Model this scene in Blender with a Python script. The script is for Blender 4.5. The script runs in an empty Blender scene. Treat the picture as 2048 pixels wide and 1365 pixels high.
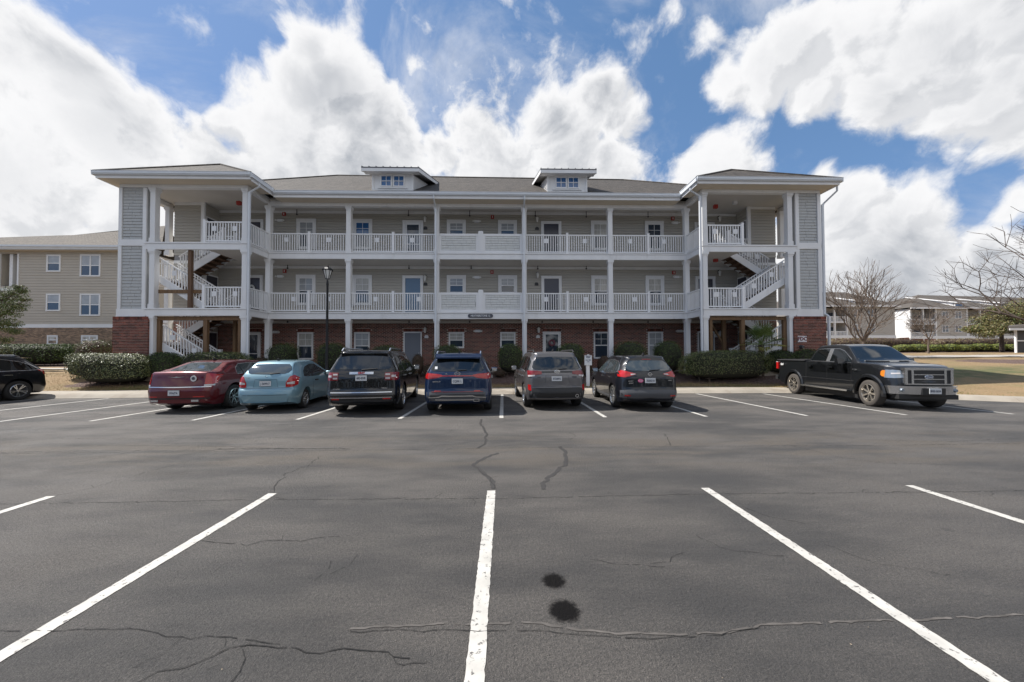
import bpy, bmesh, math, random
from mathutils import Vector, Matrix
from mathutils.bvhtree import BVHTree
random.seed(7)
S = bpy.context.scene
C = S.collection
R = math.radians
# ------------------------------------------------------------------ camera
FPX, PW, PH, CAMH = 690.0, 2048, 1365, 1.62
YAW = math.atan(17/FPX); PIT = math.atan(FPX/37000.0); ROL = 0.003; SHP = 15.6
fwd = Vector((math.sin(YAW)*math.cos(PIT), math.cos(YAW)*math.cos(PIT), math.sin(PIT)))
rgt0 = Vector((math.cos(YAW), -math.sin(YAW), 0)); up0 = rgt0.cross(fwd)
rgt = rgt0*math.cos(ROL) - up0*math.sin(ROL); upv = rgt.cross(fwd)
cd = bpy.data.cameras.new('camera'); cam = bpy.data.objects.new('camera', cd); C.objects.link(cam)
cam.matrix_world = Matrix(((rgt.x, upv.x, -fwd.x, 0), (rgt.y, upv.y, -fwd.y, 0), (rgt.z, upv.z, -fwd.z, CAMH), (0, 0, 0, 1)))
cd.sensor_width = 36; cd.lens = FPX/PW*36; cd.shift_y = SHP/PW; cd.clip_end = 3000; cd.clip_start = .05
S.camera = cam
def at(x, y, Y):
    """world point seen at photo pixel x, y on the vertical plane at distance Y"""
    d = fwd + rgt*((x-PW/2)/FPX) + upv*((PH/2+SHP-y)/FPX)
    return Vector((0, 0, CAMH)) + d*(Y/d.y)
# ------------------------------------------------------------------ light
SUNV = Vector((-1.32, 0.40, 1.75)).normalized()
sd = bpy.data.lights.new('sun', 'SUN'); sun = bpy.data.objects.new('sun', sd); C.objects.link(sun)
sd.energy = 5.0; sd.angle = R(.53); sd.color = (1, .95, .88)
sun.rotation_euler = SUNV.to_track_quat('Z', 'Y').to_euler(); sun.location = SUNV*60
W = bpy.data.worlds.new('World'); S.world = W; W.use_nodes = True
nt = W.node_tree; N = nt.nodes; Lk = nt.links; N.clear()
SKYSTR = 0.071
# cumulus masses: direction given by photo pixel x, y, then radius in px, strength
BLOBS = [(-60,60,150,1),(40,130,150,1),(150,170,120,1),(60,330,200,1),(230,270,150,1),(330,300,130,.9),(400,290,110,.9),(450,240,60,.8),(250,400,140,.8),(90,470,60,.4),
         (610,90,60,1),(600,170,90,1),(650,130,60,.9),(690,170,90,1),(560,250,110,1),(740,240,90,1),(800,280,90,.9),(880,310,70,.8),(600,330,150,1),(740,340,110,.9),(820,130,30,.35),(520,220,50,.7),
         (1100,240,80,1),(1180,210,75,1),(1230,240,60,.9),(1140,300,110,1),(1050,290,60,.8),(1210,330,80,.8),(985,345,60,.5),(1290,235,25,.4),(930,260,40,.35),
         (1350,345,50,.4),(1440,335,50,.35),(1340,50,40,.35),(1400,90,50,.4),(1450,170,60,.7),(1520,140,90,.9),(1600,90,110,1),(1720,90,140,1),(1880,90,170,1.05),(2020,160,150,1),(1650,190,80,.9),(1780,180,110,1),(1900,220,90,.8),(2060,0,200,1),(1620,240,50,.6),
         (1740,400,60,.6),(1700,440,90,.8),(1800,450,110,.9),(1760,520,120,.9),(1900,560,130,.9),(2030,280,90,.7),(1930,300,50,.4),(1850,300,40,.3),(1650,350,30,.4),(1500,350,40,.3),(2040,600,120,.8),(1980,480,60,.4),
         (420,430,170,.9),(1000,430,220,.9),(1400,430,150,.8),(700,430,190,.9),(200,520,170,.8),(1850,620,240,1),(1600,560,150,.9),(2000,520,130,.9),(1300,520,200,.9),(500,560,250,.9),(900,600,250,.9),(-100,480,150,.9),(1990,200,120,1),(2040,420,70,.8),(480,330,90,.9),(480,200,40,.4),(310,200,60,.6),(-260,250,260,1),(2300,200,260,1)]
def cloud_group():
    g = bpy.data.node_groups.new('cloud_density', 'ShaderNodeTree')
    g.interface.new_socket('Dir', in_out='INPUT', socket_type='NodeSocketVector')
    g.interface.new_socket('Density', in_out='OUTPUT', socket_type='NodeSocketFloat')
    n, l = g.nodes, g.links
    gi = n.new('NodeGroupInput'); go = n.new('NodeGroupOutput')
    w = n.new('ShaderNodeTexNoise'); w.inputs['Scale'].default_value = 5; w.inputs['Detail'].default_value = 3
    l.new(gi.outputs[0], w.inputs['Vector'])
    sb = n.new('ShaderNodeVectorMath'); sb.operation = 'SUBTRACT'; l.new(w.outputs['Color'], sb.inputs[0]); sb.inputs[1].default_value = (.5, .5, .5)
    sc = n.new('ShaderNodeVectorMath'); sc.operation = 'SCALE'; l.new(sb.outputs[0], sc.inputs[0]); sc.inputs['Scale'].default_value = .10
    ad = n.new('ShaderNodeVectorMath'); ad.operation = 'ADD'; l.new(gi.outputs[0], ad.inputs[0]); l.new(sc.outputs[0], ad.inputs[1])
    # cumulus masses: photo direction x, y (px), radius (px), strength
    blobs = BLOBS
    acc = None
    for (x, y, r, s) in blobs:
        d = at(x, y, 10) - Vector((0, 0, CAMH)); d.normalize(); d2 = at(x+r, y, 10)-Vector((0, 0, CAMH)); d2.normalize(); d3 = at(x, y+r, 10)-Vector((0, 0, CAMH)); d3.normalize()
        rad = .5*((d-d2).length+(d-d3).length)
        a = n.new('ShaderNodeVectorMath'); a.operation = 'DISTANCE'; l.new(ad.outputs[0], a.inputs[0]); a.inputs[1].default_value = d
        m = n.new('ShaderNodeMapRange'); l.new(a.outputs['Value'], m.inputs['Value'])
        m.inputs['From Min'].default_value = rad*.25; m.inputs['From Max'].default_value = rad*1.35; m.inputs['To Min'].default_value = s; m.inputs['To Max'].default_value = -.15
        if acc is None: acc = m.outputs[0]
        else:
            b = n.new('ShaderNodeMath'); b.operation = 'SMOOTH_MAX'; b.inputs[2].default_value = .10; l.new(acc, b.inputs[0]); l.new(m.outputs[0], b.inputs[1]); acc = b.outputs[0]
    base = n.new('ShaderNodeTexNoise'); base.inputs['Scale'].default_value = 1.5; base.inputs['Detail'].default_value = 2; l.new(gi.outputs[0], base.inputs['Vector'])
    sx = n.new('ShaderNodeSeparateXYZ'); l.new(gi.outputs[0], sx.inputs[0])
    back = n.new('ShaderNodeMapRange'); l.new(sx.outputs['Y'], back.inputs['Value']); back.inputs['From Min'].default_value = .35; back.inputs['From Max'].default_value = -.2
    bm_ = n.new('ShaderNodeMath'); bm_.operation = 'MULTIPLY'; l.new(base.outputs[0], bm_.inputs[0]); l.new(back.outputs[0], bm_.inputs[1])
    b3 = n.new('ShaderNodeMath'); b3.operation = 'MULTIPLY_ADD'; l.new(bm_.outputs[0], b3.inputs[0]); b3.inputs[1].default_value = 2.2; b3.inputs[2].default_value = -.80
    b = n.new('ShaderNodeMath'); b.operation = 'MAXIMUM'; l.new(acc, b.inputs[0]); l.new(b3.outputs[0], b.inputs[1])
    f = n.new('ShaderNodeTexNoise'); f.inputs['Scale'].default_value = 7; f.inputs['Detail'].default_value = 12; f.inputs['Roughness'].default_value = .60
    l.new(ad.outputs[0], f.inputs['Vector'])
    f2 = n.new('ShaderNodeMath'); f2.operation = 'MULTIPLY_ADD'; l.new(f.outputs[0], f2.inputs[0]); f2.inputs[1].default_value = 2.3; f2.inputs[2].default_value = -1.28
    o = n.new('ShaderNodeMath'); o.operation = 'ADD'; l.new(b.outputs[0], o.inputs[0]); l.new(f2.outputs[0], o.inputs[1])
    l.new(o.outputs[0], go.inputs[0])
    return g
cg = cloud_group()
tc = N.new('ShaderNodeTexCoord')
sky = N.new('ShaderNodeTexSky'); sky.sky_type = 'NISHITA'; sky.sun_disc = False
sky.sun_elevation = math.asin(SUNV.z); sky.sun_rotation = math.atan2(SUNV.x, SUNV.y)
sky.altitude = 0; sky.air_density = 1.0; sky.dust_density = .6; sky.ozone_density = 1.6
g1 = N.new('ShaderNodeGroup'); g1.node_tree = cg; Lk.new(tc.outputs['Generated'], g1.inputs[0])
off = N.new('ShaderNodeVectorMath'); off.operation = 'ADD'; Lk.new(tc.outputs['Generated'], off.inputs[0]); off.inputs[1].default_value = SUNV*.035
g2 = N.new('ShaderNodeGroup'); g2.node_tree = cg; Lk.new(off.outputs[0], g2.inputs[0])
def mr(src, a, b_, c, d, smooth=False):
    m = N.new('ShaderNodeMapRange'); Lk.new(src, m.inputs['Value'])
    m.inputs['From Min'].default_value = a; m.inputs['From Max'].default_value = b_; m.inputs['To Min'].default_value = c; m.inputs['To Max'].default_value = d
    if smooth: m.interpolation_type = 'SMOOTHSTEP'
    return m.outputs[0]
alpha = mr(g1.outputs[0], -.12, .36, 0, 1, True)
hzn = N.new('ShaderNodeTexNoise'); hzn.inputs['Scale'].default_value = 2.4; hzn.inputs['Detail'].default_value = 9; hzn.inputs['Roughness'].default_value = .62; hzn.inputs['Distortion'].default_value = .6; Lk.new(tc.outputs['Generated'], hzn.inputs['Vector'])
hz = mr(hzn.outputs[0], .46, .70, 0, .55, True)
amx = N.new('ShaderNodeMath'); amx.operation = 'MAXIMUM'; Lk.new(alpha, amx.inputs[0]); Lk.new(hz, amx.inputs[1]); alpha = amx.outputs[0]
thick = mr(g1.outputs[0], .30, 1.15, 0, 1, True)
dif = N.new('ShaderNodeMath'); dif.operation = 'SUBTRACT'; Lk.new(g2.outputs[0], dif.inputs[0]); Lk.new(g1.outputs[0], dif.inputs[1])
shade = mr(dif.outputs[0], -.12, .26, 0, 1, True)
lf = N.new('ShaderNodeTexNoise'); lf.inputs['Scale'].default_value = 2.6; lf.inputs['Detail'].default_value = 4; lf.inputs['Roughness'].default_value = .5; lf.inputs['Distortion'].default_value = .3; Lk.new(tc.outputs['Generated'], lf.inputs['Vector'])
lfm = mr(lf.outputs[0], .36, .60, .22, 1.0, True)
thk = N.new('ShaderNodeMath'); thk.operation = 'MULTIPLY'; Lk.new(thick, thk.inputs[0]); Lk.new(lfm, thk.inputs[1])
sh1 = N.new('ShaderNodeMath'); sh1.operation = 'MULTIPLY'; Lk.new(thk.outputs[0], sh1.inputs[0]); sh1.inputs[1].default_value = 1.0
sh2 = N.new('ShaderNodeMath'); sh2.operation = 'MULTIPLY_ADD'; Lk.new(shade, sh2.inputs[0]); sh2.inputs[1].default_value = .36; Lk.new(sh1.outputs[0], sh2.inputs[2]); sh2.use_clamp = True
ccol = N.new('ShaderNodeMixRGB'); Lk.new(sh2.outputs[0], ccol.inputs[0])
ccol.inputs[1].default_value = (9.6, 9.6, 9.7, 1); ccol.inputs[2].default_value = (3.9, 4.2, 4.7, 1)
skc = N.new('ShaderNodeMixRGB'); skc.blend_type = 'MULTIPLY'; skc.inputs[0].default_value = 1; Lk.new(sky.outputs[0], skc.inputs[1]); skc.inputs[2].default_value = (2.0, 2.8, 2.9, 1)
kd = N.new('ShaderNodeVectorMath'); kd.operation = 'MULTIPLY_ADD'; Lk.new(skc.outputs[0], kd.inputs[0]); kd.inputs[1].default_value = (.26, .17, .085); kd.inputs[2].default_value = (1, 1, 1)
kv = N.new('ShaderNodeVectorMath'); kv.operation = 'DIVIDE'; Lk.new(skc.outputs[0], kv.inputs[0]); Lk.new(kd.outputs[0], kv.inputs[1])
mixs = N.new('ShaderNodeMixRGB'); Lk.new(alpha, mixs.inputs[0]); Lk.new(kv.outputs[0], mixs.inputs[1]); Lk.new(ccol.outputs[0], mixs.inputs[2])
bg = N.new('ShaderNodeBackground'); bg.inputs['Strength'].default_value = SKYSTR; Lk.new(mixs.outputs[0], bg.inputs['Color'])
ow = N.new('ShaderNodeOutputWorld'); Lk.new(bg.outputs[0], ow.inputs['Surface'])
W.cycles.sampling_method = 'MANUAL'; W.cycles.sample_map_resolution = 512
S.view_settings.view_transform = 'Standard'; S.view_settings.look = 'None'; S.view_settings.exposure = 0.5; S.view_settings.gamma = 1
S.view_settings.use_curve_mapping = False
S.render.engine = 'CYCLES'
S.cycles.max_bounces = 6
# ------------------------------------------------------------------ materials
def mat(name, col, rough=.6, metal=0, var=0, vscale=3, bump=0, bscale=40, coat=0, spec=.5, island=0, emit=None, dirt=None, wear=None, alpha=1, trans=0, stretch=(1, 1, 1), sheen=0):
    m = bpy.data.materials.new(name); m.use_nodes = True
    n, l = m.node_tree.nodes, m.node_tree.links
    p = n['Principled BSDF']
    p.inputs['Base Color'].default_value = (*col, 1); p.inputs['Roughness'].default_value = rough; p.inputs['Metallic'].default_value = metal
    p.inputs['Specular IOR Level'].default_value = spec
    if coat: p.inputs['Coat Weight'].default_value = coat; p.inputs['Coat Roughness'].default_value = .04
    if emit: p.inputs['Emission Color'].default_value = (*emit[0], 1); p.inputs['Emission Strength'].default_value = emit[1]
    if trans: p.inputs['Transmission Weight'].default_value = trans
    tcn = n.new('ShaderNodeTexCoord'); mp = n.new('ShaderNodeMapping'); mp.inputs['Scale'].default_value = stretch; l.new(tcn.outputs['Object'], mp.inputs['Vector'])
    cur = None
    def mixc(fac, c2, blend='MIX'):
        nonlocal cur
        mx = n.new('ShaderNodeMixRGB'); mx.blend_type = blend
        if isinstance(fac, (int, float)): mx.inputs[0].default_value = fac
        else: l.new(fac, mx.inputs[0])
        if cur is None: mx.inputs[1].default_value = (*col, 1)
        else: l.new(cur, mx.inputs[1])
        if hasattr(c2, 'is_linked') or hasattr(c2, 'links'): l.new(c2, mx.inputs[2])
        else: mx.inputs[2].default_value = (*c2, 1)
        cur = mx.outputs[0]
    if var:
        t = n.new('ShaderNodeTexNoise'); t.inputs['Scale'].default_value = vscale; t.inputs['Detail'].default_value = 6; l.new(mp.outputs[0], t.inputs['Vector'])
        r = n.new('ShaderNodeMapRange'); l.new(t.outputs[0], r.inputs['Value']); r.inputs['From Min'].default_value = .3; r.inputs['From Max'].default_value = .7
        r.inputs['To Min'].default_value = 1-var; r.inputs['To Max'].default_value = 1+var
        cmb = n.new('ShaderNodeCombineColor'); [l.new(r.outputs[0], cmb.inputs[i]) for i in range(3)]
        mixc(1.0, cmb.outputs[0], 'MULTIPLY')
    if island:
        g = n.new('ShaderNodeNewGeometry')
        r = n.new('ShaderNodeMapRange'); l.new(g.outputs['Random Per Island'], r.inputs['Value']); r.inputs['To Min'].default_value = 1-island; r.inputs['To Max'].default_value = 1+island
        cmb = n.new('ShaderNodeCombineColor'); [l.new(r.outputs[0], cmb.inputs[i]) for i in range(3)]
        mixc(1.0, cmb.outputs[0], 'MULTIPLY')
    if dirt:
        t = n.new('ShaderNodeTexNoise'); t.inputs['Scale'].default_value = dirt[1]; t.inputs['Detail'].default_value = 8; l.new(mp.outputs[0], t.inputs['Vector'])
        r = n.new('ShaderNodeMapRange'); l.new(t.outputs[0], r.inputs['Value']); r.inputs['From Min'].default_value = dirt[2]; r.inputs['From Max'].default_value = dirt[2]+.15
        r.inputs['To Max'].default_value = dirt[3]
        mixc(r.outputs[0], dirt[0])
    if cur is not None: l.new(cur, p.inputs['Base Color'])
    if bump:
        t = n.new('ShaderNodeTexNoise'); t.inputs['Scale'].default_value = bscale; t.inputs['Detail'].default_value = 5; l.new(mp.outputs[0], t.inputs['Vector'])
        b = n.new('ShaderNodeBump'); b.inputs['Strength'].default_value = bump; b.inputs['Distance'].default_value = .02; l.new(t.outputs[0], b.inputs['Height']); l.new(b.outputs[0], p.inputs['Normal'])
    return m
M = {}
M['white'] = mat('white_paint', (.76, .765, .775), .5, var=.05, vscale=1.5, dirt=((.5, .49, .47), 2.5, .62, .35), stretch=(1, 1, .4))
M['trimdark'] = mat('trim_shadow_gap', (.25, .25, .26), .7)  # dark tone painted as gap shade, also behind the siding boards
M['vinyl'] = mat('white_vinyl', (.80, .805, .815), .35, var=.03)
M['siding'] = mat('grey_siding', (.44, .42, .38), .65, var=.05, vscale=1, island=.03, stretch=(.3, 1, 3))
M['tan'] = mat('tan_siding', (.46, .42, .36), .65, var=.04, vscale=1, island=.03)
M['shake'] = mat('shake', (.46, .47, .47), .75, var=.05, vscale=8, island=.06, bump=.3, bscale=30, stretch=(4, 1, .6))
M['shake_lt'] = mat('shake_light', (.62, .63, .62), .75, var=.06, vscale=8, island=.08, bump=.3, bscale=30, stretch=(4, 1, .6))
M['ceil'] = mat('painted_ceiling', (.60, .58, .55), .7, var=.05, vscale=.8)
M['soffit'] = mat('vented_soffit', (.62, .55, .45), .7)
M['mortar'] = mat('mortar', (.56, .48, .42), .9, var=.12, vscale=10)
M['brick'] = mat('red_brick', (.160, .050, .034), .85, var=.25, vscale=6, island=.6, bump=.4, bscale=50)
M['brick_tan'] = mat('tan_brick', (.28, .19, .125), .85, var=.2, vscale=8, island=.5)
M['wood'] = mat('treated_wood', (.17, .10, .05), .75, var=.25, vscale=2.5, bump=.2, stretch=(6, 6, .5), dirt=((.10, .06, .04), 3, .55, .5))
M['wood_dk'] = mat('weathered_wood', (.13, .075, .045), .8, var=.3, vscale=4, stretch=(5, 5, .5))
M['concrete'] = mat('concrete', (.33, .295, .245), .85, var=.14, vscale=1.2, bump=.3, bscale=60, dirt=((.22, .18, .14), 1.4, .52, .6))
M['metalroof'] = mat('metal_roof', (.10, .10, .11), .4, metal=.6)
M['alu'] = mat('aluminium_white', (.66, .69, .73), .35, var=.03)
M['black'] = mat('black_metal', (.018, .018, .02), .4, metal=.3)
M['lampglass'] = mat('lantern_glass', (.72, .72, .70), .25)
M['glass'] = mat('window_glass', (.035, .05, .075), .04, spec=.9, coat=.5)
M['glassb'] = mat('dormer_glass', (.03, .12, .30), .06, spec=.9)
M['blind'] = mat('window_blind', (.36, .38, .40), .25, var=.1, vscale=3, coat=.6)
M['curtain'] = mat('curtain', (.46, .45, .42), .3, var=.3, vscale=9, coat=.6, stretch=(6, 1, .3))
M['doorsky'] = mat('sky_reflection_door', (.12, .20, .31), .35, coat=.3)  # sky reflection in the storm door, put into the leaf colour
M['doorgrey'] = mat('grey_door', (.17, .19, .23), .45)
M['doordark'] = mat('dark_door', (.055, .055, .075), .35, coat=.3)
M['red'] = mat('red_alarm', (.35, .03, .02), .4)
M['paper'] = mat('notice_paper', (.75, .76, .78), .6)
M['signdark'] = mat('dark_sign', (.07, .075, .095), .5)
M['signwhite'] = mat('sign_white', (.72, .74, .76), .45)
M['signtext'] = mat('sign_text', (.07, .09, .16), .5)
M['maroon'] = mat('maroon_text', (.16, .05, .07), .5)
M['dkgreen'] = mat('leaf_dark', (.034, .052, .018), .6, island=.6, spec=.25)
M['bushgreen'] = mat('leaf_box', (.085, .125, .034), .6, island=.55, spec=.3)
M['bushlight'] = mat('leaf_light', (.175, .185, .075), .5, island=.5, spec=.4)
M['holly'] = mat('leaf_glossy', (.11, .135, .055), .33, island=.6, spec=.6)
M['brownleaf'] = mat('leaf_brown', (.075, .042, .026), .6, island=.5)
M['copper'] = mat('leaf_copper', (.10, .075, .03), .4, island=.6)
M['yellowleaf'] = mat('leaf_yellow', (.17, .19, .025), .5, island=.55)
M['oliveleaf'] = mat('leaf_olive', (.18, .15, .055), .5, island=.5)
M['core'] = mat('dark_leaf_core', (.022, .022, .014), .9)  # dark filler inside the shrubs
M['corebr'] = mat('brown_leaf_core', (.05, .03, .02), .9)
M['bark'] = mat('bark', (.13, .10, .08), .85, var=.25, vscale=8, bump=.4)
M['barkdk'] = mat('bark_dark', (.075, .055, .045), .85, var=.25, vscale=8)
M['palm'] = mat('palm_leaf', (.10, .15, .03), .35, island=.5, spec=.7)
M['palmy'] = mat('palm_leaf_yellow', (.20, .19, .03), .4, island=.4)
M['dgrey'] = mat('dark_grey', (.05, .05, .055), .6)
M['farroof'] = mat('far_roof', (.085, .073, .062), .9, var=.15, vscale=.8)
M['fargrey'] = mat('far_siding', (.42, .40, .37), .7, var=.05)
def shingle_mat(name, c1, c2):
    m = mat(name, c1, .92)
    n, l = m.node_tree.nodes, m.node_tree.links; p = n['Principled BSDF']
    t = n.new('ShaderNodeTexCoord'); mp = n.new('ShaderNodeMapping'); l.new(t.outputs['Object'], mp.inputs[0])
    # brick layout in plan: rows run along X, tabs 0.3 m, exposure 0.14 m on the slope
    b = n.new('ShaderNodeTexBrick'); b.offset = .5; b.inputs['Scale'].default_value = 1; b.inputs['Brick Width'].default_value = .3; b.inputs['Row Height'].default_value = .125
    b.inputs['Mortar Size'].default_value = .012; b.inputs['Bias'].default_value = 0
    b.inputs['Color1'].default_value = (*c1, 1); b.inputs['Color2'].default_value = (*c2, 1); b.inputs['Mortar'].default_value = (c1[0]*.45, c1[1]*.45, c1[2]*.45, 1)
    l.new(mp.outputs[0], b.inputs['Vector'])
    ns = n.new('ShaderNodeTexNoise'); ns.inputs['Scale'].default_value = 1.3; ns.inputs['Detail'].default_value = 8; l.new(mp.outputs[0], ns.inputs['Vector'])
    n2 = n.new('ShaderNodeTexNoise'); n2.inputs['Scale'].default_value = 7; n2.inputs['Detail'].default_value = 4; l.new(mp.outputs[0], n2.inputs['Vector'])
    a = n.new('ShaderNodeMath'); a.operation = 'MULTIPLY_ADD'; l.new(n2.outputs[0], a.inputs[0]); a.inputs[1].default_value = 2.2; a.inputs[2].default_value = -.33
    a2 = n.new('ShaderNodeMath'); a2.operation = 'MULTIPLY_ADD'; l.new(ns.outputs[0], a2.inputs[0]); a2.inputs[1].default_value = .5; l.new(a.outputs[0], a2.inputs[2])
    cmb = n.new('ShaderNodeCombineColor'); [l.new(a2.outputs[0], cmb.inputs[i]) for i in range(3)]
    mx = n.new('ShaderNodeMixRGB'); mx.blend_type = 'MULTIPLY'; mx.inputs[0].default_value = 1; l.new(b.outputs[0], mx.inputs[1]); l.new(cmb.outputs[0], mx.inputs[2]); l.new(mx.outputs[0], p.inputs['Base Color'])
    bp = n.new('ShaderNodeBump'); bp.inputs['Strength'].default_value = .7; bp.inputs['Distance'].default_value = .02; l.new(b.outputs['Fac'], bp.inputs['Height']); bp.invert = True; l.new(bp.outputs[0], p.inputs['Normal'])
    return m
M['roof'] = shingle_mat('asphalt_shingles', (.088, .075, .063), (.034, .029, .025))
M['rooftan'] = shingle_mat('asphalt_shingles_tan', (.125, .105, .083), (.065, .055, .044))
# ------------------------------------------------------------------ mesh helpers
class MB:
    def __init__(s): s.v = []; s.f = []
    def quad(s, a, b, c, d):
        i = len(s.v); s.v += [tuple(a), tuple(b), tuple(c), tuple(d)]; s.f.append((i, i+1, i+2, i+3)); return s
    def tri(s, a, b, c):
        i = len(s.v); s.v += [tuple(a), tuple(b), tuple(c)]; s.f.append((i, i+1, i+2)); return s
    def hexa(s, p):
        i = len(s.v); s.v += [tuple(q) for q in p]
        s.f += [(i, i+3, i+2, i+1), (i+4, i+5, i+6, i+7), (i, i+1, i+5, i+4), (i+1, i+2, i+6, i+5), (i+2, i+3, i+7, i+6), (i+3, i, i+4, i+7)]
        return s
    def box(s, x0, x1, y0, y1, z0, z1):
        if x0 > x1: x0, x1 = x1, x0
        return s.hexa([(x0, y0, z0), (x1, y0, z0), (x1, y1, z0), (x0, y1, z0), (x0, y0, z1), (x1, y0, z1), (x1, y1, z1), (x0, y1, z1)])
    def beam(s, p0, p1, w, h, vertical_ends=True):
        """bar from p0 to p1, w wide (horizontal), h high (vertical); ends cut vertical"""
        p0 = Vector(p0); p1 = Vector(p1); d = p1-p0; hd = Vector((d.x, d.y, 0))
        sd_ = Vector((-hd.y, hd.x, 0)).normalized()*(w/2) if hd.length > 1e-6 else Vector((w/2, 0, 0))
        u = Vector((0, 0, h/2))
        return s.hexa([p0-sd_-u, p1-sd_-u, p1+sd_-u, p0+sd_-u, p0-sd_+u, p1-sd_+u, p1+sd_+u, p0+sd_+u])
    def tube(s, p0, p1, r0, r1=None, n=6, cap=True):
        r1 = r0 if r1 is None else r1
        p0 = Vector(p0); p1 = Vector(p1); d = (p1-p0); L = d.length
        if L < 1e-6: return s
        d /= L; a = d.orthogonal().normalized(); b = d.cross(a); i = len(s.v)
        for p, r in ((p0, r0), (p1, r1)):
            for k in range(n):
                t = 2*math.pi*k/n; s.v.append(tuple(p+a*(r*math.cos(t))+b*(r*math.sin(t))))
        for k in range(n): s.f.append((i+k, i+(k+1) % n, i+n+(k+1) % n, i+n+k))
        if cap: s.f.append(tuple(i+k for k in range(n))[::-1]); s.f.append(tuple(i+n+k for k in range(n)))
        return s
    def path(s, pts, r, n=6):
        for a, b in zip(pts, pts[1:]): s.tube(a, b, r, r, n)
        return s
    def lathe(s, prof, c, axis='z', n=20):
        i = len(s.v); c = Vector(c)
        for (r, h) in prof:
            for k in range(n):
                t = 2*math.pi*k/n; a, b = r*math.cos(t), r*math.sin(t)
                s.v.append(tuple(c+(Vector((a, b, h)) if axis == 'z' else Vector((a, h, b)))))
        m = len(prof)
        for j in range(m-1):
            for k in range(n):
                q = (i+j*n+k, i+j*n+(k+1) % n, i+(j+1)*n+(k+1) % n, i+(j+1)*n+k)
                s.f.append(q if axis == 'z' else q[::-1])
        return s
    def prism(s, poly, y0, y1):
        """poly in x,z extruded along y"""
        i = len(s.v); n = len(poly)
        s.v += [(x, y0, z) for x, z in poly]+[(x, y1, z) for x, z in poly]
        s.f.append(tuple(range(i, i+n))); s.f.append(tuple(range(i+2*n-1, i+n-1, -1)))
        for k in range(n): s.f.append((i+k, i+n+k, i+n+(k+1) % n, i+(k+1) % n))
        return s
def mesh_of(mb, name, m, smooth=False, fix=True):
    me = bpy.data.meshes.new(name); me.from_pydata(mb.v, [], mb.f); me.update()
    if fix:
        b = bmesh.new(); b.from_mesh(me); bmesh.ops.recalc_face_normals(b, faces=b.faces); b.to_mesh(me); b.free()
    if m: me.materials.append(m)
    if smooth:
        for p in me.polygons: p.use_smooth = True
        try: me.set_sharp_from_angle(angle=R(smooth if smooth is not True else 40))
        except Exception: pass
    return me
def put(name, me, parent=None, loc=None):
    o = bpy.data.objects.new(name, me); C.objects.link(o)
    if parent is not None:
        o.parent = parent
        if parent.get('_root') and not parent.get('_local'): o.matrix_parent_inverse = Matrix.Translation(-parent.location)
    if loc is not None: o.location = loc
    return o
def obj(name, mb, m, parent=None, smooth=False, fix=True, stuff=False, label=None):
    o = put(name, mesh_of(mb, name, M[m] if isinstance(m, str) else m, smooth, fix), parent)
    if stuff: o['kind'] = 'stuff'
    if label: o['label'] = label
    return o
def tag(o, label, cat, group=None, kind=None):
    o['label'] = label; o['category'] = cat
    if group: o['group'] = group
    if kind: o['kind'] = kind
    return o
def thing(name, loc, label, cat, group=None, rotz=0, local=False):
    o = bpy.data.objects.new(name, None); C.objects.link(o); o.location = loc; o.rotation_euler = (0, 0, rotz)
    o['_root'] = 1
    if local: o['_local'] = 1
    o.empty_display_size = .3
    return tag(o, label, cat, group)
def struct(name, mb, m, smooth=False, parent=None, fix=True):
    o = obj(name, mb, m, parent, smooth, fix)
    if parent is None: o['kind'] = 'structure'
    return o
def text(body, size, m, loc, parent, name='lettering', rot=(R(90), 0, 0), ext=.004, sx=1, font_bold=0):
    cu = bpy.data.curves.new(name, 'FONT'); cu.body = body; cu.size = size; cu.align_x = 'CENTER'; cu.align_y = 'CENTER'; cu.extrude = ext; cu.offset = font_bold; cu.resolution_u = 2
    t = bpy.data.objects.new('tmp', cu); me = bpy.data.meshes.new_from_object(t)
    bpy.data.objects.remove(t); bpy.data.curves.remove(cu)
    mx = Matrix.Translation(loc) @ Matrix.Rotation(rot[2], 4, 'Z') @ Matrix.Rotation(rot[1], 4, 'Y') @ Matrix.Rotation(rot[0], 4, 'X') @ Matrix.Diagonal((sx, 1, 1, 1))
    me.transform(mx); me.materials.clear(); me.materials.append(M[m] if isinstance(m, str) else m)
    return put(name, me, parent)
def interp(x, pts):
    if x <= pts[0][0]: return pts[0][1]
    for (a, b), (c, d) in zip(pts, pts[1:]):
        if x <= c: return b+(d-b)*(x-a)/(c-a) if c > a else d
    return pts[-1][1]
def sstep(a, b, x):
    t = max(0, min(1, (x-a)/(b-a))); return t*t*(3-2*t)
# ------------------------------------------------------------------ ground
CX = -1.2
CURB = [(-80, 13.2), (-30, 13.3), (-20, 13.6), (-14, 13.85), (-8, 14.1), (0, 14.3), (7, 14.25), (11, 14.2), (12.9, 14.1), (14.6, 12.65), (16.5, 11.35), (19, 10.0), (23, 8.0), (30, 5.0), (60, -8)]
def curb_y(x): return interp(x, CURB)
def walk_w(x): return interp(x, [(-80, 1.55), (-12, 1.5), (0, 1.25), (9, 1.2), (13, .75), (15, .55), (60, .5)])
def back_y(x): return curb_y(x)+walk_w(x)
def terr(x, y):
    t = y-back_y(x)
    if x > 12.5: t = min(t, y-15.2+max(0, t*.25)) if y > 15.2 else t*.25
    z = .15+interp(t, [(-1, -.06), (0, 0), (.5, .12), (1.0, .27), (1.8, .5), (2.9, .62), (7, .8), (13, 1.0), (23, 1.5), (60, 2.0), (200, 2.4)])
    return z+.012*math.sin(x*1.7+y*2.3)+.008*math.sin(x*4.1-y*3.3)
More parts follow.
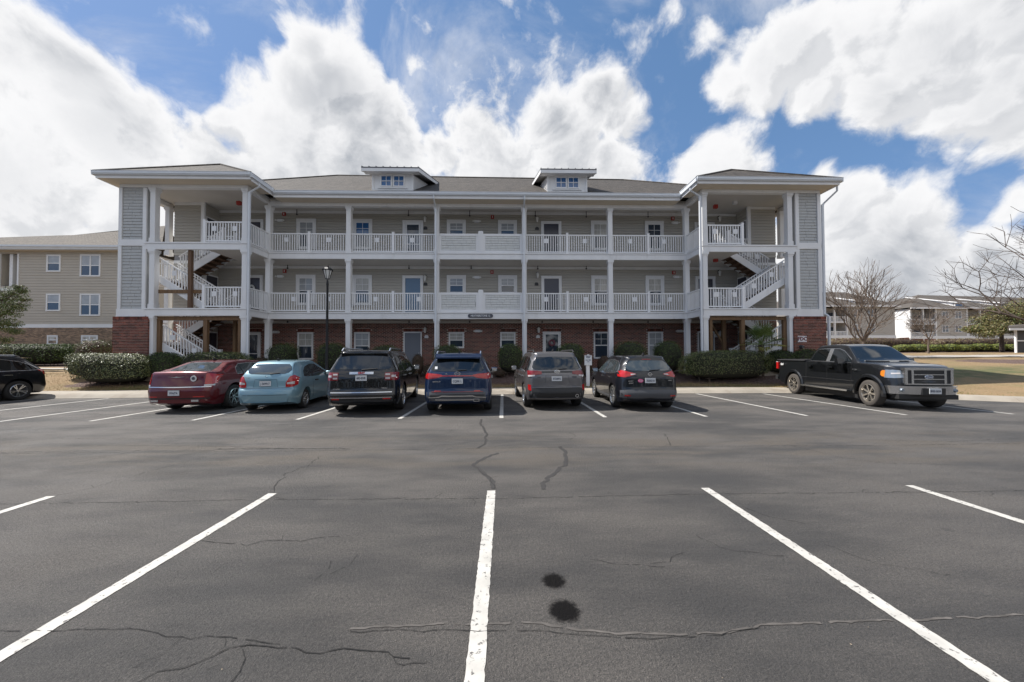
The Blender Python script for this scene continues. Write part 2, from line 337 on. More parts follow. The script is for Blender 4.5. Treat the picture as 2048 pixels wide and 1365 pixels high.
def gnd(x, y, z=0.0):
    d = fwd+rgt*((x-PW/2)/FPX)+upv*((PH/2+SHP-y)/FPX)
    return Vector((0, 0, CAMH))+d*((z-CAMH)/d.z)
def asphalt_mat():
    m = mat('asphalt', (.1, .1, .1), .82, spec=.9); n, l = m.node_tree.nodes, m.node_tree.links; p = n['Principled BSDF']
    t = n.new('ShaderNodeTexCoord'); P = t.outputs['Object']
    def noise(s, d=5, st=(1, 1, 1), rough=.55):
        mp = n.new('ShaderNodeMapping'); mp.inputs['Scale'].default_value = st; l.new(P, mp.inputs[0])
        q = n.new('ShaderNodeTexNoise'); q.inputs['Scale'].default_value = s; q.inputs['Detail'].default_value = d; q.inputs['Roughness'].default_value = rough; l.new(mp.outputs[0], q.inputs['Vector']); return q.outputs[0]
    def rng(src, a, b, c, d, sm=True):
        r = n.new('ShaderNodeMapRange'); l.new(src, r.inputs['Value']); r.interpolation_type = 'SMOOTHSTEP' if sm else 'LINEAR'
        r.inputs['From Min'].default_value = a; r.inputs['From Max'].default_value = b; r.inputs['To Min'].default_value = c; r.inputs['To Max'].default_value = d; return r.outputs[0]
    cr = n.new('ShaderNodeMixRGB'); l.new(rng(noise(.6, 9, (.5, 1.4, 1), .62), .36, .64, 0, 1), cr.inputs[0]); cr.inputs[1].default_value = (.040, .037, .035, 1); cr.inputs[2].default_value = (.112, .100, .088, 1)
    # brownish worn patches in the driving lane
    sx = n.new('ShaderNodeSeparateXYZ'); l.new(P, sx.inputs[0])
    lane1 = rng(sx.outputs['Y'], 4.6, 5.5, 0, 1); lane2 = rng(sx.outputs['Y'], 6.3, 7.4, 1, 0)
    mu = n.new('ShaderNodeMath'); mu.operation = 'MULTIPLY'; l.new(lane1, mu.inputs[0]); l.new(lane2, mu.inputs[1])
    mu2 = n.new('ShaderNodeMath'); mu2.operation = 'MULTIPLY'; l.new(mu.outputs[0], mu2.inputs[0]); l.new(rng(noise(.9, 6, (.5, 2, 1)), .42, .62, 0, .8), mu2.inputs[1])
    c2 = n.new('ShaderNodeMixRGB'); l.new(mu2.outputs[0], c2.inputs[0]); l.new(cr.outputs[0], c2.inputs[1]); c2.inputs[2].default_value = (.112, .092, .070, 1)
    c3 = n.new('ShaderNodeMixRGB'); l.new(rng(noise(1.3, 8, (.6, 1.6, 1)), .55, .70, 0, .45), c3.inputs[0]); l.new(c2.outputs[0], c3.inputs[1]); c3.inputs[2].default_value = (.125, .112, .10, 1)
    cur = c3.outputs[0]
    # aggregate speckle
    sp0 = n.new('ShaderNodeMath'); sp0.operation = 'MULTIPLY'; l.new(rng(noise(170, 2), .3, .72, .35, 1.75, False), sp0.inputs[0]); l.new(rng(noise(48, 3, rough=.7), .3, .7, .6, 1.4, False), sp0.inputs[1]); sp = sp0.outputs[0]; cmb = n.new('ShaderNodeCombineColor'); [l.new(sp, cmb.inputs[i]) for i in range(3)]
    c4 = n.new('ShaderNodeMixRGB'); c4.blend_type = 'MULTIPLY'; c4.inputs[0].default_value = 1; l.new(cur, c4.inputs[1]); l.new(cmb.outputs[0], c4.inputs[2]); cur = c4.outputs[0]
    # oil stains
    stains = []
    for (px, py, r, s) in [(1129, 1222, .125, 1.0), (1108, 1162, .105, 1.0), (1060, 1160, .14, .18), (1215, 1075, .5, .12), (1895, 1060, .05, .3)]:
        g = gnd(px, py)
        a = n.new('ShaderNodeVectorMath'); a.operation = 'DISTANCE'; l.new(P, a.inputs[0]); a.inputs[1].default_value = (g.x, g.y, 0)
        q = n.new('ShaderNodeMath'); q.operation = 'MULTIPLY_ADD'; l.new(noise(28, 6, rough=.75), q.inputs[0]); q.inputs[1].default_value = r*.8; l.new(a.outputs['Value'], q.inputs[2])
        k = rng(q.outputs[0], r*.95, r*1.4, s, 0); stains.append(k)
        c5 = n.new('ShaderNodeMixRGB'); l.new(k, c5.inputs[0]); l.new(cur, c5.inputs[1]); c5.inputs[2].default_value = (.012, .011, .011, 1); cur = c5.outputs[0]
    l.new(cur, p.inputs['Base Color'])
    mxs = n.new('ShaderNodeMath'); mxs.operation = 'MAXIMUM'; l.new(stains[0], mxs.inputs[0]); l.new(stains[1], mxs.inputs[1])
    l.new(rng(mxs.outputs[0], 0, 1, .9, .12, False), p.inputs['Specular IOR Level'])
    ru = rng(noise(1.2, 5), .3, .7, .72, .88, False); l.new(ru, p.inputs['Roughness'])
    hb = n.new('ShaderNodeMath'); hb.operation = 'MULTIPLY_ADD'; l.new(noise(34, 4, rough=.7), hb.inputs[0]); hb.inputs[1].default_value = .9; l.new(noise(95, 4, rough=.7), hb.inputs[2])
    bp = n.new('ShaderNodeBump'); bp.inputs['Strength'].default_value = 1.0; bp.inputs['Distance'].default_value = .035; l.new(hb.outputs[0], bp.inputs['Height']); l.new(bp.outputs[0], p.inputs['Normal'])
    return m
M['asphalt'] = asphalt_mat()
mb = MB()
xs = [-80+i*2 for i in range(71)]
for a, b in zip(xs, xs[1:]):
    ya, yb = curb_y(a)+.06, curb_y(b)+.06
    mb.quad((a, -60, 0), (b, -60, 0), (b, yb, 0), (a, ya, 0))
o = struct('parking_lot', mb, 'asphalt'); o.data.validate()
# painted lines
def paint_mat():
    m = mat('line_paint', (.47, .455, .42), .7, var=.14, vscale=7)
    n, l = m.node_tree.nodes, m.node_tree.links; p = n['Principled BSDF']
    t = n.new('ShaderNodeTexCoord'); q = n.new('ShaderNodeTexNoise'); q.inputs['Scale'].default_value = 26; q.inputs['Detail'].default_value = 8; q.inputs['Roughness'].default_value = .7; l.new(t.outputs['Object'], q.inputs['Vector'])
    r = n.new('ShaderNodeMapRange'); l.new(q.outputs[0], r.inputs['Value']); r.inputs['From Min'].default_value = .57; r.inputs['From Max'].default_value = .63
    mx = n.new('ShaderNodeMixRGB'); l.new(r.outputs[0], mx.inputs[0]); src = p.inputs['Base Color'].links[0].from_socket; l.new(src, mx.inputs[1]); mx.inputs[2].default_value = (.1, .095, .09, 1); l.new(mx.outputs[0], p.inputs['Base Color'])
    return m
M['paint'] = paint_mat()
def ragged_strip(pts, w, z, rag=.12, step=.05, brk=False):
    mb = MB(); L, Rr = [], []
    for (a, b) in zip(pts, pts[1:]):
        a = Vector((a[0], a[1], 0)); b = Vector((b[0], b[1], 0)); n_ = max(1, int((b-a).length/step)); d = (b-a).normalized(); s = Vector((-d.y, d.x, 0))
        for k in range(n_+(1 if b[0] == pts[-1][0] and b[1] == pts[-1][1] else 0)):
            p = a+(b-a)*(k/n_)
            L.append(p+s*(w/2)*(1+random.uniform(-rag, rag))); Rr.append(p-s*(w/2)*(1+random.uniform(-rag, rag)))
    off = 0
    for i in range(len(L)-1):
        if brk:
            if off > 0: off -= 1; continue
            if random.random() < .06: off = random.randint(1, 2)
        mb.quad((L[i].x, L[i].y, z), (L[i+1].x, L[i+1].y, z), (Rr[i+1].x, Rr[i+1].y, z), (Rr[i].x, Rr[i].y, z))
    return mb
for X, y1 in [(-20.5, 13.5), (-17.85, 13.6), (-15.2, 13.75), (-12.6, 13.9), (-10.35, 14.0), (-7.85, 14.1), (-5.25, 14.15), (-2.67, 14.2), (-.06, 14.3), (2.64, 14.3), (5.3, 14.25), (8.0, 14.2), (10.7, 14.05), (13.65, 13.1)]:
    struct('parking_line', ragged_strip([(X, 8.93), (X, y1)], .105, .004, .05), 'paint')
for X in (-7.8, -5.24, -2.72, -.15, 2.44, 4.99, 7.55):
    struct('parking_line', ragged_strip([(X, 4.16), (X, -1.3)], .1, .004, .07, .03), 'paint')
# cracks and sealed seams in the asphalt
M['crack'] = mat('crack_gap', (.020, .019, .018), .95, var=.4, vscale=30)
M['seal'] = mat('crack_sealer', (.042, .039, .037), .6, var=.15, vscale=12)
M['pale'] = mat('worn_seam', (.088, .080, .073), .9, var=.4, vscale=9)
def crack(px, w, m='crack', z=.0045, jit=.013, world=False, rag=.7, step=.025):
    w *= .50 if m == 'crack' else .7
    p = [(q[0], q[1]) if world else tuple(gnd(*q)[:2]) for q in px]; out = [p[0]]
    for a, b in zip(p, p[1:]):
        L = math.hypot(b[0]-a[0], b[1]-a[1]); n_ = max(1, int(L/.07))
        for k in range(1, n_+1):
            t = k/n_; j = jit if k < n_ else 0
            out.append((a[0]+(b[0]-a[0])*t+random.gauss(0, j), a[1]+(b[1]-a[1])*t+random.gauss(0, j)))
    mm_ = ragged_strip(out, w, z, rag, step, m != 'seal')
    if m == 'crack' and w < .02:
        for q in range(1, len(out)-1):
            if random.random() < .10:
                a_ = random.uniform(0, 6.28); b_ = [out[q]]; ll = random.randint(2, 6)
                for j_ in range(ll): a_ += random.gauss(0, .5); b_.append((b_[-1][0]+math.cos(a_)*.045, b_[-1][1]+math.sin(a_)*.045))
                e_ = ragged_strip(b_, w*.55, z, rag, step); k_ = len(mm_.v); mm_.v += e_.v; mm_.f += [tuple(i_+k_ for i_ in f_) for f_ in e_.f]
    struct('asphalt_crack' if m != 'seal' else 'sealed_crack', mm_, m)
crack([(-9, 6.02), (-4, 5.98), (-.8, 6.02), (0, 6.05), (3, 6.05), (7, 5.98), (11, 6.08), (14, 6.1)], .014, world=True, jit=.006)
crack([(-12, 3.9), (-6, 3.95), (-2.7, 3.98), (0, 3.93), (2.5, 3.98), (6, 3.95), (10, 3.98)], .011, world=True, jit=.006)
crack([(-8, 6.55), (-5, 6.35), (-3.5, 6.1)], .03, 'pale', z=.003, world=True)
crack([(430, 899), (592, 898), (700, 899)], .035, jit=.006)
crack([(0, 905), (200, 902), (430, 901)], .05, 'pale', z=.003)
crack([(-10, 7.1), (-6, 6.95), (-2.5, 7.0)], .012, world=True, jit=.02)
crack([(989, 978), (981, 959), (959, 942), (946, 930), (967, 918), (997, 907)], .085, 'seal', z=.003, rag=.35)
crack([(989, 978), (981, 959), (959, 942), (946, 930)], .012)
crack([(1120, 893), (1131, 904), (1131, 930), (1111, 945), (1088, 965), (1087, 980)], .08, 'seal', z=.003, rag=.35)
crack([(963, 839), (961, 848), (973, 868), (970, 889), (955, 897)], .06, 'seal', z=.003, rag=.4)
crack([(963, 839), (961, 848), (973, 868), (970, 889), (955, 897)], .012)
crack([(1008, 838), (1013, 842), (994, 849)], .012)
crack([(549, 985), (548, 978), (562, 960), (566, 951), (592, 940), (625, 927), (644, 912)], .014, jit=.025)
crack([(112, 992), (200, 972), (300, 943), (420, 912), (520, 880)], .009, jit=.02)
crack([(130, 930), (260, 905), (400, 880)], .008)
crack([(270, 1370), (314, 1345), (370, 1337), (414, 1319), (459, 1297), (499, 1291), (525, 1293), (592, 1297), (640, 1308), (720, 1302), (820, 1318)], .011, jit=.016)
crack([(485, 1300), (490, 1319), (459, 1370)], .009, jit=.01)
crack([(0, 1262), (122, 1263), (259, 1258), (314, 1267), (380, 1280), (459, 1275), (560, 1290)], .008, jit=.01)
crack([(403, 1082), (459, 1088), (492, 1093), (522, 1084), (592, 1082), (651, 1075), (700, 1072)], .010, jit=.014)
crack([(629, 1163), (658, 1138), (662, 1123)], .008, jit=.012)
crack([(660, 1150), (700, 1130), (715, 1110)], .006, jit=.012)
crack([(740, 1000), (800, 996), (860, 1000)], .006)
crack([(700, 1258), (820, 1252), (930, 1250), (1060, 1246), (1180, 1262), (1240, 1270), (1300, 1268), (1440, 1268), (1520, 1250), (1700, 1245), (2060, 1232)], .02, 'pale', z=.003, jit=.006, rag=.5)
crack([(700, 1264), (820, 1262), (930, 1262), (1060, 1262), (1180, 1272), (1300, 1279), (1440, 1272), (1520, 1256)], .008, jit=.006)
crack([(1492, 1017), (1537, 1034), (1611, 1049)], .008)
crack([(1574, 890), (1685, 916), (1766, 927), (1900, 930)], .01)
crack([(1392, 1071), (1437, 1095), (1474, 1104), (1570, 1112)], .007)
crack([(1300, 1128), (1340, 1125), (1368, 1106)], .008, jit=.012)
crack([(1328, 868), (1336, 880), (1341, 892)], .02)
crack([(1140, 865), (1150, 872), (1140, 880)], .012, jit=.02)
crack([(1180, 1120), (1230, 1130), (1330, 1135)], .007)
crack([(1650, 1090), (1760, 1130), (1900, 1150)], .006)
crack([(1310, 860), (1400, 858), (1600, 862)], .008)
crack([(1600, 860), (1720, 880), (1900, 884), (2048, 876)], .01)
# leaf litter specks on the asphalt
mb = MB()
for i in range(200):
    x, y = random.uniform(-9, 12), random.uniform(1.1, 13)
    if random.random() < .35: y = random.uniform(12, 13.9); x = random.uniform(-14, 12)
    s = random.uniform(.004, .012); a = random.uniform(0, 6.28); d = Vector((math.cos(a), math.sin(a), 0))*s; e = Vector((-d.y, d.x, 0))*.6; p = Vector((x, y, .008))
    mb.quad(p-d, p-e, p+d+Vector((0, 0, s*.15)), p+e)
o = struct('leaf_litter', mb, mat('dry_leaf', (.34, .27, .19), .8, island=.5), fix=False); o['kind'] = 'stuff'
# sidewalk with rolled kerb, poured in slabs
prof = [(0, -.05), (0, .012), (.05, .022), (.13, .075), (.22, .125), (.30, .145)]
sw = bpy.data.objects.new('sidewalk', None)
base = MB()
def rolled(xa, xb, gap=.006, sub=1):
    m_ = MB(); n_ = 4
    cols = []
    for k in range(n_+1):
        x = xa+gap+(xb-xa-2*gap)*k/n_; yc = curb_y(x); s_ = (curb_y(x+.2)-curb_y(x-.2))/.4
        nx, ny = -s_, 1; q = math.hypot(nx, ny); nx /= q; ny /= q; w = walk_w(x)
        cols.append([(x+nx*d, yc+ny*d, z) for d, z in prof]+[(x+nx*w, yc+ny*w, .165), (x+nx*w, yc+ny*w, -.05)])
    for a, b in zip(cols, cols[1:]):
        for i in range(len(a)-1): m_.quad(a[i], b[i], b[i+1], a[i+1])
    for c_, fl in ((cols[0], 1), (cols[-1], 0)):
        i0 = len(m_.v); m_.v += c_; m_.f.append(tuple(range(i0, i0+len(c_))))
    return m_
swm = MB()
for x in range(-80, 40): 
    a, b = curb_y(x), curb_y(x+1); swm.quad((x, a+.06, -.01), (x+1, b+.06, -.01), (x+1, b+walk_w(x+1)-.04, .1), (x, a+walk_w(x)-.04, .1))
sw = struct('sidewalk', swm, 'dgrey')
x = -30.0
while x < 27:
    w = 1.52
    obj('slab', rolled(x, x+w), 'concrete', sw, fix=False)
    x += w
# terrain
def bedmask(x, y):
    m_ = 0
    if -20.2 < x < 15.5: m_ = max(m_, sstep(back_y(x)+.3, back_y(x)+.75, y)*(1-sstep(18.3, 18.8, y))*sstep(-20.6, -18.6, x-.5*math.sin(y*2))*(1-sstep(14.6, 15.4, x)))
    if x > 17: m_ = max(m_, sstep(35.2, 36.6, y)*(1-sstep(44, 46, y)))
    if x < -19: m_ = max(m_, sstep(22.3, 22.9, y)*(1-sstep(27, 28, y)))
    d = math.hypot(x-36, (y-21.5)*2.2); m_ = max(m_, 1-sstep(4.5, 6.5, d))
    return m_
def terrain():
    vs, fs, col, grn = [], [], [], []
    xs = [-200, -140, -100, -80, -64, -52, -44, -38, -34, -31]+[-29+i*.45 for i in range(128)]+[30, 32, 35, 38, 42, 47, 54, 64, 80, 100, 140, 200, 300]
    ts = [-.02, .12, .25, .4, .55, .7, .85, 1.05, 1.3, 1.6, 2, 2.5, 3, 3.6, 4.2, 5, 6, 7, 8.2, 9.5, 11, 12.5, 14, 16, 18, 20, 22, 24, 27, 31, 37, 45, 60, 90, 140, 250, 600]
    for i, x in enumerate(xs):
        for t in ts:
            y = back_y(x)+t; vs.append((x, y, terr(x, y))); col.append(bedmask(x, y)); grn.append(sstep(14.2, 17, x)*(1-sstep(30, 40, x))*sstep(13.5, 15.5, y)*(1-sstep(17.5, 19.5, y)))
    n_ = len(ts)
    for i in range(len(xs)-1):
        for j in range(n_-1): fs.append((i*n_+j, (i+1)*n_+j, (i+1)*n_+j+1, i*n_+j+1))
    me = bpy.data.meshes.new('lawn'); me.from_pydata(vs, [], fs); at_ = me.color_attributes.new('bed', 'FLOAT_COLOR', 'POINT')
    for i, c_ in enumerate(col): at_.data[i].color = (c_, grn[i], 0, 1)
    for p in me.polygons: p.use_smooth = True
    return me
def lawn_mat():
    m = mat('winter_lawn', (.3, .2, .1), .95); n, l = m.node_tree.nodes, m.node_tree.links; p = n['Principled BSDF']
    t = n.new('ShaderNodeTexCoord'); P = t.outputs['Object']
    def noise(s, d=6, st=(1, 1, 1)):
        mp = n.new('ShaderNodeMapping'); mp.inputs['Scale'].default_value = st; l.new(P, mp.inputs[0]); q = n.new('ShaderNodeTexNoise'); q.inputs['Scale'].default_value = s; q.inputs['Detail'].default_value = d; l.new(mp.outputs[0], q.inputs['Vector']); return q.outputs[0]
    def rng(src, a, b, c=0, d=1):
        r = n.new('ShaderNodeMapRange'); l.new(src, r.inputs['Value']); r.inputs['From Min'].default_value = a; r.inputs['From Max'].default_value = b; r.inputs['To Min'].default_value = c; r.inputs['To Max'].default_value = d; return r.outputs[0]
    def mix(f, a, b):
        x = n.new('ShaderNodeMixRGB'); l.new(f, x.inputs[0])
        for i, q in ((1, a), (2, b)):
            if isinstance(q, tuple): x.inputs[i].default_value = (*q, 1)
            else: l.new(q, x.inputs[i])
        return x.outputs[0]
    g = mix(rng(noise(1.1), .4, .62), (.26, .17, .085), (.19, .135, .062))
    g = mix(rng(noise(.5, 5), .55, .68, 0, .75), g, (.13, .14, .045))
    g = mix(rng(noise(14, 5), .35, .7), g, mix(rng(noise(40, 3), .4, .6), (.17, .11, .05), (.36, .265, .15)))
    mu = mix(rng(noise(18, 6), .35, .65), (.045, .025, .018), (.16, .10, .085))
    mu = mix(rng(noise(45, 3), .62, .7), mu, (.38, .33, .28))
    a = n.new('ShaderNodeAttribute'); a.attribute_name = 'bed'
    sp_ = n.new('ShaderNodeSeparateColor'); l.new(a.outputs['Color'], sp_.inputs[0])
    gf = n.new('ShaderNodeMath'); gf.operation = 'MULTIPLY'; l.new(sp_.outputs[1], gf.inputs[0]); l.new(rng(noise(1.6, 6), .35, .6, .25, 1), gf.inputs[1])
    g = mix(gf.outputs[0], g, (.085, .098, .035))
    s = n.new('ShaderNodeMath'); s.operation = 'MULTIPLY_ADD'; l.new(noise(3.5, 6), s.inputs[0]); s.inputs[1].default_value = .9; l.new(sp_.outputs[0], s.inputs[2])
    l.new(mix(rng(s.outputs[0], .85, 1.0), g, mu), p.inputs['Base Color'])
    b = n.new('ShaderNodeBump'); b.inputs['Strength'].default_value = .9; b.inputs['Distance'].default_value = .04; l.new(noise(30, 5), b.inputs['Height']); l.new(b.outputs[0], p.inputs['Normal'])
    return m
me = terrain(); me.materials.append(lawn_mat()); o = put('lawn', me); o['kind'] = 'structure'
# far paths
def strip_on(name, pts, w, lift, m):
    mb = MB()
    for (x0, y0), (x1, y1) in zip(pts, pts[1:]):
        n_ = max(1, int(math.hypot(x1-x0, y1-y0)/1.0))
        for k in range(n_):
            xa, ya, xb, yb = x0+(x1-x0)*k/n_, y0+(y1-y0)*k/n_, x0+(x1-x0)*(k+1)/n_, y0+(y1-y0)*(k+1)/n_
            mb.quad((xa, ya-w/2, terr(xa, ya-w/2)+lift), (xb, yb-w/2, terr(xb, yb-w/2)+lift), (xb, yb+w/2, terr(xb, yb+w/2)+lift), (xa, ya+w/2, terr(xa, ya+w/2)+lift))
    return struct(name, mb, m, fix=False)
M['path'] = mat('pale_concrete', (.38, .35, .31), .85, var=.1)
strip_on('path', [(-46, 20.6), (-18.3, 20.6)], .8, .05, 'path')
strip_on('path', [(17.2, 27.0), (60, 27.0)], 2.0, .05, 'path')
# grass blades near the kerb
def blades(n_, mname, rng_, h=(.025, .06), name='grass'):
    mb = MB()
    for i in range(n_):
        x, y = rng_()
        z = terr(x, y)-.005; a = random.uniform(0, 6.28); w = .006; hh = random.uniform(*h); lean = Vector((random.gauss(0, .35), random.gauss(0, .35), 1))*hh
        d = Vector((math.cos(a), math.sin(a), 0))*w; p = Vector((x, y, z)); mb.tri(p-d, p+d, p+lean)
    o = obj(name, mb, mname, fix=False, stuff=True); return o
def r1():
    while True:
        x = random.uniform(-27, 17); y = back_y(x)+random.uniform(.0, .65)**1.0
        if x > 14 or x < -18.5: y = back_y(x)+random.uniform(0, 3)
        return x, y
tag(blades(26000, mat('dry_grass', (.30, .21, .10), .8, island=.45), r1), 'short tan winter grass along the kerb strip', 'grass', kind='stuff')
def r2():
    while True:
        c_ = random.choice([(-13.6, .25, 1.3), (-11.6, .2, .9), (-9.5, .25, .8), (4.2, .3, .9), (7, .3, 1.6), (11, .3, 1.0), (15.6, .9, .9), (-16, .35, .8)])
        x = random.gauss(c_[0], c_[2]); y = back_y(x)+abs(random.gauss(.05, c_[1])); return x, y
tag(blades(9000, mat('green_grass', (.10, .15, .025), .6, island=.4), r2), 'patches of bright green grass between the dry strip', 'grass', kind='stuff')
def r3(): x = random.uniform(-19, 14.5); return x, random.uniform(back_y(x)+.4, 18.0)
mb = MB()
for i in range(9000):
    x, y = r3(); s = random.uniform(.012, .035); a = random.uniform(0, 6.28); d = Vector((math.cos(a), math.sin(a), random.uniform(-.4, .4)))*s; e = Vector((-d.y, d.x, random.uniform(-.3, .3)*s))*.5; p = Vector((x, y, terr(x, y)+.012))
    mb.quad(p-d, p-e, p+d, p+e)
tag(obj('mulch', mb, mat('mulch_chip', (.10, .055, .04), .85, island=.75), fix=False, stuff=True), 'brown mulch and leaf chips in the planting bed', 'mulch', kind='stuff')
# ------------------------------------------------------------------ the apartment building
YT, YC, YW, YK = 16.8, 18.35, 19.9, 18.85
FL = [.78, 3.90, 7.04]; BANDB = [None, 3.54, 6.70]
B = thing('apartment_building', (CX, YC, .78), 'three storey apartment building of red brick and grey siding with white galleries and stair towers', 'building')
def bx(x0, x1, y0, y1, z0, z1, m=None):
    m = m or MB(); return m.box(x0, x1, y0, y1, z0, z1)
# masses behind the cladding
core = MB(); core.box(CX-16.45, CX+16.45, YW+.06, 37, .4, 9.95); core.box(CX-16.45, CX-14.95, YK+.06, YW+.06, .4, 9.95); core.box(CX+14.95, CX+16.45, YK+.06, YW+.06, .4, 9.95)
obj('wall', core, 'siding', B)
# slabs and galleries
g = MB(); g.box(CX-15.5, CX-11, YT-.35, YC-.35, .3, .78); g.box(CX+11, CX+15.5, YT-.35, YC-.35, .3, .78); g.box(CX-16.45, CX+16.45, YC-.35, YW+.05, .3, .779)
obj('ground_slab', g, 'concrete', B)
def deck(i):
    z1 = FL[i]; z0 = BANDB[i]
    m = MB(); m.box(CX-11.03, CX+11.03, YC-.02, YW+.02, z0+.06, z1-.04)
    for s in (-1, 1):
        m.box(CX+s*11.04, CX+s*13.1, YT-.02, YW+.02, z0+.06, z1-.04)
        m.box(CX+s*13.11, CX+s*14.94, YK+.02, YW+.02, z0+.06, z1-.04)
    obj('gallery_floor', m, 'ceil', B)
    t = MB(); t.box(CX-11.1, CX+11.1, YC-.15, YC-.03, z0, z1-.075)
    for s in (-1, 1):
        t.box(CX+s*11.03, CX+s*15.75, YT-.13, YT-.03, z0, z1-.075)
        t.box(CX+s*11.03, CX+s*11.13, YT-.03, YC-.16, z0, z1-.075)
    obj('fascia_band', t, 'white', B)
    u = MB(); u.box(CX-11.08, CX+11.08, YC-.18, YC-.03, z1-.065, z1+.0)
    for s in (-1, 1):
        u.box(CX+s*11.0, CX+s*15.8, YT-.16, YT-.03, z1-.065, z1)
        u.box(CX+s*11.0, CX+s*11.13, YT-.03, YC-.19, z1-.065, z1)
    obj('deck_nosing', u, 'white', B)
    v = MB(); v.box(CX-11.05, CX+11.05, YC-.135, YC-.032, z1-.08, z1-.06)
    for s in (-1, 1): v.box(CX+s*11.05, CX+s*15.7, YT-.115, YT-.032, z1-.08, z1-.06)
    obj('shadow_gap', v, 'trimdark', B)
deck(1); deck(2)
# top beams and ceilings
t = MB(); t.box(CX-11.1, CX+11.1, YC-.13, YC+.13, 9.50, 9.72)
for s in (-1, 1):
    t.box(CX+s*11.03, CX+s*17.0, YT-.12, YT+.12, 9.66, 9.88); t.box(CX+s*11.03, CX+s*11.27, YT+.12, YC-.14, 9.62, 9.9)
    t.box(CX+s*16.8, CX+s*17.0, YT+.13, YK+.3, 9.66, 9.88)
obj('top_beam', t, 'white', B)
t = MB(); t.box(CX-11.3, CX+11.3, YC+.13, YW+.05, 9.93, 10.02)
for s in (-1, 1): t.box(CX+s*11.28, CX+s*16.9, YT+.12, YW+.05, 9.905, 10.0)
obj('ceiling', t, 'ceil', B)
# eaves: soffit, fascia, gutter
def eaves():
    so, fa, gu = MB(), MB(), MB()
    so.box(CX-10.4, CX+10.4, 17.62, YC-.14, 9.66, 9.69); 
    for k in range(150):
        x = CX-10.3+k*.1375; so.box(x, x+.02, 17.64, YC-.15, 9.652, 9.659)
    fa.box(CX-10.4, CX+10.4, 17.57, 17.61, 9.64, 9.80)
    def gut(x0, x1, y, z):   # ogee gutter as stepped profile along x
        gu.box(x0, x1, y-.03, y+.10, z-.10, z); gu.box(x0, x1, y, y+.08, z-.14, z-.102); gu.box(x0, x1, y-.045, y+.1, z+.001, z+.018)
    gut(CX-10.38, CX+10.38, 17.47, 9.93)
    for s in (-1, 1):
        xi, xo = CX+s*10.45, CX+s*17.4
        a, b = min(xi, xo), max(xi, xo)
        so.box(a, b, 16.12, YT-.13, 9.80, 9.83); so.box(min(xi, CX+s*11.02), max(xi, CX+s*11.02), YT-.13, 17.6, 9.80, 9.83); so.box(min(xo, CX+s*17.01), max(xo, CX+s*17.01), YT-.13, 22, 9.8, 9.83)
        fa.box(a, b, 16.06, 16.11, 9.78, 9.92); gut(a-.06, b+.06, 15.96, 10.05)
        fa.box(xi-.02, xi+.02, 16.12, 17.63, 9.72, 9.9); gu.box(xi-s*.11, xi-s*.02, 15.99, 17.5, 9.86, 10.04); gu.box(xi-s*.13, xi-s*.02, 15.99, 17.5, 10.041, 10.06)
        fa.box(xo-.02, xo+.02, 16.12, 22, 9.78, 9.92); gu.box(xo+s*.02, xo+s*.12, 15.99, 22, 9.9, 10.06)
    obj('soffit', so, 'soffit', B); obj('fascia', fa, 'white', B); obj('gutter', gu, 'alu', B)
eaves()
# roof
rf = MB()
A0, A1 = (CX-17.3, 17.5, 9.94), (CX+17.3, 17.5, 9.94); R0, R1 = (CX-12.2, 28, 16.2), (CX+11.2, 28, 16.05); D0, D1 = (CX-17.3, 38.5, 9.94), (CX+17.3, 38.5, 9.94)
rf.quad(A0, A1, R1, R0); rf.tri(A1, D1, R1); rf.quad(D1, D0, R0, R1); rf.tri(D0, A0, R0)
roof = obj('roof', rf, 'roof', B, fix=False)
for s in (-1, 1):
    r = MB(); xo, xi = CX+s*17.45, CX+s*10.4; ax = CX+s*13.85
    F0, F1 = (xo, 16.0, 10.06), (xi, 16.0, 10.06); T0, T1 = (ax, 18.6, 11.83), (ax, 24, 11.83)
    r.tri(F0, F1, T0); r.quad(F1, (xi, 24, 10.06), T1, T0); r.quad((xo, 24, 10.06), F0, T0, T1)
    obj('tower_roof', r, 'roof', B)
    rd = MB(); 
    for a, b in ((F0, T0), (F1, T0), (T0, T1)): rd.tube(Vector(a)+Vector((0, 0, .01)), Vector(b)+Vector((0, 0, .02)), .05, .05, 5)
    obj('ridge_cap', rd, 'roof', B)
rd = MB()
for a, b in ((A0, R0), (A1, R1), (R0, R1)): rd.tube(Vector(a)+Vector((0, 0, .01)), Vector(b)+Vector((0, 0, .02)), .07, .07, 5)
obj('ridge_cap', rd, 'roof', B)
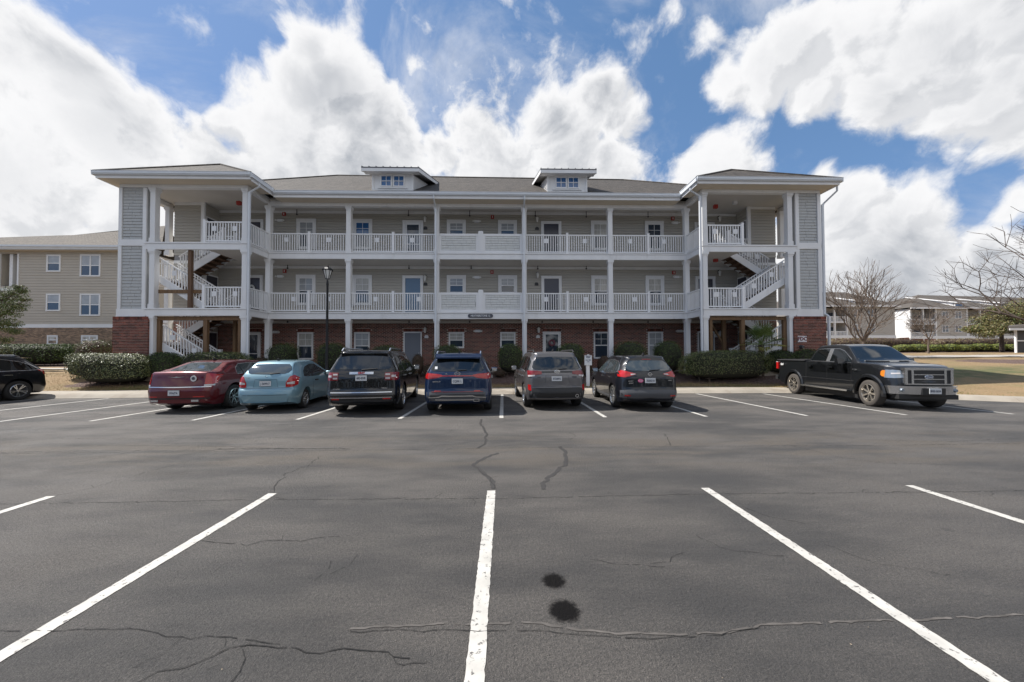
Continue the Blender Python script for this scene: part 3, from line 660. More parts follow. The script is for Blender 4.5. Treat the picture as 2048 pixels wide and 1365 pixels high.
# dormers
for s in (-1, 1):
    xc = CX+s*4.62; d = obj('dormer', MB().box(xc-1.06, xc+1.06, 18.2, 18.4, 10.2, 11.2), 'white', B)
    w = MB()
    for q in (-1, 1):   # side walls: triangular, boards as ridges
        x = xc+q*1.04
        i0 = len(w.v); x2 = x-q*.06
        pts = [(18.25, 10.3), (18.25, 11.2), (21.9, 12.5)]
        w.v += [(x, y, z) for y, z in pts]+[(x2, y, z) for y, z in pts]; w.f += [(i0, i0+1, i0+2), (i0+5, i0+4, i0+3)]
        for k in range(20):
            z = 10.42+k*.105; ya = 18.27+max(0, (z-11.18))/.36; yb = 17.5+(z-9.94)/.6
            if yb > ya+.05: w.box(x, x+q*.016, ya, yb, z, z+.03)
    obj('dormer_side', w, 'vinyl', d)
    f = MB(); f.box(xc-1.08, xc+1.08, 18.14, 18.2, 10.22, 10.36); f.box(xc-1.08, xc-.98, 18.15, 18.2, 10.37, 11.2); f.box(xc+.98, xc+1.08, 18.15, 18.2, 10.37, 11.2)
    f.box(xc-.78, xc+.78, 18.13, 18.198, 10.42, 10.49); f.box(xc-.78, xc+.78, 18.14, 18.198, 11.12, 11.2)
    for k in range(7): f.box(xc-.9+k*.3, xc-.89+k*.3, 18.185, 18.199, 10.37, 10.41)
    obj('dormer_trim', f, 'white', d)
    for q in (-.33, .33):
        wd = MB(); x = xc+q; wd.box(x-.3, x+.3, 18.12, 18.19, 10.5, 10.56); wd.box(x-.3, x+.3, 18.12, 18.19, 11.07, 11.13); wd.box(x-.3, x-.25, 18.12, 18.19, 10.561, 11.069); wd.box(x+.25, x+.3, 18.12, 18.19, 10.561, 11.069)
        wd.box(x-.012, x+.012, 18.135, 18.17, 10.561, 11.069); wd.box(x-.249, x-.013, 18.137, 18.17, 10.80, 10.825); wd.box(x+.013, x+.249, 18.137, 18.17, 10.80, 10.825)
        obj('dormer_window', wd, 'vinyl', d)
        obj('pane', MB().box(x-.25, x+.25, 18.165, 18.18, 10.56, 11.07), 'glassb', d)
    x0, x1 = xc-1.47, xc+1.47; r = MB(); y0, z0, y1, z1 = 17.72, 11.33, 24.2, 11.33+.36*6.48
    r.hexa([(x0, y0, z0-.05), (x1, y0, z0-.05), (x1, y1, z1-.05), (x0, y1, z1-.05), (x0, y0, z0), (x1, y0, z0), (x1, y1, z1), (x0, y1, z1)])
    for k in range(9):
        x = x0+.03+k*(x1-x0-.06)/8; r.hexa([(x-.012, y0-.02, z0+.001), (x+.012, y0-.02, z0+.001), (x+.012, y1, z1+.001), (x-.012, y1, z1+.001), (x-.012, y0-.02, z0+.035), (x+.012, y0-.02, z0+.035), (x+.012, y1, z1+.035), (x-.012, y1, z1+.035)])
    obj('dormer_roof', r, 'metalroof', d)
    obj('dormer_soffit', MB().hexa([(x0+.03, y0+.06, z0-.085), (x1-.03, y0+.06, z0-.085), (x1-.03, y1, z1-.105), (x0+.03, y1, z1-.105), (x0+.03, y0+.06, z0-.056), (x1-.03, y0+.06, z0-.056), (x1-.03, y1, z1-.056), (x0+.03, y1, z1-.056)]), 'white', d)
    e = MB(); e.box(x0, x1, y0+.01, y0+.05, z0-.22, z0-.055)
    for x in (x0, x1-.04): e.hexa([(x, y0+.051, z0-.22), (x+.04, y0+.051, z0-.22), (x+.04, y1, z1-.22), (x, y1, z1-.22), (x, y0+.051, z0-.04), (x+.04, y0+.051, z0-.04), (x+.04, y1, z1-.04), (x, y1, z1-.04)])
    e.box(x0+.05, x1-.05, y0+.06, 18.2, z0-.16, z0-.14)
    obj('dormer_fascia', e, 'white', d)
# columns
def column(x, y, z0, z1, w=.235):
    c = obj('column', MB().box(x-w/2, x+w/2, y-w/2, y+w/2, z0, z1), 'white', B)
    k = MB(); k.box(x-w/2-.045, x+w/2+.045, y-w/2-.045, y+w/2+.045, z1-.13, z1-.002); k.box(x-w/2-.02, x+w/2+.02, y-w/2-.02, y+w/2+.02, z1-.2, z1-.131)
    obj('capital', k, 'white', c)
    obj('column_base', MB().box(x-w/2-.025, x+w/2+.025, y-w/2-.025, y+w/2+.025, z0+.001, z0+.2), 'white', c)
for x in (-11.1, -6.94, -2.32, 2.32, 6.94, 11.1):
    for i in range(3): column(CX+x, YC-.0, FL[i], (BANDB[i+1] if i < 2 else 9.50))
for s in (-1, 1):
    for x in (11.15, 15.45):
        for i in range(3): column(CX+s*x, YT, FL[i], (BANDB[i+1] if i < 2 else 9.66))
    for i in range(3): column(CX+s*16.85, YK+.12, FL[i], (BANDB[i+1]+.05 if i < 2 else 9.66), .22)
# shingled piers on brick
def shakes(x0, x1, y, z0, z1, par, m='shake', rowh=.135, wmin=.28, wmax=.52, s=1):
    rows = round((z1-z0)/rowh); rh = (z1-z0)/rows
    for r in range(rows):
        x = x0-random.uniform(0, .2)
        while x < x1-.06:
            w = random.uniform(wmin, wmax); a, b = max(x0, x)+.006, min(x1, x+w)-.006; x += w
            if b-a < .05: continue
            z = z0+r*rh+.010+random.uniform(-.006, .006); q = MB(); t0 = .034+random.uniform(0, .008)
            q.hexa([(a, y-t0, z), (b, y-t0, z), (b, y, z), (a, y, z), (a, y-.010, z+rh-.004), (b, y-.010, z+rh-.004), (b, y, z+rh-.004), (a, y, z+rh-.004)])
            obj('shake', q, m, par, fix=False)
def bricks(x0, x1, y, z0, z1, m='brick', par=None, holes=(), name='brick_course', face=-1, thick=.05, soldier=()):
    mb = MB(); rh = .0735; r = 0; z = z0
    while z < z1-.03:
        zt = min(z+rh-.019, z1); x = x0-(.1 if r % 2 else 0)
        while x < x1-.02:
            a, b = max(x0, x), min(x1, x+.183); x += .203
            if b-a < .03: continue
            if any(hx0-.001 < (a+b)/2 < hx1+.001 and hz0 < (z+zt)/2 < hz1 for hx0, hx1, hz0, hz1 in holes): continue
            p = random.uniform(0, .004); mb.box(a, b, y-.012-p, y+thick-.008, z, zt)
        z += rh; r += 1
    for (sx0, sx1, sz0, sz1) in soldier:
        x = sx0
        while x < sx1-.03: mb.box(x, x+.061, y-.014, y+.03, sz0+.006, sz1-.006); x += .0715
    return obj(name, mb, m, par, fix=False, stuff=True)
for s in (-1, 1):
    xa, xb = sorted((CX+s*15.74, CX+s*17.02))
    pier = obj('pier', MB().box(xa+.03, xb-.03, YT-.048, YT+.22, 3.6, 9.65), 'shake', B)
    tr = MB()
    for z0, z1 in ((3.86, 6.86), (7.16, 9.64)):
        tr.box(xa, xa+.15 if s < 0 else xa+.17, YT-.12, YT-.06, z0, z1); tr.box(xb-.16, xb, YT-.12, YT-.06, z0, z1)
        tr.box(xa-.01, xa+.1, YT-.06, YT+.24, z0, z1) if s < 0 else tr.box(xb-.1, xb+.01, YT-.06, YT+.24, z0, z1)
    tr.box(xa-.02, xb+.02, YT-.135, YT-.06, 3.53, 3.86); tr.box(xa-.0, xb+.0, YT-.13, YT-.06, 6.86, 7.16)
    tr.box(xa-.04, xb+.04, YT-.15, YT+.3, 3.50, 3.529)
    obj('pier_trim', tr, 'white', pier)
    shakes(xa+.16, xb-.17, YT-.052, 3.86, 6.86, pier, rowh=.15, wmin=.38, wmax=.6); shakes(xa+.16, xb-.17, YT-.052, 7.16, 9.64, pier, rowh=.15, wmin=.38, wmax=.6)
    ba, bb = sorted((CX+s*15.52, CX+s*17.14))
    bp = obj('brick_pier', MB().box(ba+.01, bb-.01, YT-.16, YT+.4, -.1, 3.49), 'mortar', B)
    bricks(ba, bb, YT-.165, -.05, 3.42, par=bp); q = MB(); x = ba
    while x < bb-.03: q.box(x, min(x+.061, bb), YT-.183, YT-.13, 3.36, 3.49); x += .0715
    obj('brick_cap', q, 'brick', bp, fix=False, stuff=True)
    xx = ba-.0 if s > 0 else bb   # inner return face
    q = MB(); z = -.05; r = 0
    while z < 3.4:
        y = YT-.17-(.1 if r % 2 else 0)
        while y < YT+.38: q.box(xx-.012, xx+.012, max(y, YT-.172), min(y+.192, YT+.4), z, z+.0625); y += .203
        z += .0735; r += 1
    obj('brick_course', q, 'brick', bp, fix=False, stuff=True)
# lap siding: one board each
def board_row(x0, x1, y, z, par, m='siding', h=.15, axis='x', name='siding_board'):
    h -= .007
    q = MB()
    if axis == 'x': q.hexa([(x0, y-.030, z), (x1, y-.030, z), (x1, y+.02, z), (x0, y+.02, z), (x0, y-.006, z+h), (x1, y-.006, z+h), (x1, y+.02, z+h), (x0, y+.02, z+h)])
    else:   # wall facing +x or -x at x=y
        s = 1 if axis == '+' else -1; X = y
        q.hexa([(X+s*.02, x0, z), (X+s*.02, x1, z), (X-s*.02, x1, z), (X-s*.02, x0, z), (X+s*.006, x0, z+h), (X+s*.006, x1, z+h), (X-s*.02, x1, z+h), (X-s*.02, x0, z+h)])
    return obj(name, q, m, par)
Wm = obj('gallery_wall', MB().box(CX-14.94, CX+14.94, YW+.021, YW+.055, .78, 9.93), 'trimdark', B)  # dark backing shows as painted shade lines between the boards
for i in (1, 2):
    zt = (6.6 if i == 1 else 9.78)
    n_ = round((zt-FL[i])/.155); h = (zt-FL[i])/n_
    for k in range(n_): board_row(CX-14.93, CX+14.93, YW, FL[i]+k*h, Wm, h=h)
    obj('frieze_board', MB().box(CX-14.93, CX+14.93, YW-.04, YW+.02, zt, zt+(.15 if i == 2 else .15)), 'white', Wm)
for s in (-1, 1):
    a, b = sorted((CX+s*14.95, CX+s*16.45))
    Wk = obj('stair_wall', MB().box(a, b, YK+.021, YK+.055, .78, 9.9), 'trimdark', B)  # same dark backing, shade lines by colour
    for i in (1, 2):
        zt = (6.6 if i == 1 else 9.75); n_ = round((zt-FL[i])/.155); h = (zt-FL[i])/n_
        for k in range(n_): board_row(a, b, YK, FL[i]+k*h, Wk, h=h)
        for k in range(n_): board_row(YK, YW, CX+s*14.94, FL[i]+k*h, Wk, h=h, axis='+' if s < 0 else '-')
        obj('corner_board', MB().box(CX+s*14.95-.09, CX+s*14.95+.09, YK-.035, YK+.06, FL[i], zt+.15), 'white', Wk)
        obj('frieze_board', MB().box(a+.1, b, YK-.03, YK+.02, zt, zt+.15) if s > 0 else MB().box(a, b-.1, YK-.03, YK+.02, zt, zt+.15), 'white', Wk)
    bricks(a, b, YK+.02, .78, 3.5, par=Wk)
    obj('mortar_bed', MB().box(a, b, YK+.016, YK+.05, .78, 3.5), 'mortar', Wk)
    # storm door in the side return
    for i in range(3):
        X = CX+s*14.93; q = MB().box(X-.03, X+.03, YK+.12, YW-.08, FL[i], FL[i]+2.2); obj('door_frame', q, 'white', Wk)
        obj('side_door', MB().box(X-.045, X+.045, YK+.2, YW-.16, FL[i]+.02, FL[i]+2.12), 'doordark', Wk)
# ground floor brick
def k9(p): return (p.x, p.z)
AW = 10.04; BWn = 6.86; DW = 3.99; EW = 1.5; JW = 13.03
WG = [.79, 1.49]  # width, height
holes = []; sold = []
for s in (-1, 1):
    for xx, w, z0, z1 in ((AW, .86, 1.44, 2.95), (BWn, .86, 1.44, 2.95), (EW, .9, 2.06, 2.95), (DW, 1.02, .78, 2.95), (JW, 1.02, .78, 2.95)):
        x = CX+s*xx; holes.append((x-w/2, x+w/2, z0, z1)); sold.append((x-w/2-.02, x+w/2+.02, 2.97, 3.17))
Bw = obj('brick_wall', MB().box(CX-14.94, CX+14.94, YW+.0, YW+.03, .78, 3.55), 'mortar', B)
holes_b = holes+[(a, b, c, d) for a, b, c, d in sold]
bricks(CX-14.93, CX+14.93, YW-.005, .78, 3.46, par=Bw, holes=holes_b, soldier=sold)
obj('frieze_board', MB().box(CX-14.93, CX+14.93, YW-.05, YW-.0, 3.46, 3.6), 'ceil', Bw)
# windows and doors
def window(x, y, z0, z1, w, trim, fill='glass', lower='glass', grid=True, par=None, sill=False):
    t = MB(); F = y-.055
    if trim:
        tw = .16
        t.box(x-w/2-tw, x+w/2+tw, F-.012, y, z1, z1+tw+.02); t.box(x-w/2-tw, x-w/2, F, y, z0-.12, z1-.001); t.box(x+w/2, x+w/2+tw, F, y, z0-.12, z1-.001); t.box(x-w/2+.001, x+w/2-.001, F-.02, y, z0-.12, z0)
    else:
        tw = .05
        t.box(x-w/2-tw, x+w/2+tw, F, y, z1, z1+tw); t.box(x-w/2-tw, x-w/2, F, y, z0-.05, z1-.001); t.box(x+w/2, x+w/2+tw, F, y, z0-.05, z1-.001); t.box(x-w/2+.001, x+w/2-.001, F-.02, y, z0-.06, z0)
    wd = obj('window', t, 'white', par or B)
    f = MB(); G = y-.045; zm = (z0+z1)/2; e = .035
    f.box(x-w/2, x+w/2, G, y-.01, z1-e, z1-.001); f.box(x-w/2, x+w/2, G, y-.01, z0+.001, z0+e); f.box(x-w/2, x+w/2, G-.005, y-.01, zm-.03, zm+.025)
    for (a, b) in ((x-w/2, x-w/2+e), (x+w/2-e, x+w/2)): f.box(a, b, G, y-.012, z0+e+.001, zm-.031); f.box(a, b, G, y-.012, zm+.026, z1-e-.001)
    if grid:
        f.box(x-.01, x+.01, G+.012, y-.015, zm+.026, z1-e-.001); f.box(x-w/2+e+.001, x+w/2-e-.001, G+.014, y-.017, (zm+z1)/2-.01, (zm+z1)/2+.01)
    obj('sash', f, 'vinyl', wd)
    obj('pane', MB().box(x-w/2+e, x+w/2-e, y-.024, y-.016, zm+.02, z1-e), fill, wd, label=None)
    obj('pane', MB().box(x-w/2+e, x+w/2-e, y-.016, y-.010, z0+e, zm-.02), lower, wd)
    return wd
def door(x, y, z0, w, h, colour, trim=True, storm=False, par=None, wreath=False):
    F = y-.06; tw = .16 if trim else .07
    t = MB(); t.box(x-w/2-tw, x+w/2+tw, F-.01, y, z0+h, z0+h+tw); t.box(x-w/2-tw, x-w/2, F, y, z0, z0+h-.001); t.box(x+w/2, x+w/2+tw, F, y, z0, z0+h-.001)
    d = obj('door', t, 'white', par or B)
    l = MB(); l.box(x-w/2, x+w/2, y-.03, y-.005, z0+.01, z0+h)
    for q in (-1, 1):
        for a, b in ((.12, .72), (.84, 1.42), (1.55, h-.16)):
            cx_ = x+q*w*.22; l.box(cx_-w*.15, cx_+w*.15, y-.037, y-.031, z0+a, z0+b)
    obj('door_leaf', l, colour, d)
    if storm:
        f = MB(); f.box(x-w/2+.01, x-w/2+.09, F, y-.04, z0+.01, z0+h); f.box(x+w/2-.09, x+w/2-.01, F, y-.04, z0+.01, z0+h); f.box(x-w/2+.09, x+w/2-.09, F, y-.04, z0+h-.1, z0+h); f.box(x-w/2+.09, x+w/2-.09, F, y-.04, z0+.01, z0+.15); f.box(x-w/2+.09, x+w/2-.09, F, y-.04, z0+.95, z0+1.0)
        obj('storm_frame', f, 'vinyl', d); obj('pane', MB().box(x-w/2+.09, x+w/2-.09, F+.01, F+.016, z0+.15, z0+h-.1), 'glass', d)
    if wreath: obj('wreath', MB().lathe([(.09, -.03), (.15, -.055), (.2, -.03), (.15, -.005), (.09, -.03)], (x, F-.02, z0+1.55), 'y', 16), wreath, d, smooth=True)
    obj('door_knob', MB().lathe([(.0, -.05), (.03, -.04), (.03, -.02), (.012, -.0)], (x+w*.4, y-.03, z0+.98), 'y', 8), 'alu', d)
    return d
fills = {(-1, 'A', 2): ('blind', 'glass'), (-1, 'A', 1): ('blind', 'glass'), (-1, 'A', 0): ('curtain', 'glass'), (-1, 'B', 2): ('glassb', 'glass'), (-1, 'B', 1): ('curtain', 'glass'), (-1, 'B', 0): ('blind', 'glass'),
         (1, 'A', 2): ('glass', 'glass'), (1, 'A', 1): ('curtain', 'glass'), (1, 'A', 0): ('blind', 'blind'), (1, 'B', 2): ('curtain', 'glass'), (1, 'B', 1): ('curtain', 'glass'), (1, 'B', 0): ('glass', 'glass')}
for i in range(3):
    top = [2.91, 6.06, 9.27][i]
    for s in (-1, 1):
        for k, xx in (('A', AW), ('B', BWn)):
            f1, f2 = fills[(s, k, i)]; window(CX+s*xx, YW-.02, top-1.45, top, .78, i > 0, f1, f2)
        window(CX+s*EW+(.0 if s < 0 else -.05), YW-.02, top-.82, top, .78, i > 0, 'blind' if i else 'curtain', 'glass')
        door(CX+s*DW, YW-.02, FL[i], .86 if i else .9, [2.13, 2.15, 2.2][i], 'doorsky' if (s < 0 and i > 0) else ('doorgrey' if s < 0 else 'doordark'), i > 0, storm=(s > 0 and i == 0) or (s < 0 and i == 2), wreath=('maroon' if (s > 0 and i == 0) else None))
        door(CX+s*JW, YW-.02, FL[i], .86, [2.13, 2.15, 2.2][i], 'doordark', i > 0, storm=(i == 0 and s < 0), wreath=('shake_lt' if (s < 0 and i == 1) else None))
# small wall fittings
def small(name, mb, m, label=None): return obj(name, mb, m, B, smooth=True)
def P(px, py, Y=YW-.02): return at(px, py, Y)
for px, py in ((851, 441), (851, 558), (851, 661), (1074, 441), (1075, 552), (1077, 661), (1437, 440), (1437, 548), (1437, 668), (588, 9999)):
    if py > 2000: continue
    p = P(px, py); l = small('wall_lantern', MB().lathe([(.0, -.17), (.05, -.15), (.065, -.08), (.085, .08), (.1, .09), (.03, .17), (0, .2)], (p.x, p.y-.13, p.z), 'z', 6), 'lampglass')
    obj('bracket', MB().box(p.x-.02, p.x+.02, p.y-.13, p.y, p.z+.14, p.z+.2).box(p.x-.05, p.x+.05, p.y-.02, p.y, p.z-.02, p.z+.22), 'black', l)
for px, py in ((569, 429), (570, 543), (985, 435), (984, 545), (1345, 438), (1347, 546)):
    p = P(px, py); a = small('fire_alarm', MB().box(p.x-.09, p.x+.09, p.y-.06, p.y, p.z-.1, p.z+.1), 'red'); obj('strobe', MB().box(p.x-.02, p.x+.02, p.y-.075, p.y-.06, p.z-.06, p.z+.06), 'lampglass', a)
for px, py in ((561, 442), (561, 554), (954, 444), (954, 556), (1350, 447), (1353, 555), (552, 665), (956, 663), (1359, 663)):
    p = P(px, py); a = small('emergency_light', MB().box(p.x-.15, p.x+.15, p.y-.07, p.y, p.z-.06, p.z+.08), 'paper')
    for q in (-.2, .2): obj('lamp_head', MB().lathe([(.0, -.12), (.06, -.11), (.045, -.03), (0, -.02)], (p.x+q, p.y, p.z), 'y', 10), 'lampglass', a, smooth=True)
for px, py in ((851, 457), (851, 569), (853, 674), (1074, 458), (1073, 569), (1076, 674), (1432, 672)):
    p = P(px, py); m_ = MB().box(p.x-.11, p.x+.11, p.y-.03, p.y, p.z-.08, p.z+.03); m_.prism([(p.x-.11, p.z+.031), (p.x+.11, p.z+.031), (p.x+.06, p.z+.1), (p.x-.06, p.z+.1)], p.y-.03, p.y)
    a = small('number_plaque', m_, 'dgrey' if py < 600 else 'signwhite')
for px, py in ((938, 430), (1072, 430), (1176, 432), (1302, 432), (585, 427), (813, 429), (691, 427), (566, 537), (687, 537), (814, 537), (941, 537), (1077, 538), (1176, 538), (566, 647), (687, 647), (814, 647), (938, 647), (1086, 647), (1190, 647), (1302, 647)):
    p = P(px, py, YW-.6); a = small('sprinkler_head', MB().lathe([(0, -.05), (.04, -.05), (.05, 0), (.02, .03), (.02, .3), (0, .3)], (p.x, YW-.2, min(p.z+.12, p.z+.12)), 'z', 8), 'dgrey')
for px, py in ((1470, 405+1), (478, 407), (1431, 414), (472, 511), (1431, 521)):
    Y = 18.2; p = at(px, py, Y); small('ceiling_alarm', MB().box(p.x-.1, p.x+.1, Y-.07, Y+.07, p.z-.09, p.z+.1), 'red' if px != 1470 else 'paper')
# downspouts
def spout(x, y, z0, z1, jog):
    m_ = MB(); m_.box(x-.045, x+.045, y-.04, y+.04, z0, z1)
    for a, b in zip(jog, jog[1:]): m_.tube(a, b, .045, .045, 6)
    obj('downspout', m_, 'alu', B)
    
for xx in (-2.32, 2.32):
    x = CX+xx-.02; spout(x, YC-.26, .8, 9.42, [(x, 17.52, 9.8), (x, 17.52, 9.62), (x, YC-.26, 9.4)])
for s in (-1, 1):
    x = CX+s*10.88; spout(x, YT-.2, .8, 9.42, [(CX+s*10.42, 16.6, 9.86), (CX+s*10.42, 16.6, 9.7), (x, YT-.2, 9.42), (x, YT-.2, 9.3)])
x = CX+17.13; spout(x, YT-.1, 3.6, 9.1, [(CX+17.5, 16.3, 9.9), (CX+17.5, 16.3, 9.6), (CX+17.2, YT-.1, 9.15), (x, YT-.1, 9.0)]); spout(CX+17.23, YT-.22, .2, 3.5, [(CX+17.23, YT-.22, 3.5), (x, YT-.1, 3.65)])
# railings
bal_n = [0]
def rail(p0, p1, z0, z1=None, h=1.03, single=True, name='railing', pitch=.125, posts=(), handrail=0, notice=True):
    z1 = z0 if z1 is None else z1
    a = Vector((*p0, z0)); b = Vector((*p1, z1)); L = (Vector(p1)-Vector(p0)).length
    r = MB(); up_ = Vector((0, 0, 1)); r.beam(a+up_*(h-.02), b+up_*(h-.02), .075, .055); r.beam(a+up_*.1, b+up_*.1, .05, .06)
    if handrail: r.beam(a+up_*(h-.16), b+up_*(h-.16), .05, .04)
    ro = obj(name, r, 'vinyl', B)
    n_ = max(1, int(L/pitch)); bm = MB(); hb = h-.17
    for k in range(n_):
        t = (k+.5)/n_; p = a+(b-a)*t
        if single and bal_n[0] < 296:
            bal_n[0] += 1
            q = put('baluster', BAL, ro, (p.x, p.y, p.z+.13)); q.scale = (1, 1, hb/.86) if abs(hb-.86) > .001 else (1, 1, 1)
        else: bm.box(p.x-.018, p.x+.018, p.y-.018, p.y+.018, p.z+.13, p.z+h-.045)
    if bm.v: obj('balusters', bm, 'vinyl', ro, stuff=True)
    for t in posts:
        p = a+(b-a)*t; q = MB().box(p.x-.06, p.x+.06, p.y-.06, p.y+.06, p.z, p.z+h+.07); q.box(p.x-.07, p.x+.07, p.y-.07, p.y+.07, p.z+h+.071, p.z+h+.1)
        obj('newel_post', q, 'vinyl', ro)
    if notice:
        ts = [.25, .75] if len(posts) == 1 else [.5]
        for t in ts:
            t += random.uniform(-.06, .06); p = a+(b-a)*t; d = (b-a); d.z = 0; d.normalize(); nrm = Vector((d.y, -d.x, 0))*.03
            if nrm.y > 0: nrm = -nrm
            zc = p.z+h*.68; m_ = MB(); c0 = p+nrm; w = d*.11
            m_.hexa([c0-w+up_*(zc-p.z-.12), c0+w+up_*(zc-p.z-.12), c0+w-nrm*.1+up_*(zc-p.z-.12), c0-w-nrm*.1+up_*(zc-p.z-.12), c0-w+up_*(zc-p.z+.12), c0+w+up_*(zc-p.z+.12), c0+w-nrm*.1+up_*(zc-p.z+.12), c0-w-nrm*.1+up_*(zc-p.z+.12)])
            obj('notice', m_, 'paper', ro)
    return ro
BAL = mesh_of(MB().box(-.018, .018, -.018, .018, 0, .855), 'baluster', M['vinyl'])
colx = [-11.1, -6.94, -2.32, 2.32, 6.94, 11.1]
for i in (2, 1):
    for j in (0, 1, 3, 4):
        rail((CX+colx[j]+.12, YC), (CX+colx[j+1]-.12, YC), FL[i], posts=(.5,))
for i in (2, 1):
    for s in (-1, 1):
        rail((CX+s*11.28, YT), (CX+s*13.1, YT), FL[i], single=True, posts=(1.0,))
        rail((CX+s*11.12, YT+.13), (CX+s*11.12, YC-.13), FL[i], single=False, notice=False, pitch=.115)
        if i == 2: rail((CX+s*13.12, YK-.05), (CX+s*14.9, YK-.05), FL[i], single=False, notice=False)
    # solid shingled centre bay
    for q in (-1, 1):
        xa, xb = sorted((CX+q*.13, CX+q*2.2)); z = FL[i]
        pf = MB(); pf.box(xa, xb, YC-.07, YC+.05, z+.93, z+1.05); pf.box(xa, xb, YC-.06, YC+.04, z+.02, z+.16); pf.box(xa, xa+.12, YC-.06, YC+.04, z+.161, z+.929); pf.box(xb-.12, xb, YC-.06, YC+.04, z+.161, z+.929)
        pn = obj('shingle_panel', pf, 'white', B); obj('panel_back', MB().box(xa+.1, xb-.1, YC-.02, YC+.03, z+.1, z+.95), 'shake', pn)
        shakes(xa+.12, xb-.12, YC-.021, z+.16, z+.93, pn, 'shake_lt', rowh=.135, wmin=.28, wmax=.48)
    q = MB().box(CX-.13, CX+.13, YC-.1, YC+.08, FL[i]+.0, FL[i]+1.16); q.box(CX-.1, CX+.1, YC-.07, YC+.05, FL[i]+1.161, FL[i]+1.2); obj('centre_post', q, 'white', B)
# name plaque
pl = MB(); zc = 3.70; x0 = at(961, 633, YC-.17).x
pts = [(x0-.56+.0+.1*math.cos(t), zc+.1*math.sin(t)) for t in [R(a) for a in range(90, 271, 20)]]+[(x0+.56+.1*math.cos(t), zc+.1*math.sin(t)) for t in [R(a) for a in range(-90, 91, 20)]]
pl.prism(pts, YC-.2, YC-.152); plq = obj('name_plaque', pl, 'signdark', B); text('HEATHERSTONE 12', .15, 'signwhite', (x0, YC-.203, zc), plq, ext=.003, sx=.78, font_bold=.002)
# FDC sign on the right brick pier
f0, f1 = at(1596, 672, YT-.2), at(1613.5, 685, YT-.2); fs = obj('fire_connection_sign', MB().box(f0.x, f1.x, YT-.2, YT-.18, f1.z, f0.z), 'signwhite', B)
text('FDC', .24, 'maroon', ((f0.x+f1.x)/2, YT-.203, (f0.z+f1.z)/2), fs, font_bold=.012)
fr = MB(); e = .015; fr.box(f0.x+.01, f1.x-.01, YT-.204, YT-.201, f1.z+.01, f1.z+.01+e); fr.box(f0.x+.01, f1.x-.01, YT-.204, YT-.201, f0.z-.01-e, f0.z-.01); obj('sign_border', fr, 'maroon', fs)
p = at(1603, 694, YT-.2); obj('hose_connection', MB().lathe([(0, -.12), (.07, -.12), (.07, -.05), (.1, -.04), (.1, 0)], (p.x, YT-.17, p.z), 'y', 12), 'dgrey', B, smooth=True)
# stairs
def flight(s, xlo, xhi, zlo, zhi, y0, y1, name='stair_flight', front=True, post=False):
    a = MB(); n_ = 9; dz = (zhi-zlo)/n_; dx = (xhi-xlo)/(n_-1)
    st = MB()
    for y in (y0, y1-.045):
        st.beam((CX+s*xlo, y+.022, zlo+.02), (CX+s*(xhi), y+.022, zhi-dz+.02), .045, .34)
    f = obj(name, st, 'white', B)
    for k in range(n_-1):
        x = xlo+dx*k; z = zlo+dz*(k+1); xa, xb = sorted((CX+s*x, CX+s*(x+dx+.02)))
        obj('step', MB().box(xa, xb, y0+.05, y1-.05, z-.05, z), 'wood_dk', f)
    un = MB().beam((CX+s*(xlo+.1), (y0+y1)/2, zlo-.02), (CX+s*xhi, (y0+y1)/2, zhi-dz-.04), (y1-y0)-.12, .03); obj('stair_soffit', un, 'wood_dk', f)
    for y, hr in ((y0+.03, 0), (y1-.03, 1)):
        rail((CX+s*xlo, y), (CX+s*xhi, y), zlo+.1, zhi-dz+.1, h=.98, single=False, handrail=hr, posts=(0.0,), notice=(hr == 0), name='stair_railing', pitch=.135)
    return f
for s in (-1, 1):
    for i in (0, 1):
        zm = (FL[i]+FL[i+1])/2
        flight(s, 13.15, 15.35, FL[i], zm, YT+.16, YT+1.08)
        flight(s, 13.15, 15.35, FL[i+1], zm+.0, YT+1.12, YT+1.98)
        ld = MB(); xa, xb = sorted((CX+s*15.3, CX+s*16.75)); ld.box(xa, xb, YT+.3, YT+2.0, zm-.2, zm); lo = obj('stair_landing', ld, 'white', B)
        rail((CX+s*16.72, YT+.3), (CX+s*16.72, YT+2.0), zm, single=False, notice=False, name='landing_railing')
# rough timber shoring in the stair towers
def post(name, px0, px1, y, z0, z1, m='wood'):
    a, b = at(px0, 600, y), at(px1, 600, y); return obj(name, MB().box(a.x, b.x, y-.06, y+.08, z0, z1), m, B)
for s, L in ((-1, [(317, 323.5), (409, 417), (478.5, 483.5)]), (1, [(1418, 1423), (1480, 1487.5), (1564, 1571)])):
    for a, b in L: post('timber_post', a, b, YT+.1, .78, 3.34)
    a, b = at(L[0][0], 634, YT+.1), at(L[2][1], 634, YT+.1); obj('timber_beam', MB().box(a.x, b.x, YT+.02, YT+.18, 3.34, 3.52), 'wood', B)
    a, b = ((468, 473.5) if s < 0 else (1443, 1450)); post('timber_post', a, b, YT+1.4, .78, 3.5)
a = at(1447, 680, YT+1.4); obj('timber_brace', MB().beam((a.x-.1, YT+1.4, 2.3), (a.x-.75, YT+1.4, 3.45), .1, .16), 'wood', B)
post('timber_post', 377, 383.5, YT+.02, 3.9, 6.7, 'wood_dk')
a, b = at(323, 583, YT+.1), at(408, 583, YT+.1); obj('timber_beam', MB().box(a.x-.3, b.x, YT+.09, YT+.14, at(360, 587, YT+.1).z, at(360, 580, YT+.1).z), 'wood', B)
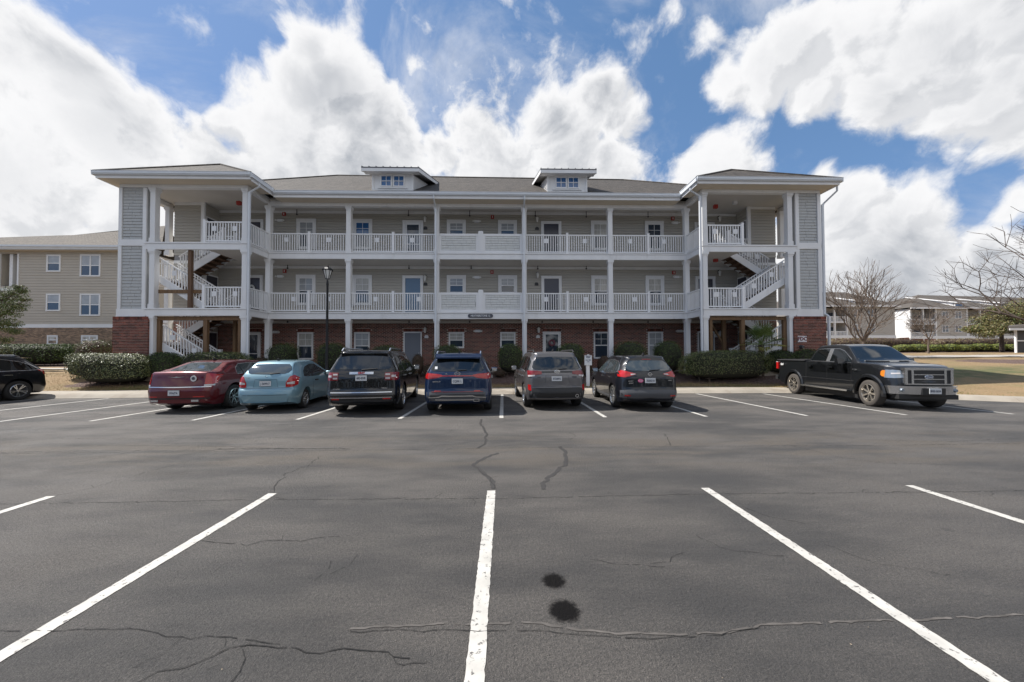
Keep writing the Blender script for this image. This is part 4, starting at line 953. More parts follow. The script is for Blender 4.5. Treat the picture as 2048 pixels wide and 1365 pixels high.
# ------------------------------------------------------------------ vehicles
def paint(name, col, metal=.3, rough=.32): return mat(name, col, rough, metal, coat=1, spec=.3)
M['p_maroon'] = paint('maroon_paint', (.11, .004, .009)); M['p_sky'] = paint('pale_blue_paint', (.20, .34, .41), .3, .35)
M['p_black'] = paint('black_paint', (.006, .006, .007), 0, .25); M['p_blue'] = paint('deep_blue_paint', (.007, .022, .066), .3)
M['p_grey'] = paint('grey_paint', (.15, .145, .15), .5, .3); M['p_night'] = paint('blue_black_paint', (.007, .008, .012), .1); M['p_truck'] = paint('truck_paint', (.010, .011, .013), .1)
M['tint'] = mat('tinted_glass', (.006, .008, .009), .03, spec=.8, coat=.6); M['cglass'] = mat('car_glass', (.04, .052, .058), .03, spec=.8, coat=.6)
M['rubber'] = mat('rubber', (.022, .021, .02), .8, bump=.2, bscale=60); M['rubber_dusty'] = mat('dusty_rubber', (.065, .057, .05), .9)
M['chrome'] = mat('chrome', (.66, .67, .69), .2, .95); M['rim'] = mat('alloy_rim', (.50, .51, .52), .25, .85); M['rimc'] = mat('polished_rim', (.62, .57, .50), .22, .85)
M['plastic'] = mat('black_plastic', (.022, .022, .023), .55); M['gplastic'] = mat('grey_cladding', (.075, .078, .085), .5)
M['redlens'] = mat('red_lens', (.42, .012, .012), .12, coat=.8); M['dredlens'] = mat('dark_red_lens', (.20, .008, .012), .12, coat=.8); M['clearlens'] = mat('clear_lens', (.55, .52, .52), .12, coat=.8); M['amber'] = mat('amber_lens', (.65, .20, .02), .15, coat=.5)
M['plate'] = mat('licence_plate', (.62, .64, .66), .4); M['platetext'] = mat('plate_text', (.03, .04, .08), .5); M['pink'] = mat('pink_sticker', (.70, .12, .28), .5)
M['headlens'] = mat('headlight_lens', (.30, .34, .38), .08, metal=.5, coat=1)
M['badge'] = mat('badge_blue', (.03, .06, .14), .3, coat=1); M['whiteprint'] = mat('white_print', (.7, .7, .7), .5)
def smooth_poly(pts, n=4):
    out = []
    for i in range(len(pts)-1):
        p0 = pts[max(0, i-1)]; p1 = pts[i]; p2 = pts[i+1]; p3 = pts[min(len(pts)-1, i+2)]
        for k in range(n):
            t = k/n
            q = [0.5*((2*p1[a])+(-p0[a]+p2[a])*t+(2*p0[a]-5*p1[a]+4*p2[a]-p3[a])*t*t+(-p0[a]+3*p1[a]-3*p2[a]+p3[a])*t**3)*1.0 for a in (0, 1)]
            lin = [p1[a]+(p2[a]-p1[a])*t for a in (0, 1)]
            out.append(tuple(.55*lin[a]+.45*q[a] for a in (0, 1)))
    out.append(pts[-1]); return out
class Body:
    """car body lofted from a side outline; x forward, y left, origin on the ground under the rear axle"""
    def __init__(s, top, W, belt, wb, rw, bot=.2, tumble=.2, rc=.28, rk=.20, bow=.09, cr=.07, arch=.06, noarch=False, frc=.35, frk=.26, z0w=.93):
        s.top = smooth_poly(top); s.W = W; s.belt = belt; s.H = max(z for x, z in top); s.t = tumble; s.rc, s.rk, s.bow, s.cr, s.frc, s.frk = rc, rk, bow, cr, frc, frk
        xs = [p[0] for p in s.top]; s.x0, s.x1 = xs[0], xs[-1]; mid = max(range(len(s.top)), key=lambda i: s.top[i][1])
        s.rear = s.top[:mid+1]; s.front = s.top[mid:]; s.bot = bot; s.wb, s.rw, s.arch, s.noarch, s.z0w = wb, rw, arch, noarch, z0w
    def xr(s, z):   # rear outline x at height z
        for (a, b), (c, d) in zip(s.rear, s.rear[1:]):
            if (b <= z <= d) and d > b: return a+(c-a)*(z-b)/(d-b)
        return s.rear[0][0] if z < s.rear[0][1] else s.rear[-1][0]
    def xf(s, z):
        for (a, b), (c, d) in reversed(list(zip(s.front, s.front[1:]))):
            if (d <= z <= b) and b > d: return a+(c-a)*(z-b)/(d-b)
        return s.front[-1][0] if z < s.front[-1][1] else s.front[0][0]
    def bottom(s, x):
        b = s.bot; b += max(0, (s.x0+.25-x))*.35
        if not s.noarch:
            for xw in (0, s.wb):
                Ra = s.rw+s.arch; d = abs(x-xw)
                if d < Ra: b = max(b, s.rw+math.sqrt(max(0, Ra*Ra-d*d)))
        return b
    def hw(s, x, z):
        W2 = s.W/2
        f = interp(z, [(0, s.z0w-.03), (.28, s.z0w), (.42, .975), (.62, 1.0), (.8, .995), (s.belt, .965), (s.belt+.03, .95)])
        h = W2*f
        if z > s.belt+.03: h = W2*.95-(z-s.belt-.03)/(s.H-s.belt-.03)*s.t
        dr = x-s.xr(z); df = s.xf(z)-x
        if dr < s.rc: h -= s.rk*(1-math.sqrt(max(0, 1-(1-max(0, dr)/s.rc)**2)))
        if df < s.frc: h -= s.frk*(1-math.sqrt(max(0, 1-(1-max(0, df)/s.frc)**2)))
        return max(.05, h)
    def build(s):
        xs = []
        st = list(s.top)
        # refine flat stretches and wheel arches
        extra = []
        if not s.noarch:
            for xw in (0, s.wb):
                Ra = s.rw+s.arch
                for k in range(0, 15): extra.append(xw+Ra*math.cos(math.pi*k/14)*.999)
                extra += [xw-Ra-.012, xw+Ra+.012]
        out = []
        for (a, b), (c, d) in zip(st, st[1:]):
            out.append((a, b)); n_ = int((c-a)/.09)
            t_ = [k/(n_+1) for k in range(1, n_+1)]+[(e-a)/(c-a) for e in extra if a < e < c]
            for t in sorted(t_): out.append((a+(c-a)*t, b+(d-b)*t))
        out.append(st[-1])
        v, f = [], []; NS = 11; rings = []
        for (x, T) in out:
            Bz = min(s.bottom(x), T-.04); r = min(s.cr, (T-Bz)*.4); pts = [(0, Bz), (s.hw(x, Bz+.02)*.75, Bz)]
            for k in range(NS): z = Bz+.015+(T-r-Bz-.015)*k/(NS-1); pts.append((s.hw(x, z), z))
            hT = s.hw(x, T-r)
            for a in (22, 45, 68, 90): pts.append((hT-r*(1-math.cos(R(a))), T-r+r*math.sin(R(a))))
            e = pts[-1][0]
            for q in (.8, .55, .28, 0): pts.append((e*q, T+.025*(1-q*q)*(1 if T > s.belt else .5)))
            rings.append(len(v))
            ring = [(x, y, z) for y, z in pts]+[(x, -y, z) for y, z in reversed(pts[1:-1])]
            for (X, y, z) in ring:
                wr = max(0, 1-(X-s.x0)/.7); wf = max(0, 1-(s.x1-X)/.9); q = (y/(s.W/2))**2
                v.append((X+s.bow*q*wr-s.bow*1.6*q*wf, y, z))
            n = len(ring)
        for a, b in zip(rings, rings[1:]):
            for k in range(n): f.append((a+k, a+(k+1) % n, b+(k+1) % n, b+k))
        f.append(tuple(range(rings[0], rings[0]+n))[::-1]); f.append(tuple(range(rings[-1], rings[-1]+n)))
        m = MB(); m.v = v; m.f = f; return m
def bvh_of(me): return BVHTree.FromPolygons([v.co.copy() for v in me.vertices], [tuple(p.vertices) for p in me.polygons])
def patch(bv, view, keys, nu=14, nv=6, off=.006, m=None, thick=.012):
    """panel that follows the body: keys are (u, low, high) in the view plane"""
    mb = m or MB(); us = [keys[0][0]+(keys[-1][0]-keys[0][0])*i/nu for i in range(nu+1)]
    us = sorted(set(us+[k[0] for k in keys])); grid = []
    for u in us:
        lo = interp(u, [(k[0], k[1]) for k in keys]); hi = interp(u, [(k[0], k[2]) for k in keys]); col = []
        for j in range(nv+1):
            w = lo+(hi-lo)*j/nv
            if view == 'rear': o, d = Vector((-9, u, w)), Vector((1, 0, 0))
            elif view == 'front': o, d = Vector((14, u, w)), Vector((-1, 0, 0))
            elif view == 'left': o, d = Vector((u, 9, w)), Vector((0, -1, 0))
            elif view == 'right': o, d = Vector((u, -9, w)), Vector((0, 1, 0))
            else: o, d = Vector((u, w, 9)), Vector((0, 0, -1))
            h, nn, i_, ds = bv.ray_cast(o, d)
            if h is None: col.append(None)
            else:
                if nn.dot(d) > 0: nn = -nn
                nn = (nn*.5-d*.5).normalized()
                col.append((h+nn*off, h-nn*thick))
        grid.append(col)
    idx = {}
    def vid(i, j, s_):
        if (i, j, s_) not in idx: idx[(i, j, s_)] = len(mb.v); mb.v.append(tuple(grid[i][j][s_]))
        return idx[(i, j, s_)]
    for i in range(len(us)-1):
        for j in range(nv):
            if all(grid[a][b] is not None for a, b in ((i, j), (i+1, j), (i+1, j+1), (i, j+1))):
                mb.f.append((vid(i, j, 0), vid(i+1, j, 0), vid(i+1, j+1, 0), vid(i, j+1, 0)))
                for (a, b), (c, d), cond in (((i, j), (i+1, j), j == 0), ((i, j+1), (i+1, j+1), j == nv-1), ((i, j), (i, j+1), i == 0), ((i+1, j), (i+1, j+1), i == len(us)-2)):
                    if cond: mb.f.append((vid(*a_, 0) if 0 else vid(a, b, 0), vid(c, d, 0), vid(c, d, 1), vid(a, b, 1)))
    return mb
def wheel_mesh(r, w, spokes, rimr, dusty=False, rimm='rim'):
    ty = MB().lathe([(rimr, -w/2+.01), (r*.90, -w/2), (r*.985, -w/2+.03), (r, -w/2+.06), (r, w/2-.06), (r*.985, w/2-.03), (r*.90, w/2), (rimr, w/2-.01), (rimr*.97, w/2-.03), (rimr*.97, -w/2+.03), (rimr, -w/2+.01)], (0, 0, 0), 'y', 32)
    rm = MB(); o = w/2
    rm.lathe([(rimr*1.0, o-.012), (rimr*.93, o-.004), (rimr*.90, o-.03), (rimr*.88, o-.10)], (0, 0, 0), 'y', 32)
    for k in range(spokes):
        a = 2*math.pi*k/spokes; 
        for da in ((-.16, .16) if spokes <= 6 else (0,)):
            d0 = Vector((math.cos(a+da*.5), 0, math.sin(a+da*.5))); d1 = Vector((math.cos(a+da), 0, math.sin(a+da))); t = Vector((-math.sin(a), 0, math.cos(a)))*(rimr*(.05 if spokes <= 6 else .075))
            p0 = d0*rimr*.12; p1 = d1*rimr*.93; Y0 = Vector((0, o-.045, 0)); Y1 = Vector((0, o-.012, 0))
            rm.hexa([p0-t+Y0-Vector((0, .02, 0)), p1-t*1.2+Y1-Vector((0, .02, 0)), p1+t*1.2+Y1-Vector((0, .02, 0)), p0+t+Y0-Vector((0, .02, 0)), p0-t+Y0, p1-t*1.2+Y1, p1+t*1.2+Y1, p0+t+Y0])
    rm.lathe([(0, o-.03), (rimr*.17, o-.034), (rimr*.2, o-.06)], (0, 0, 0), 'y', 16)
    bk = MB().lathe([(0, o-.075), (rimr*.9, o-.075), (rimr*.95, o-.12), (rimr*.95, -o+.02), (0, -o+.02)], (0, 0, 0), 'y', 24)
    return mesh_of(ty, 'tyre', M['rubber_dusty' if dusty else 'rubber'], 50), mesh_of(rm, 'rim', M[rimm], 40), mesh_of(bk, 'brake', M['plastic'])
def wheels(root, wb, track, r, w, spokes=5, rimr=None, dusty=False, rimm='rim', steer=0):
    ty, rm, bk = wheel_mesh(r, w, spokes, rimr or r*.66, dusty, rimm)
    for x in (0, wb):
        for s in (1, -1):
            t = put('wheel', bk, root); t.location = (x, s*track/2, r); t.rotation_euler = (0, random.uniform(0, 6), (0 if s > 0 else math.pi)+(steer if x else 0)); t.rotation_mode = 'ZYX' if 0 else 'XYZ'
            t.rotation_euler = (0, 0, (0 if s > 0 else math.pi)+(steer if x else 0))
            put('tyre', ty, t); q = put('rim', rm, t); q.rotation_euler = (0, random.uniform(0, 6), 0)
def car_root(name, label, cat, ax, ay, heading):
    """ax, ay: rear axle centre; heading: forward direction, 0 = straight away from the camera, counter-clockwise"""
    return thing(name, (ax, ay, 0), label, cat, rotz=R(90+heading), local=True)
def seam(bv, view, pts, root, w=.006, name='panel_gap', m='plastic'):
    mb = MB()
    for (a, b), (c, d) in zip(pts, pts[1:]):
        if abs(c-a) > abs(d-b): patch(bv, view, [(min(a, c), (b if a < c else d)-w/2, (b if a < c else d)+w/2), (max(a, c), (d if a < c else b)-w/2, (d if a < c else b)+w/2)], 8, 1, .0025, mb)
        else: 
            x0, x1 = (a, c); m_ = (a+c)/2
            # vertical-ish: split in short steps
            n_ = 6
            for k in range(n_):
                za, zb = b+(d-b)*k/n_, b+(d-b)*(k+1)/n_; xa = a+(c-a)*(k+.5)/n_
                patch(bv, view, [(xa-w/2, min(za, zb), max(za, zb)), (xa+w/2, min(za, zb), max(za, zb))], 1, 1, .0025, mb)
    return obj(name, mb, m, root, fix=False)
def plate_at(root, bv, view, y, z, txt, w=.30, h=.15, tsize=.085):
    o, d = (Vector((-9, y, z)), Vector((1, 0, 0))) if view == 'rear' else (Vector((14, y, z)), Vector((-1, 0, 0)))
    hit = bv.ray_cast(o, d)[0]; x = hit.x-.012*d.x
    q = MB(); q.box(x-.008, x+.008, y-w/2, y+w/2, z-h/2, z+h/2); p = obj('licence_plate', q, 'plate', root)
    rz = R(-90) if view == 'rear' else R(90)
    text(txt, tsize, 'platetext', (x-.010*d.x, y, z-.01), p, rot=(R(90), 0, rz), ext=.001, sx=.8, font_bold=.002)
    fr = MB(); e = .008; X0, X1 = sorted((x-.009*d.x, x-.013*d.x))
    fr.box(X0, X1, y-w/2-e, y+w/2+e, z+h/2, z+h/2+e); fr.box(X0, X1, y-w/2-e, y+w/2+e, z-h/2-e, z-h/2); obj('plate_frame', fr, 'plastic', p)
    return p
def make_mirrors(root, x, y, z, m, sz=(.12, .2, .15)):
    for s in (1, -1):
        q = MB(); n_ = 8
        q.lathe([(0, -.5), (.35, -.46), (.5, -.2), (.48, .3), (.38, .48), (0, .5)], (0, 0, 0), 'y', 12)
        q.v = [(x+a*sz[0], s*y+b*sz[1], z+c*sz[2]) for a, b, c in q.v]
        o = obj('mirror', q, m, root, smooth=50); obj('mirror_glass', MB().box(x-sz[0]*.5-.004, x-sz[0]*.42, s*y-sz[1]*.36, s*y+sz[1]*.36, z-sz[2]*.32, z+sz[2]*.32), 'chrome', o)
        obj('mirror_arm', MB().box(x-.02, x+.03, s*(y-.14), s*(y-.05), z-.05, z-.01) if s > 0 else MB().box(x-.02, x+.03, s*(y-.05), s*(y-.14), z-.05, z-.01), 'plastic', o)
def rear_wiper(root, bv, y0, z0, y1, z1):
    a = bv.ray_cast(Vector((-9, y0, z0)), Vector((1, 0, 0)))[0]; b = bv.ray_cast(Vector((-9, y1, z1)), Vector((1, 0, 0)))[0]
    if a and b: obj('rear_wiper', MB().tube(a+Vector((-.03, 0, 0)), b+Vector((-.02, 0, 0)), .016, .009, 6), 'plastic', root)
def antenna(root, x, z): obj('antenna', MB().prism([(x-.1, z), (x+.08, z), (x-.06, z+.075), (x-.1, z+.07)], -.016, .016), 'plastic', root)
def underbody(root, Bd): obj('underbody', MB().box(Bd.x0+.45, Bd.x1-.3, -Bd.W/2+.27, Bd.W/2-.27, .25, .62).box(Bd.rw+.12, Bd.wb-Bd.rw-.12, -Bd.W/2+.12, Bd.W/2-.12, .19, .5), 'plastic', root)
def side_stuff(root, bv, keys, glass='tint', trim='chrome', pillars=(), handles=(), seams=(), sides=('left', 'right'), tw=.018):
    for v in sides:
        g = obj('side_window', patch(bv, v, keys, 26, 6, .004), glass, root, smooth=60, fix=False)
        if trim:
            t = MB()
            up_ = [(u, hi, hi+tw) for u, lo, hi in keys]; lo_ = [(u, lo-tw, lo) for u, lo, hi in keys]
            patch(bv, v, up_, 26, 1, .008, t); patch(bv, v, lo_, 26, 1, .008, t); obj('window_trim', t, trim, g, fix=False)
        for (x, w, lean) in pillars:
            lo = interp(x, [(k[0], k[1]) for k in keys]); hi = interp(x+lean, [(k[0], k[2]) for k in keys]); t = MB(); n_ = 5
            for k in range(n_):
                za, zb = lo+(hi-lo)*k/n_, lo+(hi-lo)*(k+1)/n_; xa = x+lean*(k+.5)/n_; patch(bv, v, [(xa-w/2, za, zb), (xa+w/2, za, zb)], 1, 1, .009, t)
            obj('pillar', t, 'plastic', g, fix=False)
        for (x, z) in handles:
            h = bv.ray_cast(Vector((x, 9 if v == 'left' else -9, z)), Vector((0, -1 if v == 'left' else 1, 0)))[0]
            if h: s = 1 if v == 'left' else -1; obj('door_handle', MB().box(x-.1, x+.1, h.y+s*.005, h.y+s*.04, z-.018, z+.018), trim or 'plastic', root)
        for pts in seams: seam(bv, v, pts, root)
def ring_text(root, s_, size, x, y, z, m='chrome', rz=-90, name='badge', sx=1, b=.001): return text(s_, size, m, (x, y, z), root, name=name, rot=(R(90), 0, R(rz)), ext=.003, sx=sx, font_bold=b)
def on(bv, y, z, view='rear'):
    h = bv.ray_cast(Vector((-9, y, z)), Vector((1, 0, 0)))[0] if view == 'rear' else bv.ray_cast(Vector((14, y, z)), Vector((-1, 0, 0)))[0]
    return h.x
def lens(root, bv, view, keys, m, name='tail_light', off=.012, nu=12, nv=6): return obj(name, patch(bv, view, keys, nu, nv, off, thick=.02), m, root, smooth=60, fix=False)
def mk(name, label, cat, ax, ay, hd, Bd, pm):
    root = car_root(name, label, cat, ax, ay, hd); me = mesh_of(Bd.build(), 'body', M[pm], 38); b = put('body', me, root); underbody(root, Bd)
    return root, bvh_of(me)
def mir(k): return [(-u, lo, hi) for u, lo, hi in reversed(k)]

# ---- burgundy sedan
Bd = Body([(-1.05, .40), (-1.06, .62), (-1.02, .76), (-.98, .95), (-.96, 1.10), (-.88, 1.165), (-.55, 1.17), (-.15, 1.31), (.12, 1.42), (.5, 1.475), (1.1, 1.485), (1.7, 1.44), (2.1, 1.28), (2.5, 1.08), (3.1, 1.0), (3.65, .92), (3.90, .75), (3.93, .4)], 1.90, 1.06, 3.05, .365, bot=.2, tumble=.27, rk=.24, rc=.42, cr=.06, bow=.12)
r, bv = mk('parked_sedan', 'burgundy sedan with chrome trim and a round white sticker on its trunk', 'car', -9.34, 11.02, 3.4, Bd, 'p_maroon'); r.scale = (1, .97, 1)
wheels(r, 3.05, 1.66, .365, .235, 7, .25, rimm='rim')
obj('rear_window', patch(bv, 'rear', [(-.60, 1.19, 1.21), (-.56, 1.185, 1.30), (-.47, 1.18, 1.42), (0, 1.175, 1.435), (.47, 1.18, 1.42), (.56, 1.185, 1.30), (.60, 1.19, 1.21)], 20, 10, .005), 'cglass', r, smooth=60, fix=False)
side_stuff(r, bv, [(.12, 1.07, 1.09), (.2, 1.07, 1.24), (.42, 1.07, 1.36), (.9, 1.065, 1.39), (1.5, 1.06, 1.38), (1.85, 1.06, 1.30), (2.25, 1.06, 1.09)], 'cglass', 'chrome', [(1.18, .07, -.03), (.42, .035, .0)], [(.62, .93), (1.62, .92)], [[(.42, .42), (.30, .75), (.25, 1.03)], [(1.2, .3), (1.2, 1.05)], [(2.3, .3), (2.35, 1.0)]])
for s in (1, -1):
    k = [(.74, .82, 1.12), (.80, .81, 1.125), (.92, .83, 1.07)]
    lens(r, bv, 'rear', k if s > 0 else mir(k), 'redlens')
    k = [(.73, .765, .81), (.9, .77, .815)]; lens(r, bv, 'rear', k if s > 0 else mir(k), 'clearlens', 'reverse_light')
obj('chrome_strip', patch(bv, 'rear', [(-.86, .735, .757), (0, .725, .75), (.86, .735, .757)], 20, 1, .012), 'chrome', r, fix=False)
obj('lower_bumper', patch(bv, 'rear', [(-.84, .40, .43), (0, .40, .44), (.84, .40, .43)], 20, 1, .01), 'plastic', r, fix=False)
for s in (1, -1): 
    x = on(bv, s*.55, .42); obj('exhaust_tip', MB().box(x-.03, x+.1, s*.55-.1, s*.55+.1, .33, .385), 'chrome', r)
    obj('reflector', patch(bv, 'rear', [(s*.62-.13, .455, .485), (s*.62+.13, .455, .485)], 4, 1, .006), 'redlens', r, fix=False)
obj('trunk_line', patch(bv, 'rear', [(-.7, .765, .775), (.7, .765, .775)], 12, 1, .003), 'plastic', r, fix=False)
plate_at(r, bv, 'rear', 0.0, .585, '193•JTA')
x = on(bv, -.46, .97); st = obj('round_sticker', MB().lathe([(.0, -.004), (.085, -.004), (.085, .004)], (0, 0, 0), 'y', 24), 'whiteprint', r); st.rotation_euler = (0, 0, R(90)); st.location = (x-.028, -.46, .985)
obj('sticker_print', MB().lathe([(.0, .0), (.045, .0), (.045, .003)], (0, .006, 0), 'y', 16), 'signdark', st)
q = MB(); x = on(bv, 0, 1.02)-.012; q.prism([(-.24, 1.035), (0, 1.005), (.24, 1.035), (.05, 1.03), (0, 1.045), (-.05, 1.03)], -.004, .004); q.v = [(x+b, a, c) for a, b, c in q.v]; obj('wing_badge', q, 'chrome', r)
antenna(r, .45, 1.49); make_mirrors(r, 2.02, 1.02, 1.06, 'p_maroon')
# ---- pale blue hatchback
Bd = Body([(-.80, .33), (-.83, .50), (-.80, .64), (-.74, .70), (-.72, .95), (-.62, 1.10), (-.38, 1.30), (-.18, 1.42), (.05, 1.46), (.9, 1.475), (1.35, 1.42), (1.75, 1.24), (2.2, 1.03), (2.7, .92), (3.05, .82), (3.22, .62), (3.24, .32)], 1.695, .97, 2.5, .30, bot=.19, tumble=.25, rk=.20, rc=.36, cr=.06, bow=.12)
r, bv = mk('parked_hatchback', 'pale blue three door hatchback parked beside the burgundy sedan', 'car', -6.93, 10.80, 8.4, Bd, 'p_sky'); r.scale = (1, .97, 1)
wheels(r, 2.5, 1.45, .30, .185, 8, .20)
obj('rear_window', patch(bv, 'rear', [(-.60, 1.20, 1.22), (-.55, 1.13, 1.30), (-.45, 1.10, 1.375), (0, 1.085, 1.385), (.45, 1.10, 1.375), (.55, 1.13, 1.30), (.60, 1.20, 1.22)], 20, 10, .005), 'cglass', r, smooth=60, fix=False)
side_stuff(r, bv, [(-.12, 1.0, 1.02), (0, .985, 1.16), (.25, .975, 1.28), (.7, .965, 1.36), (1.1, .965, 1.355), (1.5, .965, 1.22), (1.95, .965, 1.0)], 'cglass', None, [(.55, .08, -.04)], [(.75, .84)], [[(.60, .30), (.50, .6), (.48, .95)], [(1.85, .3), (1.95, .95)]])
for s in (1, -1):
    k = [(.53, .72, .84), (.62, .715, 1.02), (.70, .72, 1.06), (.80, .78, .98)]; lens(r, bv, 'rear', k if s > 0 else mir(k), 'redlens')
    k = [(.56, .80, .85), (.74, .80, .88)]; lens(r, bv, 'rear', k if s > 0 else mir(k), 'clearlens', 'reverse_light', off=.018)
    k = [(.68, .725, .745), (.74, .725, .78)]
obj('plate_recess', patch(bv, 'rear', [(-.34, .73, .735), (-.30, .725, .93), (.30, .725, .93), (.34, .73, .735)], 12, 5, .002), 'p_sky', r, smooth=60, fix=False)
seam(bv, 'rear', [(-.33, .72), (-.29, .94), (.29, .94), (.33, .72)], r); seam(bv, 'rear', [(-.62, .70), (.62, .70)], r, .008); seam(bv, 'rear', [(-.78, .50), (.78, .50)], r, .01)
obj('boot_handle', patch(bv, 'rear', [(-.28, .945, .965), (.28, .945, .965)], 8, 1, .02), 'p_sky', r, fix=False)
plate_at(r, bv, 'rear', 0, .83, 'J 369917'); rear_wiper(r, bv, -.08, 1.10, -.33, 1.13); antenna(r, .05, 1.475)
ring_text(r, 'H', .07, on(bv, 0, 1.03)-.006, 0, 1.03); ring_text(r, 'Accent', .05, on(bv, .52, .99)-.006, .5, 1.0)
make_mirrors(r, 1.72, .92, 1.02, 'p_sky')
for s in (1, -1): obj('body_rub_strip', patch(bv, 'left' if s > 0 else 'right', [(.5, .50, .53), (1.95, .50, .53)], 12, 1, .01), 'p_sky', r, fix=False)
# ---- black large suv
def suv_top(L, ro, H, bump, ledge, lower, gb, gt, hood, ws=.62):
    f = L-ro
    return [(-ro+.04, .36), (-ro, bump), (-ro+.05, ledge), (-ro+.07, lower), (-ro+.14, gb), (-ro+.36, gt), (-ro+.40, H-.06), (-ro+.6, H-.02), (.6, H), (f-2.2, H-.03), (f-1.85, H-.13), (f-1.35, hood+.12), (f-1.05, hood), (f-.45, hood-.08), (f-.12, hood-.25), (f-.02, .62), (f-.04, .33)]
Bd = Body(suv_top(5.10, 1.13, 1.775, .55, .68, 1.05, 1.22, 1.60, 1.14), 2.0, 1.16, 3.02, .385, bot=.25, tumble=.26, rk=.18, rc=.34, cr=.08, bow=.11)
r, bv = mk('parked_suv', 'large black suv with chrome tailgate bar and roof rails, third in the row', 'suv', -3.96, 10.46, 6.8, Bd, 'p_black'); r.scale = (1, .965, 1)
wheels(r, 3.02, 1.70, .385, .255, 6, .255)
obj('rear_window', patch(bv, 'rear', [(-.76, 1.30, 1.33), (-.70, 1.255, 1.50), (-.62, 1.25, 1.60), (0, 1.25, 1.61), (.62, 1.25, 1.60), (.70, 1.255, 1.50), (.76, 1.30, 1.33)], 20, 10, .005), 'tint', r, smooth=60, fix=False)
side_stuff(r, bv, [(-.75, 1.19, 1.21), (-.66, 1.18, 1.52), (-.4, 1.175, 1.61), (.6, 1.165, 1.63), (1.3, 1.16, 1.60), (1.75, 1.16, 1.50), (2.35, 1.16, 1.20)], 'tint', 'chrome', [(.1, .09, 0), (1.12, .08, -.03)], [(.28, 1.03), (1.32, 1.02)], [[(.5, .5), (.12, .85), (.05, 1.12)], [(1.12, .3), (1.12, 1.13)], [(2.25, .3), (2.35, 1.1)]])
for s in (1, -1):
    k = [(.62, .955, 1.16), (.92, .95, 1.17), (.99, 1.0, 1.12)]; lens(r, bv, 'rear', k if s > 0 else mir(k), 'dredlens')
    for a, b, c, d in ((.64, .76, 1.09, 1.13), (.64, .76, .985, 1.03), (.80, .90, 1.035, 1.09)): k = [(a, c, d), (b, c, d)]; lens(r, bv, 'rear', k if s > 0 else mir(k), 'clearlens', 'reverse_light', off=.018)
    k = [(.58, .44, .475), (.78, .44, .475)]; lens(r, bv, 'rear', k if s > 0 else mir(k), 'redlens', 'reflector')
obj('chrome_bar', patch(bv, 'rear', [(-.32, 1.115, 1.18), (.32, 1.115, 1.18)], 8, 2, .02), 'chrome', r, fix=False)
for z in (.63, .49): obj('chrome_strip', patch(bv, 'rear', [(-.82, z-.012, z+.012), (.82, z-.012, z+.012)], 20, 1, .012), 'chrome', r, fix=False)
obj('bumper_lower', patch(bv, 'rear', [(-.9, .37, .43), (.9, .37, .43)], 20, 2, .008), 'plastic', r, fix=False)
ring_text(r, 'GMC', .085, on(bv, 0, 1.147)-.026, 0, 1.147, 'redlens', b=.004); ring_text(r, 'ACADIA', .05, on(bv, .62, .72)-.006, .66, .72); ring_text(r, 'DENALI', .045, on(bv, -.6, .74)-.006, -.62, .74)
plate_at(r, bv, 'rear', 0.0, 1.02, '485•BVR'); rear_wiper(r, bv, .0, 1.24, -.42, 1.27); antenna(r, -.3, 1.79)
obj('high_spoiler', MB().hexa([(-.80, -.66, 1.66), (-.80, .66, 1.66), (-.45, .68, 1.71), (-.45, -.68, 1.71), (-.80, -.66, 1.69), (-.80, .66, 1.69), (-.45, .68, 1.77), (-.45, -.68, 1.77)]), 'p_black', r)
def rails(root, x0, x1, y, z, m='chrome', h=.06):
    for s in (1, -1): obj('roof_rail', MB().path([(x0, s*y, z-.02), (x0+.14, s*y, z+h), (x1-.2, s*(y-.02), z+h), (x1, s*(y-.03), z-.02)], .024, 6), m, root, smooth=50)
rails(r, -.6, 1.5, .66, 1.765); make_mirrors(r, 2.1, 1.1, 1.2, 'p_black', (.14, .22, .18))
# ---- blue suv
Bd = Body(suv_top(4.77, .98, 1.685, .52, .66, 1.02, 1.17, 1.50, 1.06), 1.90, 1.09, 2.765, .365, bot=.24, tumble=.27, rk=.19, rc=.36, bow=.11)
r, bv = mk('parked_suv', 'deep blue suv with a full width red light bar and silver skid trim', 'suv', -1.30, 10.40, 2.2, Bd, 'p_blue')
wheels(r, 2.765, 1.64, .365, .235, 5, .245)
obj('rear_window', patch(bv, 'rear', [(-.74, 1.22, 1.25), (-.68, 1.19, 1.40), (-.62, 1.185, 1.52), (0, 1.18, 1.53), (.62, 1.185, 1.52), (.68, 1.19, 1.40), (.74, 1.22, 1.25)], 20, 10, .005), 'tint', r, smooth=60, fix=False)
side_stuff(r, bv, [(-.55, 1.14, 1.16), (-.42, 1.12, 1.40), (-.1, 1.11, 1.50), (.6, 1.10, 1.54), (1.3, 1.09, 1.51), (1.65, 1.09, 1.41), (2.2, 1.09, 1.12)], 'tint', 'chrome', [(.1, .08, 0), (1.05, .08, -.03)], [(.3, .95), (1.25, .94)], [[(.5, .5), (.1, .85)], [(1.05, .3), (1.05, 1.05)], [(2.1, .3), (2.2, 1.0)]])
for s in (1, -1):
    k = [(.42, 1.045, 1.085), (.55, 1.0, 1.11), (.80, .97, 1.13), (.90, .99, 1.14)]; lens(r, bv, 'rear', k if s > 0 else mir(k), 'redlens')
    k = [(.45, .63, .66), (.62, .63, .66)]; lens(r, bv, 'rear', k if s > 0 else mir(k), 'redlens', 'reflector', off=.02)
obj('light_bar', patch(bv, 'rear', [(-.45, 1.045, 1.07), (.45, 1.045, 1.07)], 10, 1, .012), 'redlens', r, fix=False)
obj('reflector_strip', patch(bv, 'rear', [(-.70, .615, .635), (.70, .615, .635)], 12, 1, .014), 'dredlens', r, fix=False)
